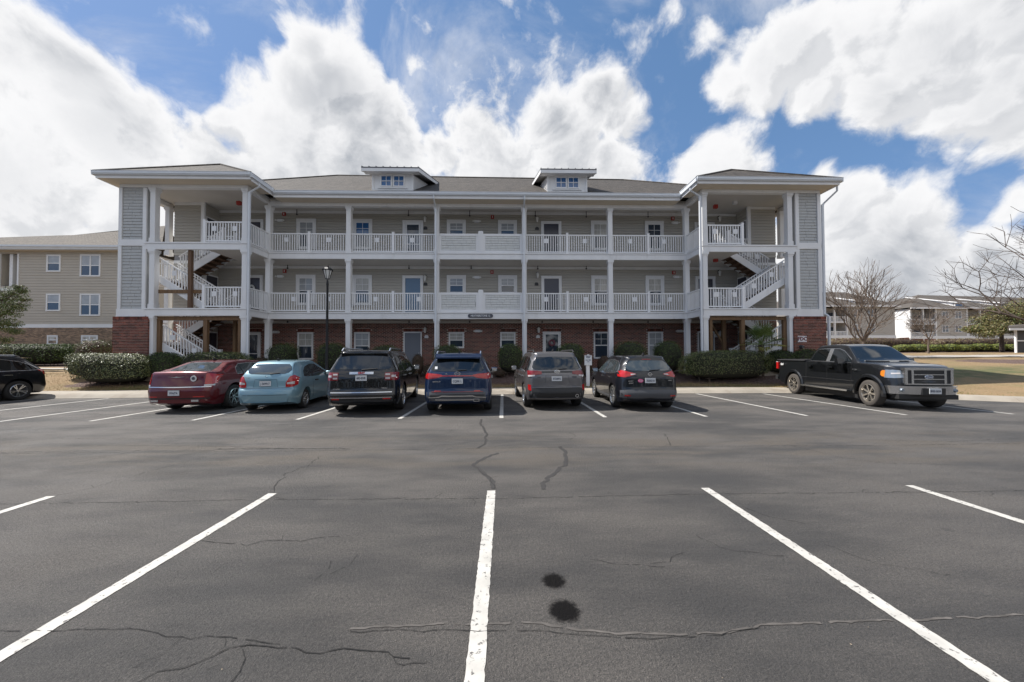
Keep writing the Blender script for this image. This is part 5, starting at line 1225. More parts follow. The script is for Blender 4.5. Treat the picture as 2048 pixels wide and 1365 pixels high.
obj('bumper_cladding', patch(bv, 'rear', [(-.93, .38, .62), (-.7, .37, .61), (.7, .37, .61), (.93, .38, .62)], 20, 5, .006), 'gplastic', r, smooth=60, fix=False)
obj('bumper_recess', patch(bv, 'rear', [(-.74, .49, .55), (0, .49, .57), (.74, .49, .55)], 14, 2, .011), 'plastic', r, fix=False)
obj('skid_trim', patch(bv, 'rear', [(-.78, .46, .478), (-.5, .475, .50), (-.42, .50, .53), (.42, .50, .53), (.5, .475, .50), (.78, .46, .478)], 20, 1, .02), 'chrome', r, fix=False)
obj('skid_trim', patch(bv, 'rear', [(-.6, .40, .425), (.6, .40, .425)], 12, 1, .02), 'chrome', r, fix=False)
x = on(bv, -.52, .42); obj('exhaust_tip', MB().box(x-.025, x+.08, -.60, -.44, .36, .43), 'chrome', r); obj('exhaust_bore', MB().box(x-.028, x-.026, -.585, -.455, .372, .418), 'plastic', r)
sp = MB(); sp.hexa([(-.72, -.62, 1.53), (-.72, .62, 1.53), (-.45, .66, 1.6), (-.45, -.66, 1.6), (-.72, -.62, 1.565), (-.72, .62, 1.565), (-.45, .66, 1.67), (-.45, -.66, 1.67)]); obj('high_spoiler', sp, 'p_blue', r)
o = MB().lathe([(.045, -.004), (.058, -.004), (.058, .004), (.045, .004), (.045, -.004)], (0, 0, 0), 'y', 24); o.v = [(on(bv, 0, 1.12)-.012+b, a*1.4, 1.12+c) for a, b, c in o.v]; obj('oval_badge', o, 'chrome', r)
ring_text(r, 'H', .085, on(bv, 0, 1.12)-.012, 0, 1.12); ring_text(r, 'SEL', .05, on(bv, .28, 1.10)-.01, .3, 1.115); ring_text(r, 'SANTA FE', .05, on(bv, .55, .90)-.006, .56, .90)
plate_at(r, bv, 'rear', 0.0, .92, 'CQRK L'); rear_wiper(r, bv, 0, 1.21, -.25, 1.22); antenna(r, -.25, 1.69); rails(r, -.45, 1.3, .62, 1.675); make_mirrors(r, 1.95, 1.05, 1.12, 'p_blue', (.13, .22, .16))
obj('window_sticker', patch(bv, 'rear', [(.56, 1.24, 1.31), (.63, 1.24, 1.31)], 2, 2, .01), 'paper', r, fix=False)
# ---- grey suv
Bd = Body(suv_top(4.65, .95, 1.73, .50, .66, 1.0, 1.19, 1.54, 1.06), 1.83, 1.10, 2.67, .365, bot=.26, tumble=.22, rk=.20, rc=.36, bow=.11)
r, bv = mk('parked_suv', 'metallic grey suv with black lower bumper and upright red reflectors', 'suv', 1.53, 11.03, 3.6, Bd, 'p_grey')
wheels(r, 2.67, 1.58, .365, .225, 5, .24)
obj('rear_window', patch(bv, 'rear', [(-.72, 1.24, 1.27), (-.67, 1.20, 1.42), (-.60, 1.19, 1.56), (0, 1.18, 1.575), (.60, 1.19, 1.56), (.67, 1.20, 1.42), (.72, 1.24, 1.27)], 20, 10, .005), 'tint', r, smooth=60, fix=False)
side_stuff(r, bv, [(-.6, 1.15, 1.18), (-.5, 1.13, 1.42), (-.3, 1.12, 1.54), (.6, 1.11, 1.59), (1.2, 1.10, 1.57), (1.55, 1.10, 1.47), (2.1, 1.10, 1.13)], 'tint', 'chrome', [(.08, .08, 0), (1.0, .08, -.03)], [(.28, .96), (1.2, .95)], [[(.5, .5), (.1, .85)], [(1.0, .3), (1.0, 1.06)], [(2.0, .3), (2.1, 1.0)]])
for s in (1, -1):
    k = [(.46, 1.06, 1.14), (.60, 1.04, 1.16), (.85, .98, 1.16)]; lens(r, bv, 'rear', k if s > 0 else mir(k), 'dredlens')
    k = [(.66, 1.0, 1.04), (.84, .98, 1.03)]; lens(r, bv, 'rear', k if s > 0 else mir(k), 'clearlens', 'reverse_light', off=.018)
    k = [(.77, .57, .74), (.85, .60, .76)]; lens(r, bv, 'rear', k if s > 0 else mir(k), 'redlens', 'reflector')
obj('tailgate_trim', patch(bv, 'rear', [(-.50, 1.105, 1.14), (.50, 1.105, 1.14)], 12, 1, .01), 'plastic', r, fix=False)
obj('bumper_cladding', patch(bv, 'rear', [(-.90, .38, .56), (-.74, .37, .65), (-.66, .37, .665), (.66, .37, .665), (.74, .37, .65), (.90, .38, .56)], 22, 6, .007), 'plastic', r, smooth=60, fix=False)
obj('bumper_recess', patch(bv, 'rear', [(-.62, .43, .44), (-.55, .40, .52), (-.3, .40, .50), (.3, .40, .50), (.55, .40, .52), (.62, .43, .44)], 14, 2, .013), 'rubber', r, fix=False)
seam(bv, 'rear', [(-.36, .79), (-.34, 1.03), (.34, 1.03), (.36, .79)], r); seam(bv, 'rear', [(-.74, .70), (.74, .70)], r, .01)
o = MB().lathe([(.0, 0), (.05, 0), (.058, .004)], (0, 0, 0), 'y', 24); o.v = [(on(bv, 0, 1.125)-.018+b, a*1.5, 1.125+c) for a, b, c in o.v]; obj('oval_badge', o, 'chrome', r)
ring_text(r, 'SUBARU', .04, on(bv, .55, .97)-.006, .52, .97, 'plastic'); ring_text(r, 'FORESTER', .04, on(bv, -.52, .97)-.006, -.5, .97, 'plastic')
x = on(bv, -.6, .43); q_ = obj('exhaust_tip', MB().lathe([(.035, -.06), (.05, -.06), (.05, .1)], (0, 0, 0), 'y', 16), 'chrome', r); q_.rotation_euler = (0, 0, R(-90)); q_.location = (x+.02, -.58, .42)
plate_at(r, bv, 'rear', 0.02, .93, '3720892'); rear_wiper(r, bv, 0, 1.20, -.3, 1.22); antenna(r, -.2, 1.74); rails(r, -.4, 1.3, .62, 1.72, 'plastic', .05); make_mirrors(r, 1.9, 1.02, 1.15, 'p_grey', (.13, .2, .17))
# ---- black compact suv
Bd = Body(suv_top(4.38, .88, 1.60, .50, .64, .98, 1.15, 1.43, 1.0), 1.84, 1.03, 2.646, .345, bot=.22, tumble=.27, rk=.23, rc=.40, bow=.13)
r, bv = mk('parked_suv', 'small blue black suv with wide red tail lights and a pink oval sticker', 'suv', 4.25, 10.64, -2.7, Bd, 'p_night'); r.scale = (1, .97, 1)
wheels(r, 2.646, 1.60, .345, .22, 9, .24)
obj('rear_window', patch(bv, 'rear', [(-.66, 1.24, 1.27), (-.60, 1.18, 1.36), (-.50, 1.16, 1.445), (0, 1.15, 1.46), (.50, 1.16, 1.445), (.60, 1.18, 1.36), (.66, 1.24, 1.27)], 20, 10, .005), 'cglass', r, smooth=60, fix=False)
side_stuff(r, bv, [(-.42, 1.13, 1.15), (-.3, 1.11, 1.30), (0, 1.08, 1.42), (.6, 1.05, 1.47), (1.2, 1.04, 1.44), (1.5, 1.04, 1.35), (2.05, 1.04, 1.07)], 'cglass', 'chrome', [(.05, .09, .03), (.98, .08, -.03)], [(.25, .93), (1.2, .92)], [[(.48, .48), (.1, .8)], [(.98, .3), (.98, 1.0)], [(2.0, .3), (2.05, .95)]])
for s in (1, -1):
    k = [(.40, 1.06, 1.07), (.50, 1.02, 1.10), (.72, .97, 1.16), (.91, .99, 1.19)]; lens(r, bv, 'rear', k if s > 0 else mir(k), 'redlens')
    k = [(.42, 1.055, 1.075), (.55, 1.03, 1.075)]; lens(r, bv, 'rear', k if s > 0 else mir(k), 'clearlens', 'reverse_light', off=.018)
    k = [(.58, .43, .465), (.74, .43, .465)]; lens(r, bv, 'rear', k if s > 0 else mir(k), 'redlens', 'reflector', off=.02)
    v = 'left' if s > 0 else 'right'; obj('sill_trim', patch(bv, v, [(.45, .27, .33), (2.2, .27, .33)], 16, 2, .012), 'gplastic', r, fix=False)
obj('bumper_cladding', patch(bv, 'rear', [(-.93, .38, .58), (-.6, .37, .62), (.6, .37, .62), (.93, .38, .58)], 22, 6, .007), 'gplastic', r, smooth=60, fix=False)
seam(bv, 'rear', [(-.5, .70), (-.44, .98), (.44, .98), (.5, .70)], r)
o = MB().lathe([(.036, -.006), (.055, -.006), (.055, .006), (.036, .006), (.036, -.006)], (0, 0, 0), 'y', 24); o.v = [(on(bv, 0, 1.06)-.014+b, a, 1.06+c) for a, b, c in o.v]; bd = obj('round_badge', o, 'chrome', r)
x = on(bv, 0, 1.06)-.014; obj('badge_bar', MB().box(x-.008, x+.008, -.075, .075, 1.05, 1.07), 'chrome', bd)
o = MB().lathe([(.0, -.004), (.05, -.004), (.05, .004)], (0, 0, 0), 'y', 24); o.v = [(on(bv, .28, .88)-.010+b, .28+a*1.55, .875+c) for a, b, c in o.v]; so_ = obj('oval_sticker', o, 'pink', r); ring_text(so_, 'Coast', .045, on(bv, .28, .88)-.016, .28, .875, 'whiteprint')
for y, z, t_ in ((.55, .86, 'ROGUE'), (.55, .80, 'SPORT'), (-.6, .88, 'AWD')): ring_text(r, t_, .045, on(bv, y, z)-.006, y, z)
plate_at(r, bv, 'rear', 0.0, .885, '3230218'); rear_wiper(r, bv, 0.0, 1.17, -.32, 1.19); antenna(r, -.2, 1.61); make_mirrors(r, 1.85, 1.03, 1.08, 'p_night', (.13, .22, .16))
obj('third_brake_light', patch(bv, 'rear', [(-.13, 1.475, 1.50), (.13, 1.475, 1.50)], 4, 1, .01), 'dredlens', r, fix=False)
# ---- black suv at the left edge, backed in
Bd = Body([(-.92, .36), (-.96, .52), (-.93, .68), (-.90, 1.0), (-.80, 1.12), (-.52, 1.38), (-.30, 1.58), (-.05, 1.63), (.7, 1.66), (1.5, 1.62), (1.9, 1.48), (2.3, 1.2), (2.7, 1.02), (3.3, .95), (3.62, .75), (3.7, .4)], 1.88, 1.07, 2.7, .365, bot=.22, tumble=.26, rk=.2, bow=.12)
r, bv = mk('parked_suv', 'black suv backed in at the left edge, only its rear half in view', 'suv', -18.93, 13.30, 180, Bd, 'p_night')
wheels(r, 2.7, 1.63, .365, .235, 5, .245)
side_stuff(r, bv, [(-.62, 1.13, 1.15), (-.45, 1.12, 1.26), (-.1, 1.11, 1.43), (.4, 1.10, 1.53), (1.1, 1.09, 1.53), (1.6, 1.08, 1.42), (2.2, 1.08, 1.12)], 'tint', 'chrome', [(.1, .06, 0), (1.0, .08, 0)], [(.3, .95), (1.2, .94)], [[(.48, .5), (.1, .85), (.08, 1.05)], [(1.0, .3), (1.0, 1.05)]])
for s in (1, -1):
    k = [(.55, .98, 1.10), (.88, .94, 1.12)]; lens(r, bv, 'rear', k if s > 0 else mir(k), 'redlens')
    lens(r, bv, 'left' if s > 0 else 'right', [(-.93, .96, 1.08), (-.84, .93, 1.13), (-.66, 1.04, 1.13), (-.55, 1.09, 1.12)], 'redlens', off=.01)
    obj('chrome_strip', patch(bv, 'left' if s > 0 else 'right', [(.5, .30, .325), (2.2, .30, .325)], 12, 1, .012), 'chrome', r, fix=False)
    obj('fuel_door_lock', MB().box(-.02, .02, s*.925, s*.945, .98, 1.0), 'chrome', r)
obj('rear_window', patch(bv, 'rear', [(-.6, 1.18, 1.25), (-.5, 1.16, 1.5), (.5, 1.16, 1.5), (.6, 1.18, 1.25)], 14, 8, .005), 'tint', r, smooth=60, fix=False)
obj('high_spoiler', MB().hexa([(-.62, -.55, 1.57), (-.62, .55, 1.57), (-.1, .62, 1.6), (-.1, -.62, 1.6), (-.62, -.55, 1.60), (-.62, .55, 1.60), (-.1, .62, 1.68), (-.1, -.62, 1.68)]), 'p_night', r)
rails(r, -.2, 1.5, .62, 1.64, 'chrome', .03); plate_at(r, bv, 'rear', 0, .85, 'SC')
# ---- black pickup truck
tw_ = 1.88
Bd = Body([(-1.12, .62), (-1.16, .74), (-1.13, .9), (-1.12, 1.30), (-1.08, 1.375), (-.9, 1.385), (.72, 1.38), (3.0, 1.36), (3.35, 1.345), (4.0, 1.31), (4.34, 1.26), (4.45, 1.16), (4.52, .85), (4.54, .62)], tw_, 1.33, 3.67, .41, bot=.40, tumble=.02, rk=.06, rc=.12, cr=.045, bow=.09, frc=.6, frk=.30, arch=.09, z0w=.96)
hd = math.degrees(math.atan2(-( -.211), -.977)); hd = 180-10
r, bv = mk('pickup_truck', 'black crew cab pickup truck with chrome grille, backed in over the kerb on the right', 'truck', 12.85, 13.85, hd, Bd, 'p_truck'); r.scale = (.97, .93, 1)
wheels(r, 3.67, 1.66, .41, .27, 7, .29, dusty=True, rimm='rimc', steer=R(-4))
Cb = Body([(.74, 1.15), (.80, 1.37), (.95, 1.68), (1.06, 1.87), (1.25, 1.935), (1.8, 1.965), (2.35, 1.94), (2.62, 1.86), (3.15, 1.44), (3.42, 1.31), (3.44, 1.1)], 1.88, 1.33, 3.67, .41, bot=.95, tumble=.24, rk=.10, rc=.2, frc=.3, frk=.12, cr=.08, noarch=True, bow=.05)
cme = mesh_of(Cb.build(), 'cab', M['p_truck'], 38); put('cab', cme, r); cbv = bvh_of(cme)
for v in ('left', 'right'):
    g = obj('side_window', patch(cbv, v, [(1.0, 1.39, 1.42), (1.08, 1.385, 1.66), (1.20, 1.38, 1.80), (1.70, 1.375, 1.82), (1.80, 1.37, 1.82)], 16, 6, .004), 'tint', r, smooth=60, fix=False)
    g2_ = obj('side_window', patch(cbv, v, [(1.98, 1.37, 1.815), (2.25, 1.37, 1.80), (2.50, 1.36, 1.72), (2.90, 1.35, 1.45), (2.95, 1.35, 1.37)], 16, 6, .004), 'tint', r, smooth=60, fix=False)
    obj('pillar', patch(cbv, v, [(1.80, 1.37, 1.82), (1.98, 1.37, 1.815)], 3, 6, .006), 'rim', r, fix=False)
    t = MB(); patch(cbv, v, [(1.0, 1.365, 1.385), (2.95, 1.335, 1.355)], 24, 1, .01, t)
    patch(cbv, v, [(1.06, 1.66, 1.68), (1.20, 1.80, 1.82), (1.8, 1.82, 1.835), (2.25, 1.805, 1.82), (2.50, 1.725, 1.74), (2.92, 1.44, 1.465)], 24, 1, .01, t); obj('window_trim', t, 'chrome', r, fix=False)
    seam(bv, v, [(.76, .42), (.76, 1.32)], r, .014); seam(bv, v, [(1.88, .42), (1.88, 1.33)], r, .009); seam(bv, v, [(2.98, .42), (2.98, 1.32)], r, .009)
    obj('crease_strip', patch(bv, v, [(.5, .74, .752), (3.1, .74, .752)], 16, 1, .006), 'chrome', r, fix=False)
    s = 1 if v == 'left' else -1
    for x in (1.02, 2.1): obj('door_handle', MB().box(x-.12, x+.12, s*.93, s*.99, 1.15, 1.195), 'p_truck', r)
    obj('running_board', MB().beam((.62, s*.98, .42), (2.95, s*.98, .42), .16, .05), 'chrome', r); obj('board_tread', MB().beam((.66, s*.98, .447), (2.9, s*.98, .447), .1, .008), 'rubber', r)
    for xw in (0, 3.67):
        fl = MB(); n_ = 18
        for k in range(n_):
            a0, a1 = math.pi*(k/n_)*1.06-.1, math.pi*((k+1)/n_)*1.06-.1; pts = []
            for a in (a0, a1):
                for rr, yy in ((.49, .93), (.50, .99), (.57, .985), (.60, .94)): pts.append((xw+rr*math.cos(a), s*yy, .41+rr*math.sin(a)))
            i0 = len(fl.v); fl.v += pts; fl.f += [(i0+j, i0+j+1, i0+5+j, i0+4+j) for j in range(3)]
        obj('fender_flare', fl, 'p_truck', r, smooth=50)
    obj('tail_light', MB().box(-1.14, -.99, s*.83, s*.968, 1.0, 1.29), 'redlens', r); obj('tail_lens_rim', MB().box(-1.145, -1.01, s*.82, s*.97, 1.29, 1.315), 'clearlens', r)
    ring = text('4x4', .13, 'whiteprint', (-.72, s*.968, 1.2), r, 'badge', rot=(R(90), 0, R(180) if s > 0 else 0), ext=.003, font_bold=.006)
    text('F-150', .07, 'chrome', (3.17, s*.972, 1.12), r, 'badge', rot=(R(90), 0, R(180) if s > 0 else 0), ext=.003, font_bold=.003)
    q = MB(); q.hexa([(2.62, s*.99, 1.31), (2.80, s*.99, 1.31), (2.80, s*1.20, 1.31), (2.66, s*1.22, 1.31), (2.64, s*.99, 1.47), (2.78, s*.99, 1.47), (2.76, s*1.20, 1.49), (2.67, s*1.22, 1.49)]); mo = obj('mirror', q, 'p_truck', r); obj('mirror_glass', MB().box(2.615, 2.625, s*1.02, s*1.19, 1.33, 1.46), 'chrome', mo)
    obj('mirror_arm', MB().box(2.66, 2.76, s*.85, s*1.0, 1.33, 1.39), 'p_truck', mo)
    k = [(.62, .94, 1.14), (.76, .92, 1.16), (.88, .92, 1.14)]; lens(r, bv, 'front', k if s > 0 else mir(k), 'headlens', 'headlight')
    k = [(.66, 1.04, 1.08), (.80, 1.03, 1.07)]; lens(r, bv, 'front', k if s > 0 else mir(k), 'clearlens', 'headlight_bar', off=.02)
    lens(r, bv, v, [(4.06, 1.0, 1.1), (4.10, .96, 1.14), (4.16, .95, 1.14)], 'amber', 'corner_light'); lens(r, bv, v, [(4.16, .93, 1.16), (4.4, .93, 1.14)], 'headlens', 'headlight')
obj('windshield', patch(cbv, 'front', [(-.80, 1.40, 1.43), (-.74, 1.39, 1.66), (-.66, 1.38, 1.85), (0, 1.37, 1.89), (.66, 1.38, 1.85), (.74, 1.39, 1.66), (.80, 1.40, 1.43)], 20, 10, .005), 'tint', r, smooth=60, fix=False)
obj('hood_edge', patch(bv, 'top', [(3.46, -.8, .8), (3.5, -.8, .8)], 1, 16, .004), 'plastic', r, fix=False)
for s in (1, -1): seam(bv, 'top', [(3.42, s*.78), (4.45, s*.68)], r, .012)
x = on(bv, 0, .95, 'front'); gr = MB().box(x-.06, x+.015, -.60, .60, .76, 1.20); go_ = obj('grille', gr, 'plastic', r)
c = MB(); c.box(x-.1, x+.035, -.64, .64, 1.155, 1.225); c.box(x-.02, x+.03, -.62, .62, .745, .775)
for s in (1, -1): c.box(x-.05, x+.03, s*.56, s*.635, .776, 1.154); c.box(x, x+.03, s*.40, s*.46, .776, 1.154)
for z in (.90, 1.03): c.box(x, x+.03, -.398, .398, z-.012, z+.012)
obj('grille_surround', c, 'chrome', go_)
mm = MB()
for k in range(12): z = .785+k*.03; mm.box(x+.004, x+.02, -.56, .56, z, z+.008)
obj('grille_slats', mm, 'dgrey', go_, stuff=True)
o = MB().lathe([(.0, 0), (.052, 0), (.06, -.01)], (0, 0, 0), 'y', 28); o.v = [(x+.045+b, a*2.1, .965+c_) for a, b, c_ in o.v]; bd = obj('oval_badge', o, 'chrome', go_)
o = MB().lathe([(.0, 0), (.042, 0), (.044, -.01)], (0, 0, 0), 'y', 28); o.v = [(x+.051+b, a*2.15, .965+c_) for a, b, c_ in o.v]; obj('badge_face', o, 'badge', r); text('Ford', .07, 'whiteprint', (x+.053, 0, .965), r, 'badge', rot=(R(90), 0, R(90)), ext=.002)
bq = MB(); pts = []
for k in range(13):
    y = -.90+1.80*k/12; xx = 4.66-.30*(abs(y)/.90)**2.6; pts.append((xx, y))
for (x0, y0), (x1, y1) in zip(pts, pts[1:]): bq.hexa([(x0-.22, y0, .47), (x0-.02, y0, .47), (x1-.02, y1, .47), (x1-.22, y1, .47), (x0-.22, y0, .70), (x0+.01, y0, .70), (x1+.01, y1, .70), (x1-.22, y1, .70)])
obj('front_bumper', bq, 'chrome', r, smooth=30)
bq = MB()
for (x0, y0), (x1, y1) in zip(pts[4:-4], pts[5:-4]): bq.hexa([(x0-.05, y0, .46), (x0+.014, y0, .46), (x1+.014, y1, .46), (x1-.05, y1, .46), (x0-.05, y0, .655), (x0+.022, y0, .655), (x1+.022, y1, .655), (x1-.05, y1, .655)])
obj('bumper_inset', bq, 'plastic', r); obj('air_dam', MB().box(4.25, 4.5, -.78, .78, .33, .46), 'plastic', r)
for s in (1, -1): q_ = obj('fog_light', MB().lathe([(0, -.06), (.05, -.06), (.065, -.03), (.07, 0)], (0, 0, 0), 'y', 16), 'headlens', r); q_.rotation_euler = (0, 0, R(90)); q_.location = (4.49, s*.70, .585); q_.scale = (.8, .8, .8)
q = MB(); q.box(4.69, 4.702, -.155, .155, .50, .655); pq = obj('licence_plate', q, 'plate', r); text('BGE-3624', .085, 'platetext', (4.704, 0, .575), pq, rot=(R(90), 0, R(90)), ext=.001, sx=.75, font_bold=.002)
q = MB(); q.box(-1.28, -1.12, -.93, .93, .52, .72); obj('rear_bumper', q, 'chrome', r); obj('bed_cover', MB().box(-1.06, .72, -.86, .86, 1.385, 1.42), 'plastic', r)
for s in (1, -1): obj('bed_rail', MB().box(-1.1, .72, s*.86, s*.95, 1.375, 1.40), 'dgrey', r)
obj('wiper', MB().tube((3.22, -.65, 1.41), (3.30, .0, 1.39), .012).tube((3.24, -.05, 1.40), (3.26, .6, 1.40), .012), 'plastic', r)
obj('cab_antenna', MB().tube((1.6, 0, 1.96), (1.58, 0, 2.03), .008), 'plastic', r)
# ------------------------------------------------------------------ shrubs and hedges
def leafy(c, rx, ry, rz, n_, size, mats, flat=2.0, core_m='core', lumps=6, seed=1, bottom=.0, shell=.28, up=.0):
    """leaf faces spread through a superellipsoid volume of half sizes rx, ry, rz around c; returns meshes"""
    rnd = random.Random(seed); e = flat
    lump = [(rnd.uniform(-1, 1), rnd.uniform(-1, 1), rnd.uniform(-1, 1), rnd.uniform(.04, .12)) for _ in range(lumps)]
    mbs = [MB() for _ in mats]
    for i in range(n_):
        d = Vector((rnd.gauss(0, 1), rnd.gauss(0, 1), rnd.gauss(0, 1))).normalized()
        if d.z < -.5: d.z *= -.6; d.normalize()
        q = (abs(d.x)**e+abs(d.y)**e+abs(d.z)**e)**(1/e); s_ = 1/q
        k = 1-abs(rnd.gauss(0, shell*.55)); k += sum(a*max(0, 1-((d.x-lx)**2+(d.y-ly)**2+(d.z-lz)**2)*2.2) for lx, ly, lz, a in lump)+rnd.gauss(0, .018)
        p = Vector((d.x*s_*rx*k, d.y*s_*ry*k, d.z*s_*rz*k))+c
        if p.z < c.z-rz+bottom: p.z = c.z-rz+bottom+rnd.uniform(0, .15)
        nrm = (d+Vector((rnd.gauss(0, .5), rnd.gauss(0, .5), rnd.gauss(0, .5)+up))).normalized(); a = nrm.orthogonal().normalized(); a = Matrix.Rotation(rnd.uniform(0, 6.28), 3, nrm) @ a; b = nrm.cross(a); L = size*rnd.uniform(.6, 1.3); w = L*.5
        m = mbs[min(len(mats)-1, int(rnd.random()**1.0*len(mats)))]
        m.quad(p-a*L*.5, p+b*w*.5+nrm*L*.06, p+a*L*.5, p-b*w*.5+nrm*L*.06)
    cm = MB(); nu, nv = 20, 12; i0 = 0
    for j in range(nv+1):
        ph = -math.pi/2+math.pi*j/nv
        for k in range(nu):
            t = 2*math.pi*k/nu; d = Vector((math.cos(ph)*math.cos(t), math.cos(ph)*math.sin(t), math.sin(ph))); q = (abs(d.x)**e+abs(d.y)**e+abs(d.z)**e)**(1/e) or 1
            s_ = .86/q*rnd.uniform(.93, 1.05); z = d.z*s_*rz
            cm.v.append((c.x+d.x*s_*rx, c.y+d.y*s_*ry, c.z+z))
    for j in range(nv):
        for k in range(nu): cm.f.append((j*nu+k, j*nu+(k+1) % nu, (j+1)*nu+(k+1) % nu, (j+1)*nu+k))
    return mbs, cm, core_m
def bush(name, label, cat, x0, x1, ytop, Y, depth, mats, n_, size=.05, flat=2.4, group=None, base=None, core_m='core', seed=None, shell=.28, zb=None, up=0):
    a, b = at(x0, ytop, Y), at(x1, ytop, Y); zb = (terr((a.x+b.x)/2, Y) if zb is None else zb)-.03; zt = a.z; zt = (a.z+b.z)/2
    c = Vector(((a.x+b.x)/2, Y, (zb+zt)/2)); t = thing(name, (c.x, c.y, zb), label, cat, group)
    mbs, cm, k = leafy(c, (b.x-a.x)/2*.97, depth/2, (zt-zb)/2*.97, n_, size, mats, flat, core_m, seed=seed or int(x0*7+ytop), shell=shell, up=up)
    for m_, mn in zip(mbs, mats): obj('foliage', m_, mn, t, fix=False)
    obj('foliage_core', cm, core_m, t, smooth=True)  # dark filler shape added behind the leaves, blocks the view through
    st = MB()
    for k in range(7): ax = c.x+random.uniform(-.3, .3)*(b.x-a.x); st.tube((ax, c.y+random.uniform(-.2, .2)*depth, zb-.1), (ax+random.uniform(-.1, .1), c.y, zb+(zt-zb)*.4), .02, .012, 5)
    obj('stem', st, 'bark', t)
    return t
bush('glossy_hedge', 'large sunlit glossy leaved hedge in front of the left brick pier', 'hedge', 158, 306, 706, 16.0, 1.25, ['holly', 'bushlight', 'bushlight', 'dkgreen'], 15000, .06, 3.4, up=.5)
bush('glossy_hedge', 'smaller glossy shrub tucked behind the far left end of the big hedge', 'hedge', 143, 200, 707, 16.9, 1.0, ['holly', 'bushlight', 'dkgreen'], 5000, .06, 3.0, up=.5)
bush('dark_hedge', 'dark green hedge below the left stair flight, left of the sedan', 'hedge', 298, 364, 704, 16.35, .8, ['dkgreen', 'dkgreen', 'bushgreen'], 6000, .055, 3.2)
bush('clipped_hedge', 'clipped green hedge rising behind the burgundy sedan', 'hedge', 360, 508, 703, 16.3, .9, ['bushgreen', 'dkgreen', 'bushlight'], 11000, .05, 3.6)
bush('clipped_hedge', 'wide clipped green hedge between the small black suv and the pickup', 'hedge', 1360, 1538, 700, 16.2, 1.2, ['bushgreen', 'bushlight', 'bushlight', 'dkgreen'], 19000, .05, 3.4, up=.3)
bush('dark_hedge', 'dark shrub between the wide hedge and the pickup bed', 'shrub', 1532, 1592, 700, 16.45, .9, ['dkgreen', 'dkgreen', 'bushgreen'], 5000, .055, 2.8)
bush('dark_hedge', 'low green shrub at the foot of the right brick pier', 'shrub', 1585, 1642, 697, 16.4, .5, ['bushgreen', 'dkgreen'], 4000, .05, 3)
rb = [(538, 596, 686, 'round clipped shrub between the left tower downspout and the first window'), (635, 695, 685, 'round clipped shrub just behind the lamp post'), (740, 803, 689, 'round clipped shrub showing above the roof of the large black suv'),
      (866, 926, 688, 'round clipped shrub below the left small window, behind the blue suv'), (994, 1047, 686, 'tall clipped shrub below the right small window, beside the grey suv'), (1110, 1170, 685, 'round clipped shrub left of the white parking sign'),
      (1226, 1292, 681, 'flat topped clipped shrub above the small black suv roof'), (1307, 1362, 680, 'tall barrel shaped shrub right of the small black suv')]
for x0, x1, yt, lb in rb: bush('round_shrub', lb, 'shrub', x0, x1, yt, 17.35, (x1-x0)/690*17.3*.95, ['bushgreen', 'dkgreen', 'bushgreen'], 6500, .042, 2.6, group='round clipped shrubs along the front wall')
for x0, x1, yt, lb in [(822, 849, 706, 'thin reddish bush in front of the grey door'), (500, 545, 712, 'low brown bush behind the burgundy sedan roof'), (1150, 1186, 722, 'rust brown bush behind the white sign post'), (1193, 1224, 709, 'small brown bush left of the small black suv roof'),
                       (1040, 1060, 735, 'low brown plant left of the grey suv'), (845, 868, 728, 'low brown plant between the black and the blue suv'), (985, 1012, 738, 'low brown ground plant between the blue and the grey suv'), (1600, 1625, 738, 'brown')][:7]:
    bush('bare_shrub', lb, 'shrub', x0, x1, yt, 17.0, .8, ['brownleaf', 'brownleaf', 'dkgreen'], 2200, .04, 2.1, group='brown winter shrubs along the front wall', core_m='corebr', shell=.6)
bush('dark_hedge', 'long dark hedge in front of the tan building on the left', 'hedge', -60, 163, 688, 24.0, 2.2, ['dkgreen', 'bushgreen'], 14000, .09, 5)
bush('copper_shrub', 'copper tinged shrub left of the left brick pier', 'shrub', 161, 223, 679, 20.0, 1.5, ['copper', 'bushgreen', 'copper'], 5000, .06, 2.8, core_m='corebr')
bush('dark_hedge', 'dark green bush beside the copper tinged shrub', 'shrub', 212, 240, 690, 20.6, 1.2, ['dkgreen', 'bushgreen'], 2500, .06, 3)
bush('pale_shrub', 'pale green shrub at the very left edge above the black suv', 'shrub', -25, 10, 690, 22.0, 1.2, ['bushlight', 'holly'], 2500, .07, 2.6)
for x0, x1, lb in [(1644, 1850, 'long brown winter hedge behind the pickup'), (1850, 2075, 'long brown winter hedge behind the yellow green shrubs')]:
    bush('brown_hedge', lb, 'hedge', x0, x1, 677, 42, 3, ['brownleaf', 'oliveleaf', 'brownleaf'], 9000, .12, 5, core_m='corebr', zb=1.6)
k = 0
side = ['nearest the pickup windshield', 'second from the pickup', 'left of the small bare tree', 'right of the small bare tree', 'fifth from the pickup', 'left of the olive tree trunk', 'right of the olive tree trunk', 'beside the white shelter post']
for x0 in range(1790, 2030, 31):
    bush('yellow_shrub', 'bright yellow green low shrub, '+side[min(k, 7)], 'shrub', x0, x0+34, 688+random.uniform(-1, 2), 38+random.uniform(-.4, .4), 1.6, ['yellowleaf', 'yellowleaf', 'bushgreen'], 2200, .1, 2.4, group='row of yellow green shrubs across the lawn'); k += 1
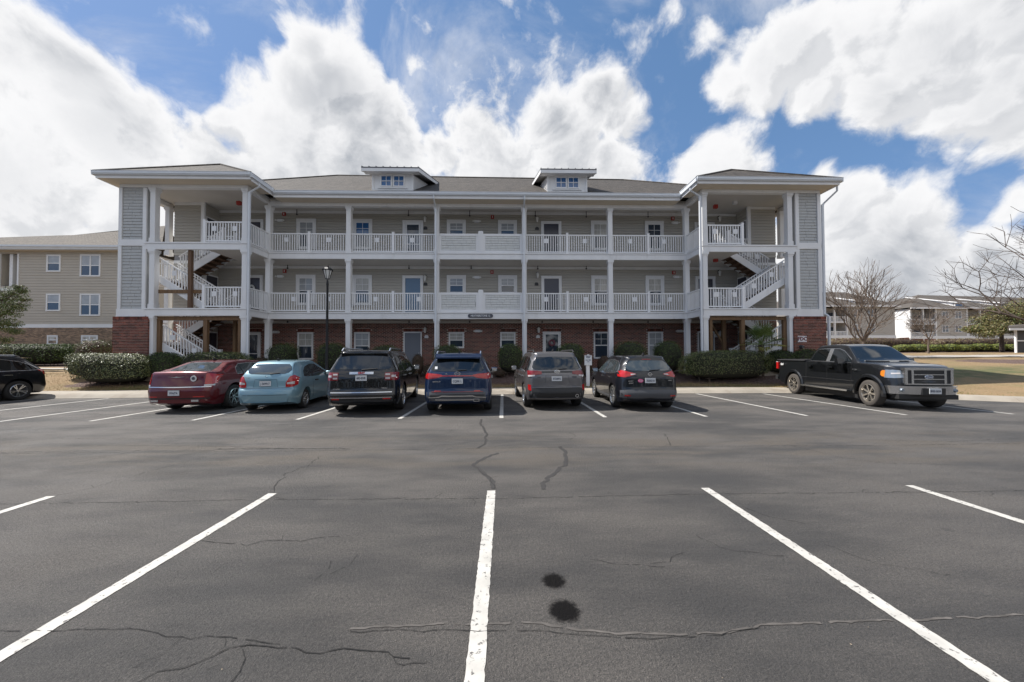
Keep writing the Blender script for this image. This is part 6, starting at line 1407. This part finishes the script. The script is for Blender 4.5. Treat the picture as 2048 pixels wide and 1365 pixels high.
# ------------------------------------------------------------------ trees
def branch(mb, p, d, L, r, depth, rnd, tips, spread=.5, upb=.15, minr=.004, kids=(2, 3)):
    segs = 3 if depth > 1 else 2; q = p
    for k in range(segs):
        d = (d+Vector((rnd.gauss(0, .12), rnd.gauss(0, .12), rnd.gauss(0, .08)+upb*.25))).normalized(); e = q+d*(L/segs); r2 = max(minr, r*(1-.28/segs*(k+1))); mb.tube(q, e, max(minr, r*(1-.28/segs*k)), r2, 6 if r > .04 else (4 if r > .012 else 3), cap=False); q = e
        if depth > 0 and k < segs-1 and rnd.random() < .75:
            a = d.orthogonal().normalized(); a = Matrix.Rotation(rnd.uniform(0, 6.28), 3, d) @ a; nd = (d*(1-spread*.3)+a*spread*rnd.uniform(.9, 1.5)).normalized(); branch(mb, q, nd, L*rnd.uniform(.55, .8), r*.5, depth-1, rnd, tips, spread, upb, minr, kids)
    tips.append((q, d))
    if depth > 0:
        for k in range(rnd.randint(*kids)):
            a = d.orthogonal().normalized(); a = Matrix.Rotation(rnd.uniform(0, 6.28), 3, d) @ a; nd = (d+a*spread*rnd.uniform(.7, 1.2)).normalized(); branch(mb, q, nd, L*rnd.uniform(.62, .85), r*.62, depth-1, rnd, tips, spread, upb, minr, kids)
def bare_tree(label, x, ybase, Y, zb, trunk_h, L, r, depth, seed, n0=4, spread=.5, lean=0, m='bark', up=.1, flatw=1.0, minr=.006):
    rnd = random.Random(seed); b = at(x, ybase, Y); b.z = zb; t = thing('bare_tree', b, label, 'tree', 'bare winter trees on the right')
    mb = MB(); top = b+Vector((lean*trunk_h, 0, trunk_h)); mid = b+Vector((lean*.4*trunk_h, .03, trunk_h*.5))
    mb.tube(b-Vector((0, 0, .2)), b+Vector((0, 0, .15)), r*1.5, r*1.1, 8, False); mb.tube(b+Vector((0, 0, .15)), mid, r*1.1, r, 8, False); mb.tube(mid, top, r, r*.9, 8, False); obj('trunk', mb, m, t, smooth=60)
    cr = MB(); tips = []
    for k in range(n0):
        a = 2*math.pi*(k+rnd.uniform(-.2, .2))/n0; d = Vector((math.cos(a)*spread*1.6*flatw+lean, math.sin(a)*spread*1.2, 1)).normalized()
        branch(cr, top-Vector((0, 0, rnd.uniform(0, .25)*trunk_h)), d, L*rnd.uniform(.85, 1.15), r*.6, depth, rnd, tips, spread, up, minr)
    obj('crown', cr, m, t, smooth=60); return t, tips
bare_tree('wide bare tree right behind the pickup cab', 1727, 690, 27, terr(28, 27), 1.3, 1.95, .12, 4, 11, 6, .5, up=.28, minr=.0065)
bare_tree('small bare tree standing on the lawn in front of the yellow green shrubs', 1857, 709, 32, terr(38, 32), 1.5, 1.05, .07, 4, 5, 4, .5, .06, up=.2, minr=.007)
bare_tree('tallest bare tree, reaching in from the right edge', 2120, 700, 23, terr(34, 23), 2.3, 2.7, .14, 4, 23, 6, .7, m='barkdk', up=.14, flatw=1.3, minr=.006)
def leaf_tree(name, label, x, ybase, Y, zb, th, crowns, mats, n_, size, r=.12, bark='bark', seed=3):
    b = at(x, ybase, Y); b.z = zb; t = thing(name, b, label, 'tree'); rnd = random.Random(seed); mb = MB(); top = b+Vector((0, 0, th)); mb.tube(b-Vector((0, 0, .2)), top, r*1.15, r*.85, 8, False); obj('trunk', mb, bark, t, smooth=60)
    br = MB(); lv = [MB() for _ in mats]
    for (cx_, cy_, R1, R2, dy) in crowns:
        c = at(cx_, cy_, Y+dy); br.tube(top-Vector((0, 0, .1)), (top+c)/2+Vector((0, 0, -.1)), r*.5, r*.35, 5, False); br.tube((top+c)/2+Vector((0, 0, -.1)), c, r*.35, .01, 5, False)
        for i in range(int(n_*R1*R1)):
            k = rnd.random()**.45; d = Vector((rnd.gauss(0, 1), rnd.gauss(0, 1), rnd.gauss(0, 1))).normalized(); p = c+Vector((d.x*R1, d.y*R1, d.z*R2))*k
            if math.sin(p.x*9+cx_)*math.sin(p.y*7)*math.sin(p.z*11) < -.25: continue
            nrm = (d*.5+Vector((rnd.gauss(0, .6), rnd.gauss(0, .6), rnd.gauss(0, .6)+.5))).normalized(); a = Matrix.Rotation(rnd.uniform(0, 6.28), 3, nrm) @ nrm.orthogonal().normalized(); e = nrm.cross(a); L = size*rnd.uniform(.6, 1.3)
            lv[rnd.randrange(len(mats))].quad(p-a*L*.5, p+e*L*.25, p+a*L*.5, p-e*L*.25)
        for i in range(14): d = Vector((rnd.gauss(0, 1), rnd.gauss(0, 1), rnd.gauss(0, .7))).normalized(); br.tube(c-d*.1, c+Vector((d.x*R1, d.y*R1, d.z*R2))*.95, .018, .006, 4, False)
    obj('branches', br, bark, t, smooth=60)
    for l_, m_ in zip(lv, mats): obj('crown', l_, m_, t, fix=False)
    return t
leaf_tree('olive_tree', 'bushy olive yellow evergreen tree beside the white shelter', 2004, 703, 36, terr(50, 36), 2.2,
          [(1955, 660, 1.0, .5, 0), (1968, 640, 1.3, .8, .5), (1990, 655, 1.5, .8, -.5), (2005, 635, 1.6, 1.0, .3), (2030, 650, 1.5, .9, 0), (2048, 635, 1.5, 1.0, .6), (1975, 668, 1.1, .5, -.6), (2020, 622, 1.3, .8, 0), (1940, 658, .8, .35, .2), (2045, 612, 1.3, .9, .8), (2050, 662, 1.2, .6, -.5), (1990, 620, .9, .5, .2)], ['oliveleaf', 'oliveleaf', 'oliveleaf', 'bushgreen'], 1500, .13, .17, 'barkdk')
leaf_tree('leafy_tree', 'thin leafed green tree at the left edge in front of the tan building', -45, 720, 20, 1.0, 2.3,
          [(0, 600, .7, .55, 0), (25, 588, .6, .4, .3), (12, 625, .6, .45, -.2), (35, 612, .5, .35, 0), (-25, 610, .9, .8, 0), (-5, 650, .6, .4, .2), (20, 648, .5, .3, 0), (45, 583, .35, .15, .2), (50, 600, .3, .12, 0), (28, 663, .4, .2, 0), (8, 680, .4, .22, 0), (38, 575, .3, .15, .1)], ['bushgreen', 'bushlight', 'bushgreen'], 4600, .07, .1)
# fan palm
pb = at(1523, 760, 16.55); pb.z = terr(pb.x, pb.y); pt = thing('fan_palm', pb, 'small green fan palm in front of the right stair tower', 'palm')
ptop = at(1523, 690, 16.55); mb = MB(); mb.tube(pb-Vector((0, 0, .1)), ptop, .13, .10, 10, False)
for i in range(160):
    a = random.uniform(0, 6.28); z = random.uniform(0, 1); p = pb+(ptop-pb)*z+Vector((math.cos(a), math.sin(a), 0))*.12; mb.tube(p, p+Vector((math.cos(a)*.06, math.sin(a)*.06, random.uniform(-.12, .08))), .012, .004, 3, False)
obj('trunk', mb, 'barkdk', pt)
rnd = random.Random(4)
for i in range(30):
    a = 2*math.pi*i/30*3.1+rnd.uniform(-.2, .2); el = R(rnd.choice([70, 50, 32, 15, 0, -15])+rnd.uniform(-8, 8)); d = Vector((math.cos(a)*math.cos(el), math.sin(a)*math.cos(el), math.sin(el))); L = rnd.uniform(.46, .74)
    hub = ptop+Vector((0, 0, .05))+d*L; st = MB(); st.tube(ptop, hub, .012, .008, 4, False)
    sd_ = d.cross(Vector((0, 0, 1))).normalized(); upn = sd_.cross(d).normalized(); nb = 19
    fan = MB()
    for k in range(nb):
        t = R(-115+230*k/(nb-1)); v = (d*math.cos(t)+sd_*math.sin(t)).normalized(); ll = rnd.uniform(.42, .54)*(1-.25*abs(t)/2); v2 = (v+Vector((0, 0, -.35))).normalized(); w = v.cross(upn).normalized()*.017
        m1 = hub+v*ll*.55+upn*.02; tip = m1+v2*ll*.5; fan.quad(hub, m1-w, m1+upn*.006, hub+upn*.003); fan.quad(hub, m1+upn*.006, m1+w, hub); fan.tri(m1-w, tip, m1+w)
    f = obj('frond', fan, 'palmy' if (el < 0 and rnd.random() < .55) else 'palm', pt, fix=False); obj('stalk', st, 'palm', f)
# ------------------------------------------------------------------ lamp post and parking sign
lp = at(654, 700, 16.1); lx, ly = lp.x, 16.1; gz = terr(lx, ly); zt = at(654, 531, ly).z; zb_ = at(654, 560, ly).z
LP = thing('lamp_post', (lx, ly, gz), 'black lantern topped lamp post in front of the left half of the building', 'lamp post')
obj('pole', MB().lathe([(.11, gz-.05), (.11, gz+.5), (.085, gz+.55), (.075, gz+.9), (.062, gz+1.6), (.045, zb_-.25), (.055, zb_-.22), (.04, zb_-.1), (.03, zb_)], (lx, ly, 0), 'z', 14), 'black', LP, smooth=50)
h = zt-zb_; z0 = zb_; fr = MB()
for k in range(6):
    a = math.pi/3*k+.5; b = a+math.pi/3; c0 = Vector((math.cos(a), math.sin(a), 0)); c1 = Vector((math.cos(b), math.sin(b), 0)); o_ = Vector((lx, ly, 0))
    fr.tube(o_+c0*.085+Vector((0, 0, z0+.04)), o_+c0*.2+Vector((0, 0, z0+h*.66)), .013, .013, 4); fr.tube(o_+c0*.085+Vector((0, 0, z0+.04)), o_+c1*.085+Vector((0, 0, z0+.04)), .012, .012, 4); fr.tube(o_+c0*.2+Vector((0, 0, z0+h*.66)), o_+c1*.2+Vector((0, 0, z0+h*.66)), .016, .016, 4)
obj('lantern_frame', fr, 'black', LP)
obj('lantern_glass', MB().lathe([(.075, z0+.05), (.185, z0+h*.65)], (lx, ly, 0), 'z', 6), 'lampglass', LP)
obj('lantern_roof', MB().lathe([(.26, z0+h*.66), (.25, z0+h*.69), (.12, z0+h*.84), (.05, z0+h*.86), (.05, z0+h*.93), (.02, z0+h*.96), (.03, z0+h), (0, z0+h*1.03)], (lx, ly, 0), 'z', 6), 'black', LP)
obj('pole_band', MB().lathe([(.068, at(654, 724, ly).z), (.068, at(654, 721, ly).z)], (lx, ly, 0), 'z', 14), 'paper', LP)
Y = 15.65; a, b = at(1169, 711, Y), at(1183.5, 731, Y); cxs = (a.x+b.x)/2; w = abs(b.x-a.x)/2
SG = thing('parking_sign', (cxs, Y, terr(cxs, Y)), 'white parking sign on a white post between the grey suv and the small black suv', 'sign')
pts = [(cxs-w, b.z), (cxs+w, b.z), (cxs+w, a.z), (cxs+w*.55, a.z)]+[(cxs+w*.35*math.cos(R(t)), a.z+.045*math.sin(R(t))) for t in range(0, 181, 30)]+[(cxs-w*.55, a.z), (cxs-w, a.z)]
obj('sign_board', MB().prism(pts, Y-.02, Y+.02), 'signwhite', SG); obj('sign_post', MB().box(cxs-.075, cxs+.075, Y+.021, Y+.12, terr(cxs, Y)-.2, b.z+.2), 'vinyl', SG)
for s_, z_, q in (('RESERVED', a.z-.045, .055), ('PARKING', a.z-.105, .05), ('Unit 1202', a.z-.22, .068), ('ONLY', a.z-.30, .045)): text(s_, q, 'signtext', (cxs, Y-.023, z_), SG, font_bold=.0015, sx=.9)
# ------------------------------------------------------------------ tan building on the left
TY = 28.0; T = thing('tan_building', (-42, TY, 1.2), 'tan sided apartment building with brown brick base at the left edge', 'building')
XR = CX-17-12.2+2.0; XR = at(262, 600, TY).x; XL = -52.0
obj('wall', MB().box(XL, at(3, 500, TY).x, TY+.03, TY+14, .6, 10.2).box(at(37, 500, TY).x, XR, TY+.03, TY+14, .6, 10.2).box(at(3, 500, TY).x-.02, at(37, 500, TY).x+.02, TY+3, TY+14, .6, 10.2).box(at(3, 500, TY).x, at(37, 500, TY).x, TY+.03, TY+3, .6, 3.9), 'tan', T)
zw0 = at(120, 649, TY).z; zw1 = at(120, 503, TY).z; n_ = 27; hh = (zw1-zw0)/n_
xp0, xp1 = at(3, 500, TY).x, at(37, 500, TY).x; zp0, zp1 = at(20, 572, TY).z, at(20, 508, TY).z
for k in range(n_):
    z = zw0+k*hh
    if z+hh > zp0+.02 and z < zp1: board_row(xp1+.1, XR, TY, z, T, 'tan', h=hh); board_row(XL, xp0-.1, TY, z, T, 'tan', h=hh)
    else: board_row(XL, XR, TY, z, T, 'tan', h=hh)
obj('trim_band', MB().box(XL, XR, TY-.06, TY+.02, at(120, 656, TY).z, zw0), 'white', T); obj('frieze', MB().box(XL, XR, TY-.05, TY+.02, zw1, zw1+.35), 'tan', T)
obj('mortar_bed', MB().box(XL, XR, TY-.02, TY+.029, .8, at(120, 656, TY).z), 'mortar', T)
bricks(-41.5, XR, TY-.03, 1.2, at(120, 656, TY).z-.0, 'brick_tan', T)
pc = MB(); pc.box(xp0-.12, xp0, TY-.06, TY+.02, zp0-.2, zp1); pc.box(xp1, xp1+.12, TY-.06, TY+.02, zp0-.2, zp1); pc.box(xp0-.12, xp1+.12, TY-.06, TY+.02, zp0-.4, zp0-.2); obj('porch_trim', pc, 'white', T)
obj('porch_column', MB().box(xp0+.5, xp0+.75, TY+.1, TY+.35, zp0-.2, zp1), 'white', T)
def far_window(px0, px1, py0, py1, Y, par, double=False, trim='white', lower='glass', up_='blind'):
    a, b = at(px0, py0, Y), at(px1, py1, Y); t = MB(); x0, x1, z1, z0 = a.x, b.x, a.z, b.z; w = .11
    t.box(x0, x1, Y-.07, Y, z1-w, z1); t.box(x0, x1, Y-.08, Y, z0, z0+w); t.box(x0, x0+w, Y-.065, Y, z0+w+.001, z1-w-.001); t.box(x1-w, x1, Y-.065, Y, z0+w+.001, z1-w-.001)
    if double: t.box((x0+x1)/2-.05, (x0+x1)/2+.05, Y-.06, Y, z0+w+.001, z1-w-.001)
    wd = obj('window', t, trim, par); zm = (z0+z1)/2
    obj('pane', MB().box(x0+w, x1-w, Y-.045, Y-.035, zm+.02, z1-w), up_, wd); obj('pane', MB().box(x0+w, x1-w, Y-.035, Y-.025, z0+w, zm-.02), lower, wd)
    s_ = MB(); s_.box(x0+w, x1-w, Y-.055, Y-.03, zm-.03, zm+.03); obj('sash', s_, 'vinyl', wd); return wd
far_window(95, 122.6, 510, 544.5, TY, T); far_window(162, 202, 509.5, 554, TY, T, True); far_window(94, 121.7, 588, 623, TY, T); far_window(161.5, 201.5, 588, 632.5, TY, T, True); far_window(96, 117, 671, 690, TY, T, up_='curtain'); far_window(164, 197, 671, 690, TY, T, True, up_='curtain')
ez = at(120, 494, TY-.6).z
obj('gutter', MB().box(XL, XR, TY-.72, TY-.6, ez-.02, ez+.12), 'alu', T); obj('fascia', MB().box(XL, XR, TY-.6, TY-.56, ez-.22, ez), 'white', T); obj('soffit', MB().box(XL, XR, TY-.6, TY, ez-.2, ez-.17), 'soffit', T)
r0 = at(-160, 520, TY-.6); e0 = Vector((XL-.6, TY-.7, ez+.1)); e1 = Vector((XR+3, TY-.7, ez+.1)); k0 = at(111, 471.5, 36); k1 = at(148, 470.5, 36); k2 = at(241, 461, 38); k3 = at(330, 452, 39)
rf = MB(); rf.tri(e0, e1, k0); rf.tri(k0, e1, k1); rf.tri(k1, e1, k2); rf.tri(k2, e1, k3); rf.quad(e0, k0, (k0.x, 46, 10.5), (XL-.6, 46, 10.3)); rf.quad(k0, k1, (k1.x, 46, 10.5), (k0.x, 46, 10.5)); rf.quad(k1, k3, (k3.x, 46, 10.5), (k1.x, 46, 10.5)); obj('roof', rf, 'rooftan', T, fix=False)
p = at(143, 488, 34.5); obj('vent_pipe', MB().tube(p-Vector((0, 0, .3)), p+Vector((0, 0, .42)), .06, .06, 8).box(p.x-.12, p.x+.12, p.y-.1, p.y+.1, p.z-.15, p.z-.02), 'dgrey', T)
# ------------------------------------------------------------------ far buildings on the right
def far_block(label, Y, px_front, roofpts, bays, wins, dorm, depthb, loc_px, side=None, base=676, eave=616):
    t = thing('far_building', at(loc_px, 690, Y), label, 'building', 'grey apartment buildings beyond the lawn')
    ez = at(loc_px, eave, Y).z; bz = at(loc_px, base, Y).z; x0 = at(px_front[0], 650, Y).x; x1 = at(px_front[1], 650, Y).x
    wl = MB(); wl.box(x0, x1, Y+2.2, Y+depthb, -1, ez)
    segs = []; cur = px_front[0]
    for a, b in bays: segs.append((cur, a)); cur = b
    segs.append((cur, px_front[1]))
    for a, b in segs:
        if b > a+1: wl.box(at(a, 650, Y).x, at(b, 650, Y).x, Y, Y+2.25, bz, ez)
    obj('wall', wl, 'fargrey', t)
    obj('brick_base', MB().box(x0, x1, Y-.05, Y+2.19, -1, bz-.02), 'brick', t); obj('trim_band', MB().box(x0-.1, x1+.1, Y-.1, Y+.02, bz-.35, bz+.3), 'white', t)
    for a, b in bays:
        xa, xb = at(a, 650, Y).x, at(b, 650, Y).x
        for z in (bz+.15, bz+3.35):
            obj('balcony_floor', MB().box(xa, xb, Y-.05, Y+2.2, z-.3, z), 'white', t)
            rl = MB(); rl.box(xa, xb, Y-.02, Y+.06, z+.95, z+1.07); k_ = int((xb-xa)/.3)
            for q in range(k_): rl.box(xa+q*.3, xa+q*.3+.12, Y, Y+.05, z+.05, z+.95)
            obj('balcony_railing', rl, 'vinyl', t); obj('balcony_door', MB().box(xa+(xb-xa)*.55, xa+(xb-xa)*.55+1.6, Y+2.12, Y+2.2, z, z+2.1), 'glass', t)
            obj('balcony_window', MB().box(xa+(xb-xa)*.12, xa+(xb-xa)*.12+1.1, Y+2.12, Y+2.2, z+.7, z+2.1), 'glass', t)
        for x in (xa, (xa+xb)/2 if (b-a) > 40 else xb, xb): obj('column', MB().box(x-.15, x+.15, Y-.08, Y+.2, bz-1.2, ez), 'white', t)
    for w_ in wins: far_window(*w_, Y-.01, t, True, up_='glass')
    ev = MB(); ev.box(x0-.6, x1+.6, Y-.75, Y-.55, ez-.1, ez+.28); obj('fascia', ev, 'white', t)
    E = [Vector((x0-.6, Y-.7, ez+.25)), Vector((x1+.6, Y-.7, ez+.25)), Vector((x1+.6, Y+depthb, ez+.25)), Vector((x0-.6, Y+depthb, ez+.25))]
    ra, rb_ = at(*roofpts[0], Y+depthb*.5), at(*roofpts[1], Y+depthb*.5); r_ = MB(); r_.quad(E[0], E[1], rb_, ra); r_.tri(E[3], E[0], ra); r_.tri(E[1], E[2], rb_); r_.quad(E[2], E[3], ra, rb_); obj('roof', r_, 'farroof', t, fix=False)
    for (dx0, dx1, dy0, dy1) in dorm:   # dormer front in px
        a, b = at(dx0, dy0, Y+1), at(dx1, dy1, Y+1); d = obj('dormer', MB().box(a.x, b.x, Y+1, Y+1.3, b.z-.3, a.z), 'white', t); L = depthb*.42; ztop = a.z+.30*L
        q = MB(); q.hexa([(a.x-.4, Y+.4, a.z-.12), (b.x+.4, Y+.4, a.z-.12), (b.x+.4, Y+1+L, ztop-.15), (a.x-.4, Y+1+L, ztop-.15), (a.x-.4, Y+.4, a.z+.1), (b.x+.4, Y+.4, a.z+.1), (b.x+.4, Y+1+L, ztop+.1), (a.x-.4, Y+1+L, ztop+.1)]); obj('dormer_roof', q, 'white', d)
        q = MB(); q.hexa([(a.x-.36, Y+.5, a.z+.11), (b.x+.3, Y+.5, a.z+.11), (b.x+.3, Y+1+L, ztop+.11), (a.x-.3, Y+1+L, ztop+.11), (a.x-.3, Y+.5, a.z+.2), (b.x+.3, Y+.5, a.z+.2), (b.x+.3, Y+1+L, ztop+.2), (a.x-.3, Y+1+L, ztop+.2)]); obj('dormer_shingles', q, 'farroof', d)
        sp_ = MB()
        for x in (a.x, b.x-.1): i0 = len(sp_.v); sp_.v += [(x, Y+1.2, b.z-.4), (x, Y+1.2, a.z), (x, Y+1+L, ztop), (x+.1, Y+1.2, b.z-.4), (x+.1, Y+1.2, a.z), (x+.1, Y+1+L, ztop)]; sp_.f += [(i0, i0+1, i0+2), (i0+5, i0+4, i0+3), (i0, i0+2, i0+5, i0+3)]
        obj('dormer_side', sp_, 'white', d)
        for q_ in (.32, .68): x = a.x+(b.x-a.x)*q_; obj('dormer_window', MB().box(x-.38, x+.38, Y+.95, Y+.99, b.z+.35, a.z-.3), 'glassb', d)
    if side: a = at(side[0], 640, Y+3.2); obj('side_wall', MB().box(at(side[1], 640, Y).x-.12, at(side[1], 640, Y).x, Y, Y+depthb, bz, ez), 'white', t)
    return t
far_block('grey apartment block with one long dormer, just right of the brick building', 73, (1600, 1790), ((1615, 584.5), (1690, 585)), [(1645, 1694)], [(1706.5, 1722, 619, 634.5), (1734, 1750, 619, 634.5), (1706.5, 1722, 649.5, 665), (1734, 1750, 649.5, 665)], [(1709, 1725, 602, 611)], 22, 1700, base=674, eave=614)
far_block('grey apartment block with two long dormers behind the olive tree', 80, (1821, 2200), ((1836, 590.5), (2140, 598)), [(1821, 1872), (1934, 1987), (2040, 2090)], [(1883, 1897, 623.5, 637.5), (1909, 1923, 623.5, 637.5), (1883.5, 1897.5, 651.5, 665.5), (1909.5, 1923.5, 651.5, 665.5), (1996, 2012, 623.5, 637.5), (2020, 2034, 623.5, 637.5)], [(1910, 1925, 606, 616), (1998, 2013, 607, 617)], 24, 1950, side=(1792, 1821), base=675, eave=618)
t = thing('far_building', at(1780, 690, 110), 'small white gable of a more distant building between the two grey blocks', 'building', 'grey apartment buildings beyond the lawn')
a, b = at(1770, 645, 110), at(1793, 676, 110); obj('wall', MB().box(a.x-4, b.x+3, 110, 122, -1, a.z), 'white', t); obj('roof', MB().hexa([(a.x-5, 109, a.z), (b.x+4, 109, a.z), (b.x+4, 123, a.z), (a.x-5, 123, a.z), (a.x-5, 115, a.z+4), (b.x+4, 115, a.z+4), (b.x+4, 117, a.z+4), (a.x-5, 117, a.z+4)]), 'farroof', t)
for x in (1774, 1779): a = at(x, 655, 110); obj('window', MB().box(a.x-.25, a.x+.25, 109.9, 109.99, a.z-.5, a.z+.5), 'glass', t)
# shelter at the right edge
Y = 33; a = at(2032, 660, Y); b = at(2035.5, 707, Y); SH_ = thing('shelter', (a.x, Y, terr(a.x, Y)), 'white posted shelter with a flat pale roof at the right edge', 'shelter')
obj('post', MB().box(a.x, b.x, Y, Y+.15, terr(a.x, Y)-.2, a.z), 'white', SH_); c = at(2019, 655, Y-.6)
obj('shelter_roof', MB().hexa([(c.x, Y-.6, c.z-.25), (c.x+5, Y-.6, c.z-.25), (c.x+5, Y+.6, c.z-.25), (c.x+1.6, Y+.6, c.z-.25), (c.x+.3, Y-.3, c.z+.1), (c.x+5, Y-.3, c.z+.5), (c.x+5, Y+.5, c.z+.5), (c.x+1.7, Y+.5, c.z+.3)]), 'farroof', SH_); obj('roof_fascia', MB().box(c.x-.02, c.x+5, Y-.64, Y-.6, c.z-.3, c.z-.1), 'white', SH_)
obj('back_panel', MB().box(a.x+.3, a.x+4, Y+.2, Y+.28, terr(a.x, Y), c.z-.3), 'dgrey', SH_); obj('cross_rail', MB().box(b.x, a.x+4, Y+.03, Y+.1, at(2040, 682, Y).z-.06, at(2040, 682, Y).z+.06), 'white', SH_); obj('post', MB().box(a.x+3.6, a.x+3.75, Y, Y+.15, 1, c.z-.3), 'white', SH_)
# far tree line beyond the buildings, and an unseen belt added behind the camera
mb = MB(); rnd = random.Random(9)
for i in range(9000):
    x = rnd.uniform(-190, 230); y = 150+rnd.uniform(0, 12); hgt = 5.5+2.5*math.sin(x*.07)+1.5*math.sin(x*.23+1)+rnd.uniform(-1, 1); z = rnd.uniform(1, max(2, hgt)); s_ = rnd.uniform(.5, 1.3); a = rnd.uniform(0, 6.28); p = Vector((x, y, z)); d = Vector((math.cos(a)*s_, math.sin(a)*s_*.4, rnd.uniform(-.3, .3))); e = Vector((rnd.uniform(-.3, .3), -.3, s_*.8)); mb.quad(p-d, p-e, p+d, p+e)
for i in range(5000):  # added unseen belt, darkens reflections and the ambient light
    x = rnd.uniform(-120, 120); y = -48+rnd.uniform(-6, 0); z = rnd.uniform(.2, 8.5+1.5*math.sin(x*.2)); s_ = rnd.uniform(.5, 1.1); a = rnd.uniform(0, 6.28); p = Vector((x, y, z)); d = Vector((math.cos(a)*s_, math.sin(a)*s_*.4, rnd.uniform(-.3, .3))); e = Vector((rnd.uniform(-.3, .3), .3, s_*.8)); mb.quad(p-d, p-e, p+d, p+e)
tag(obj('woods_with_added_belt', mb, 'dkgreen', fix=False, stuff=True), 'dark strip of distant woods on the horizon, with an unseen belt added behind the camera', 'woods', kind='stuff')
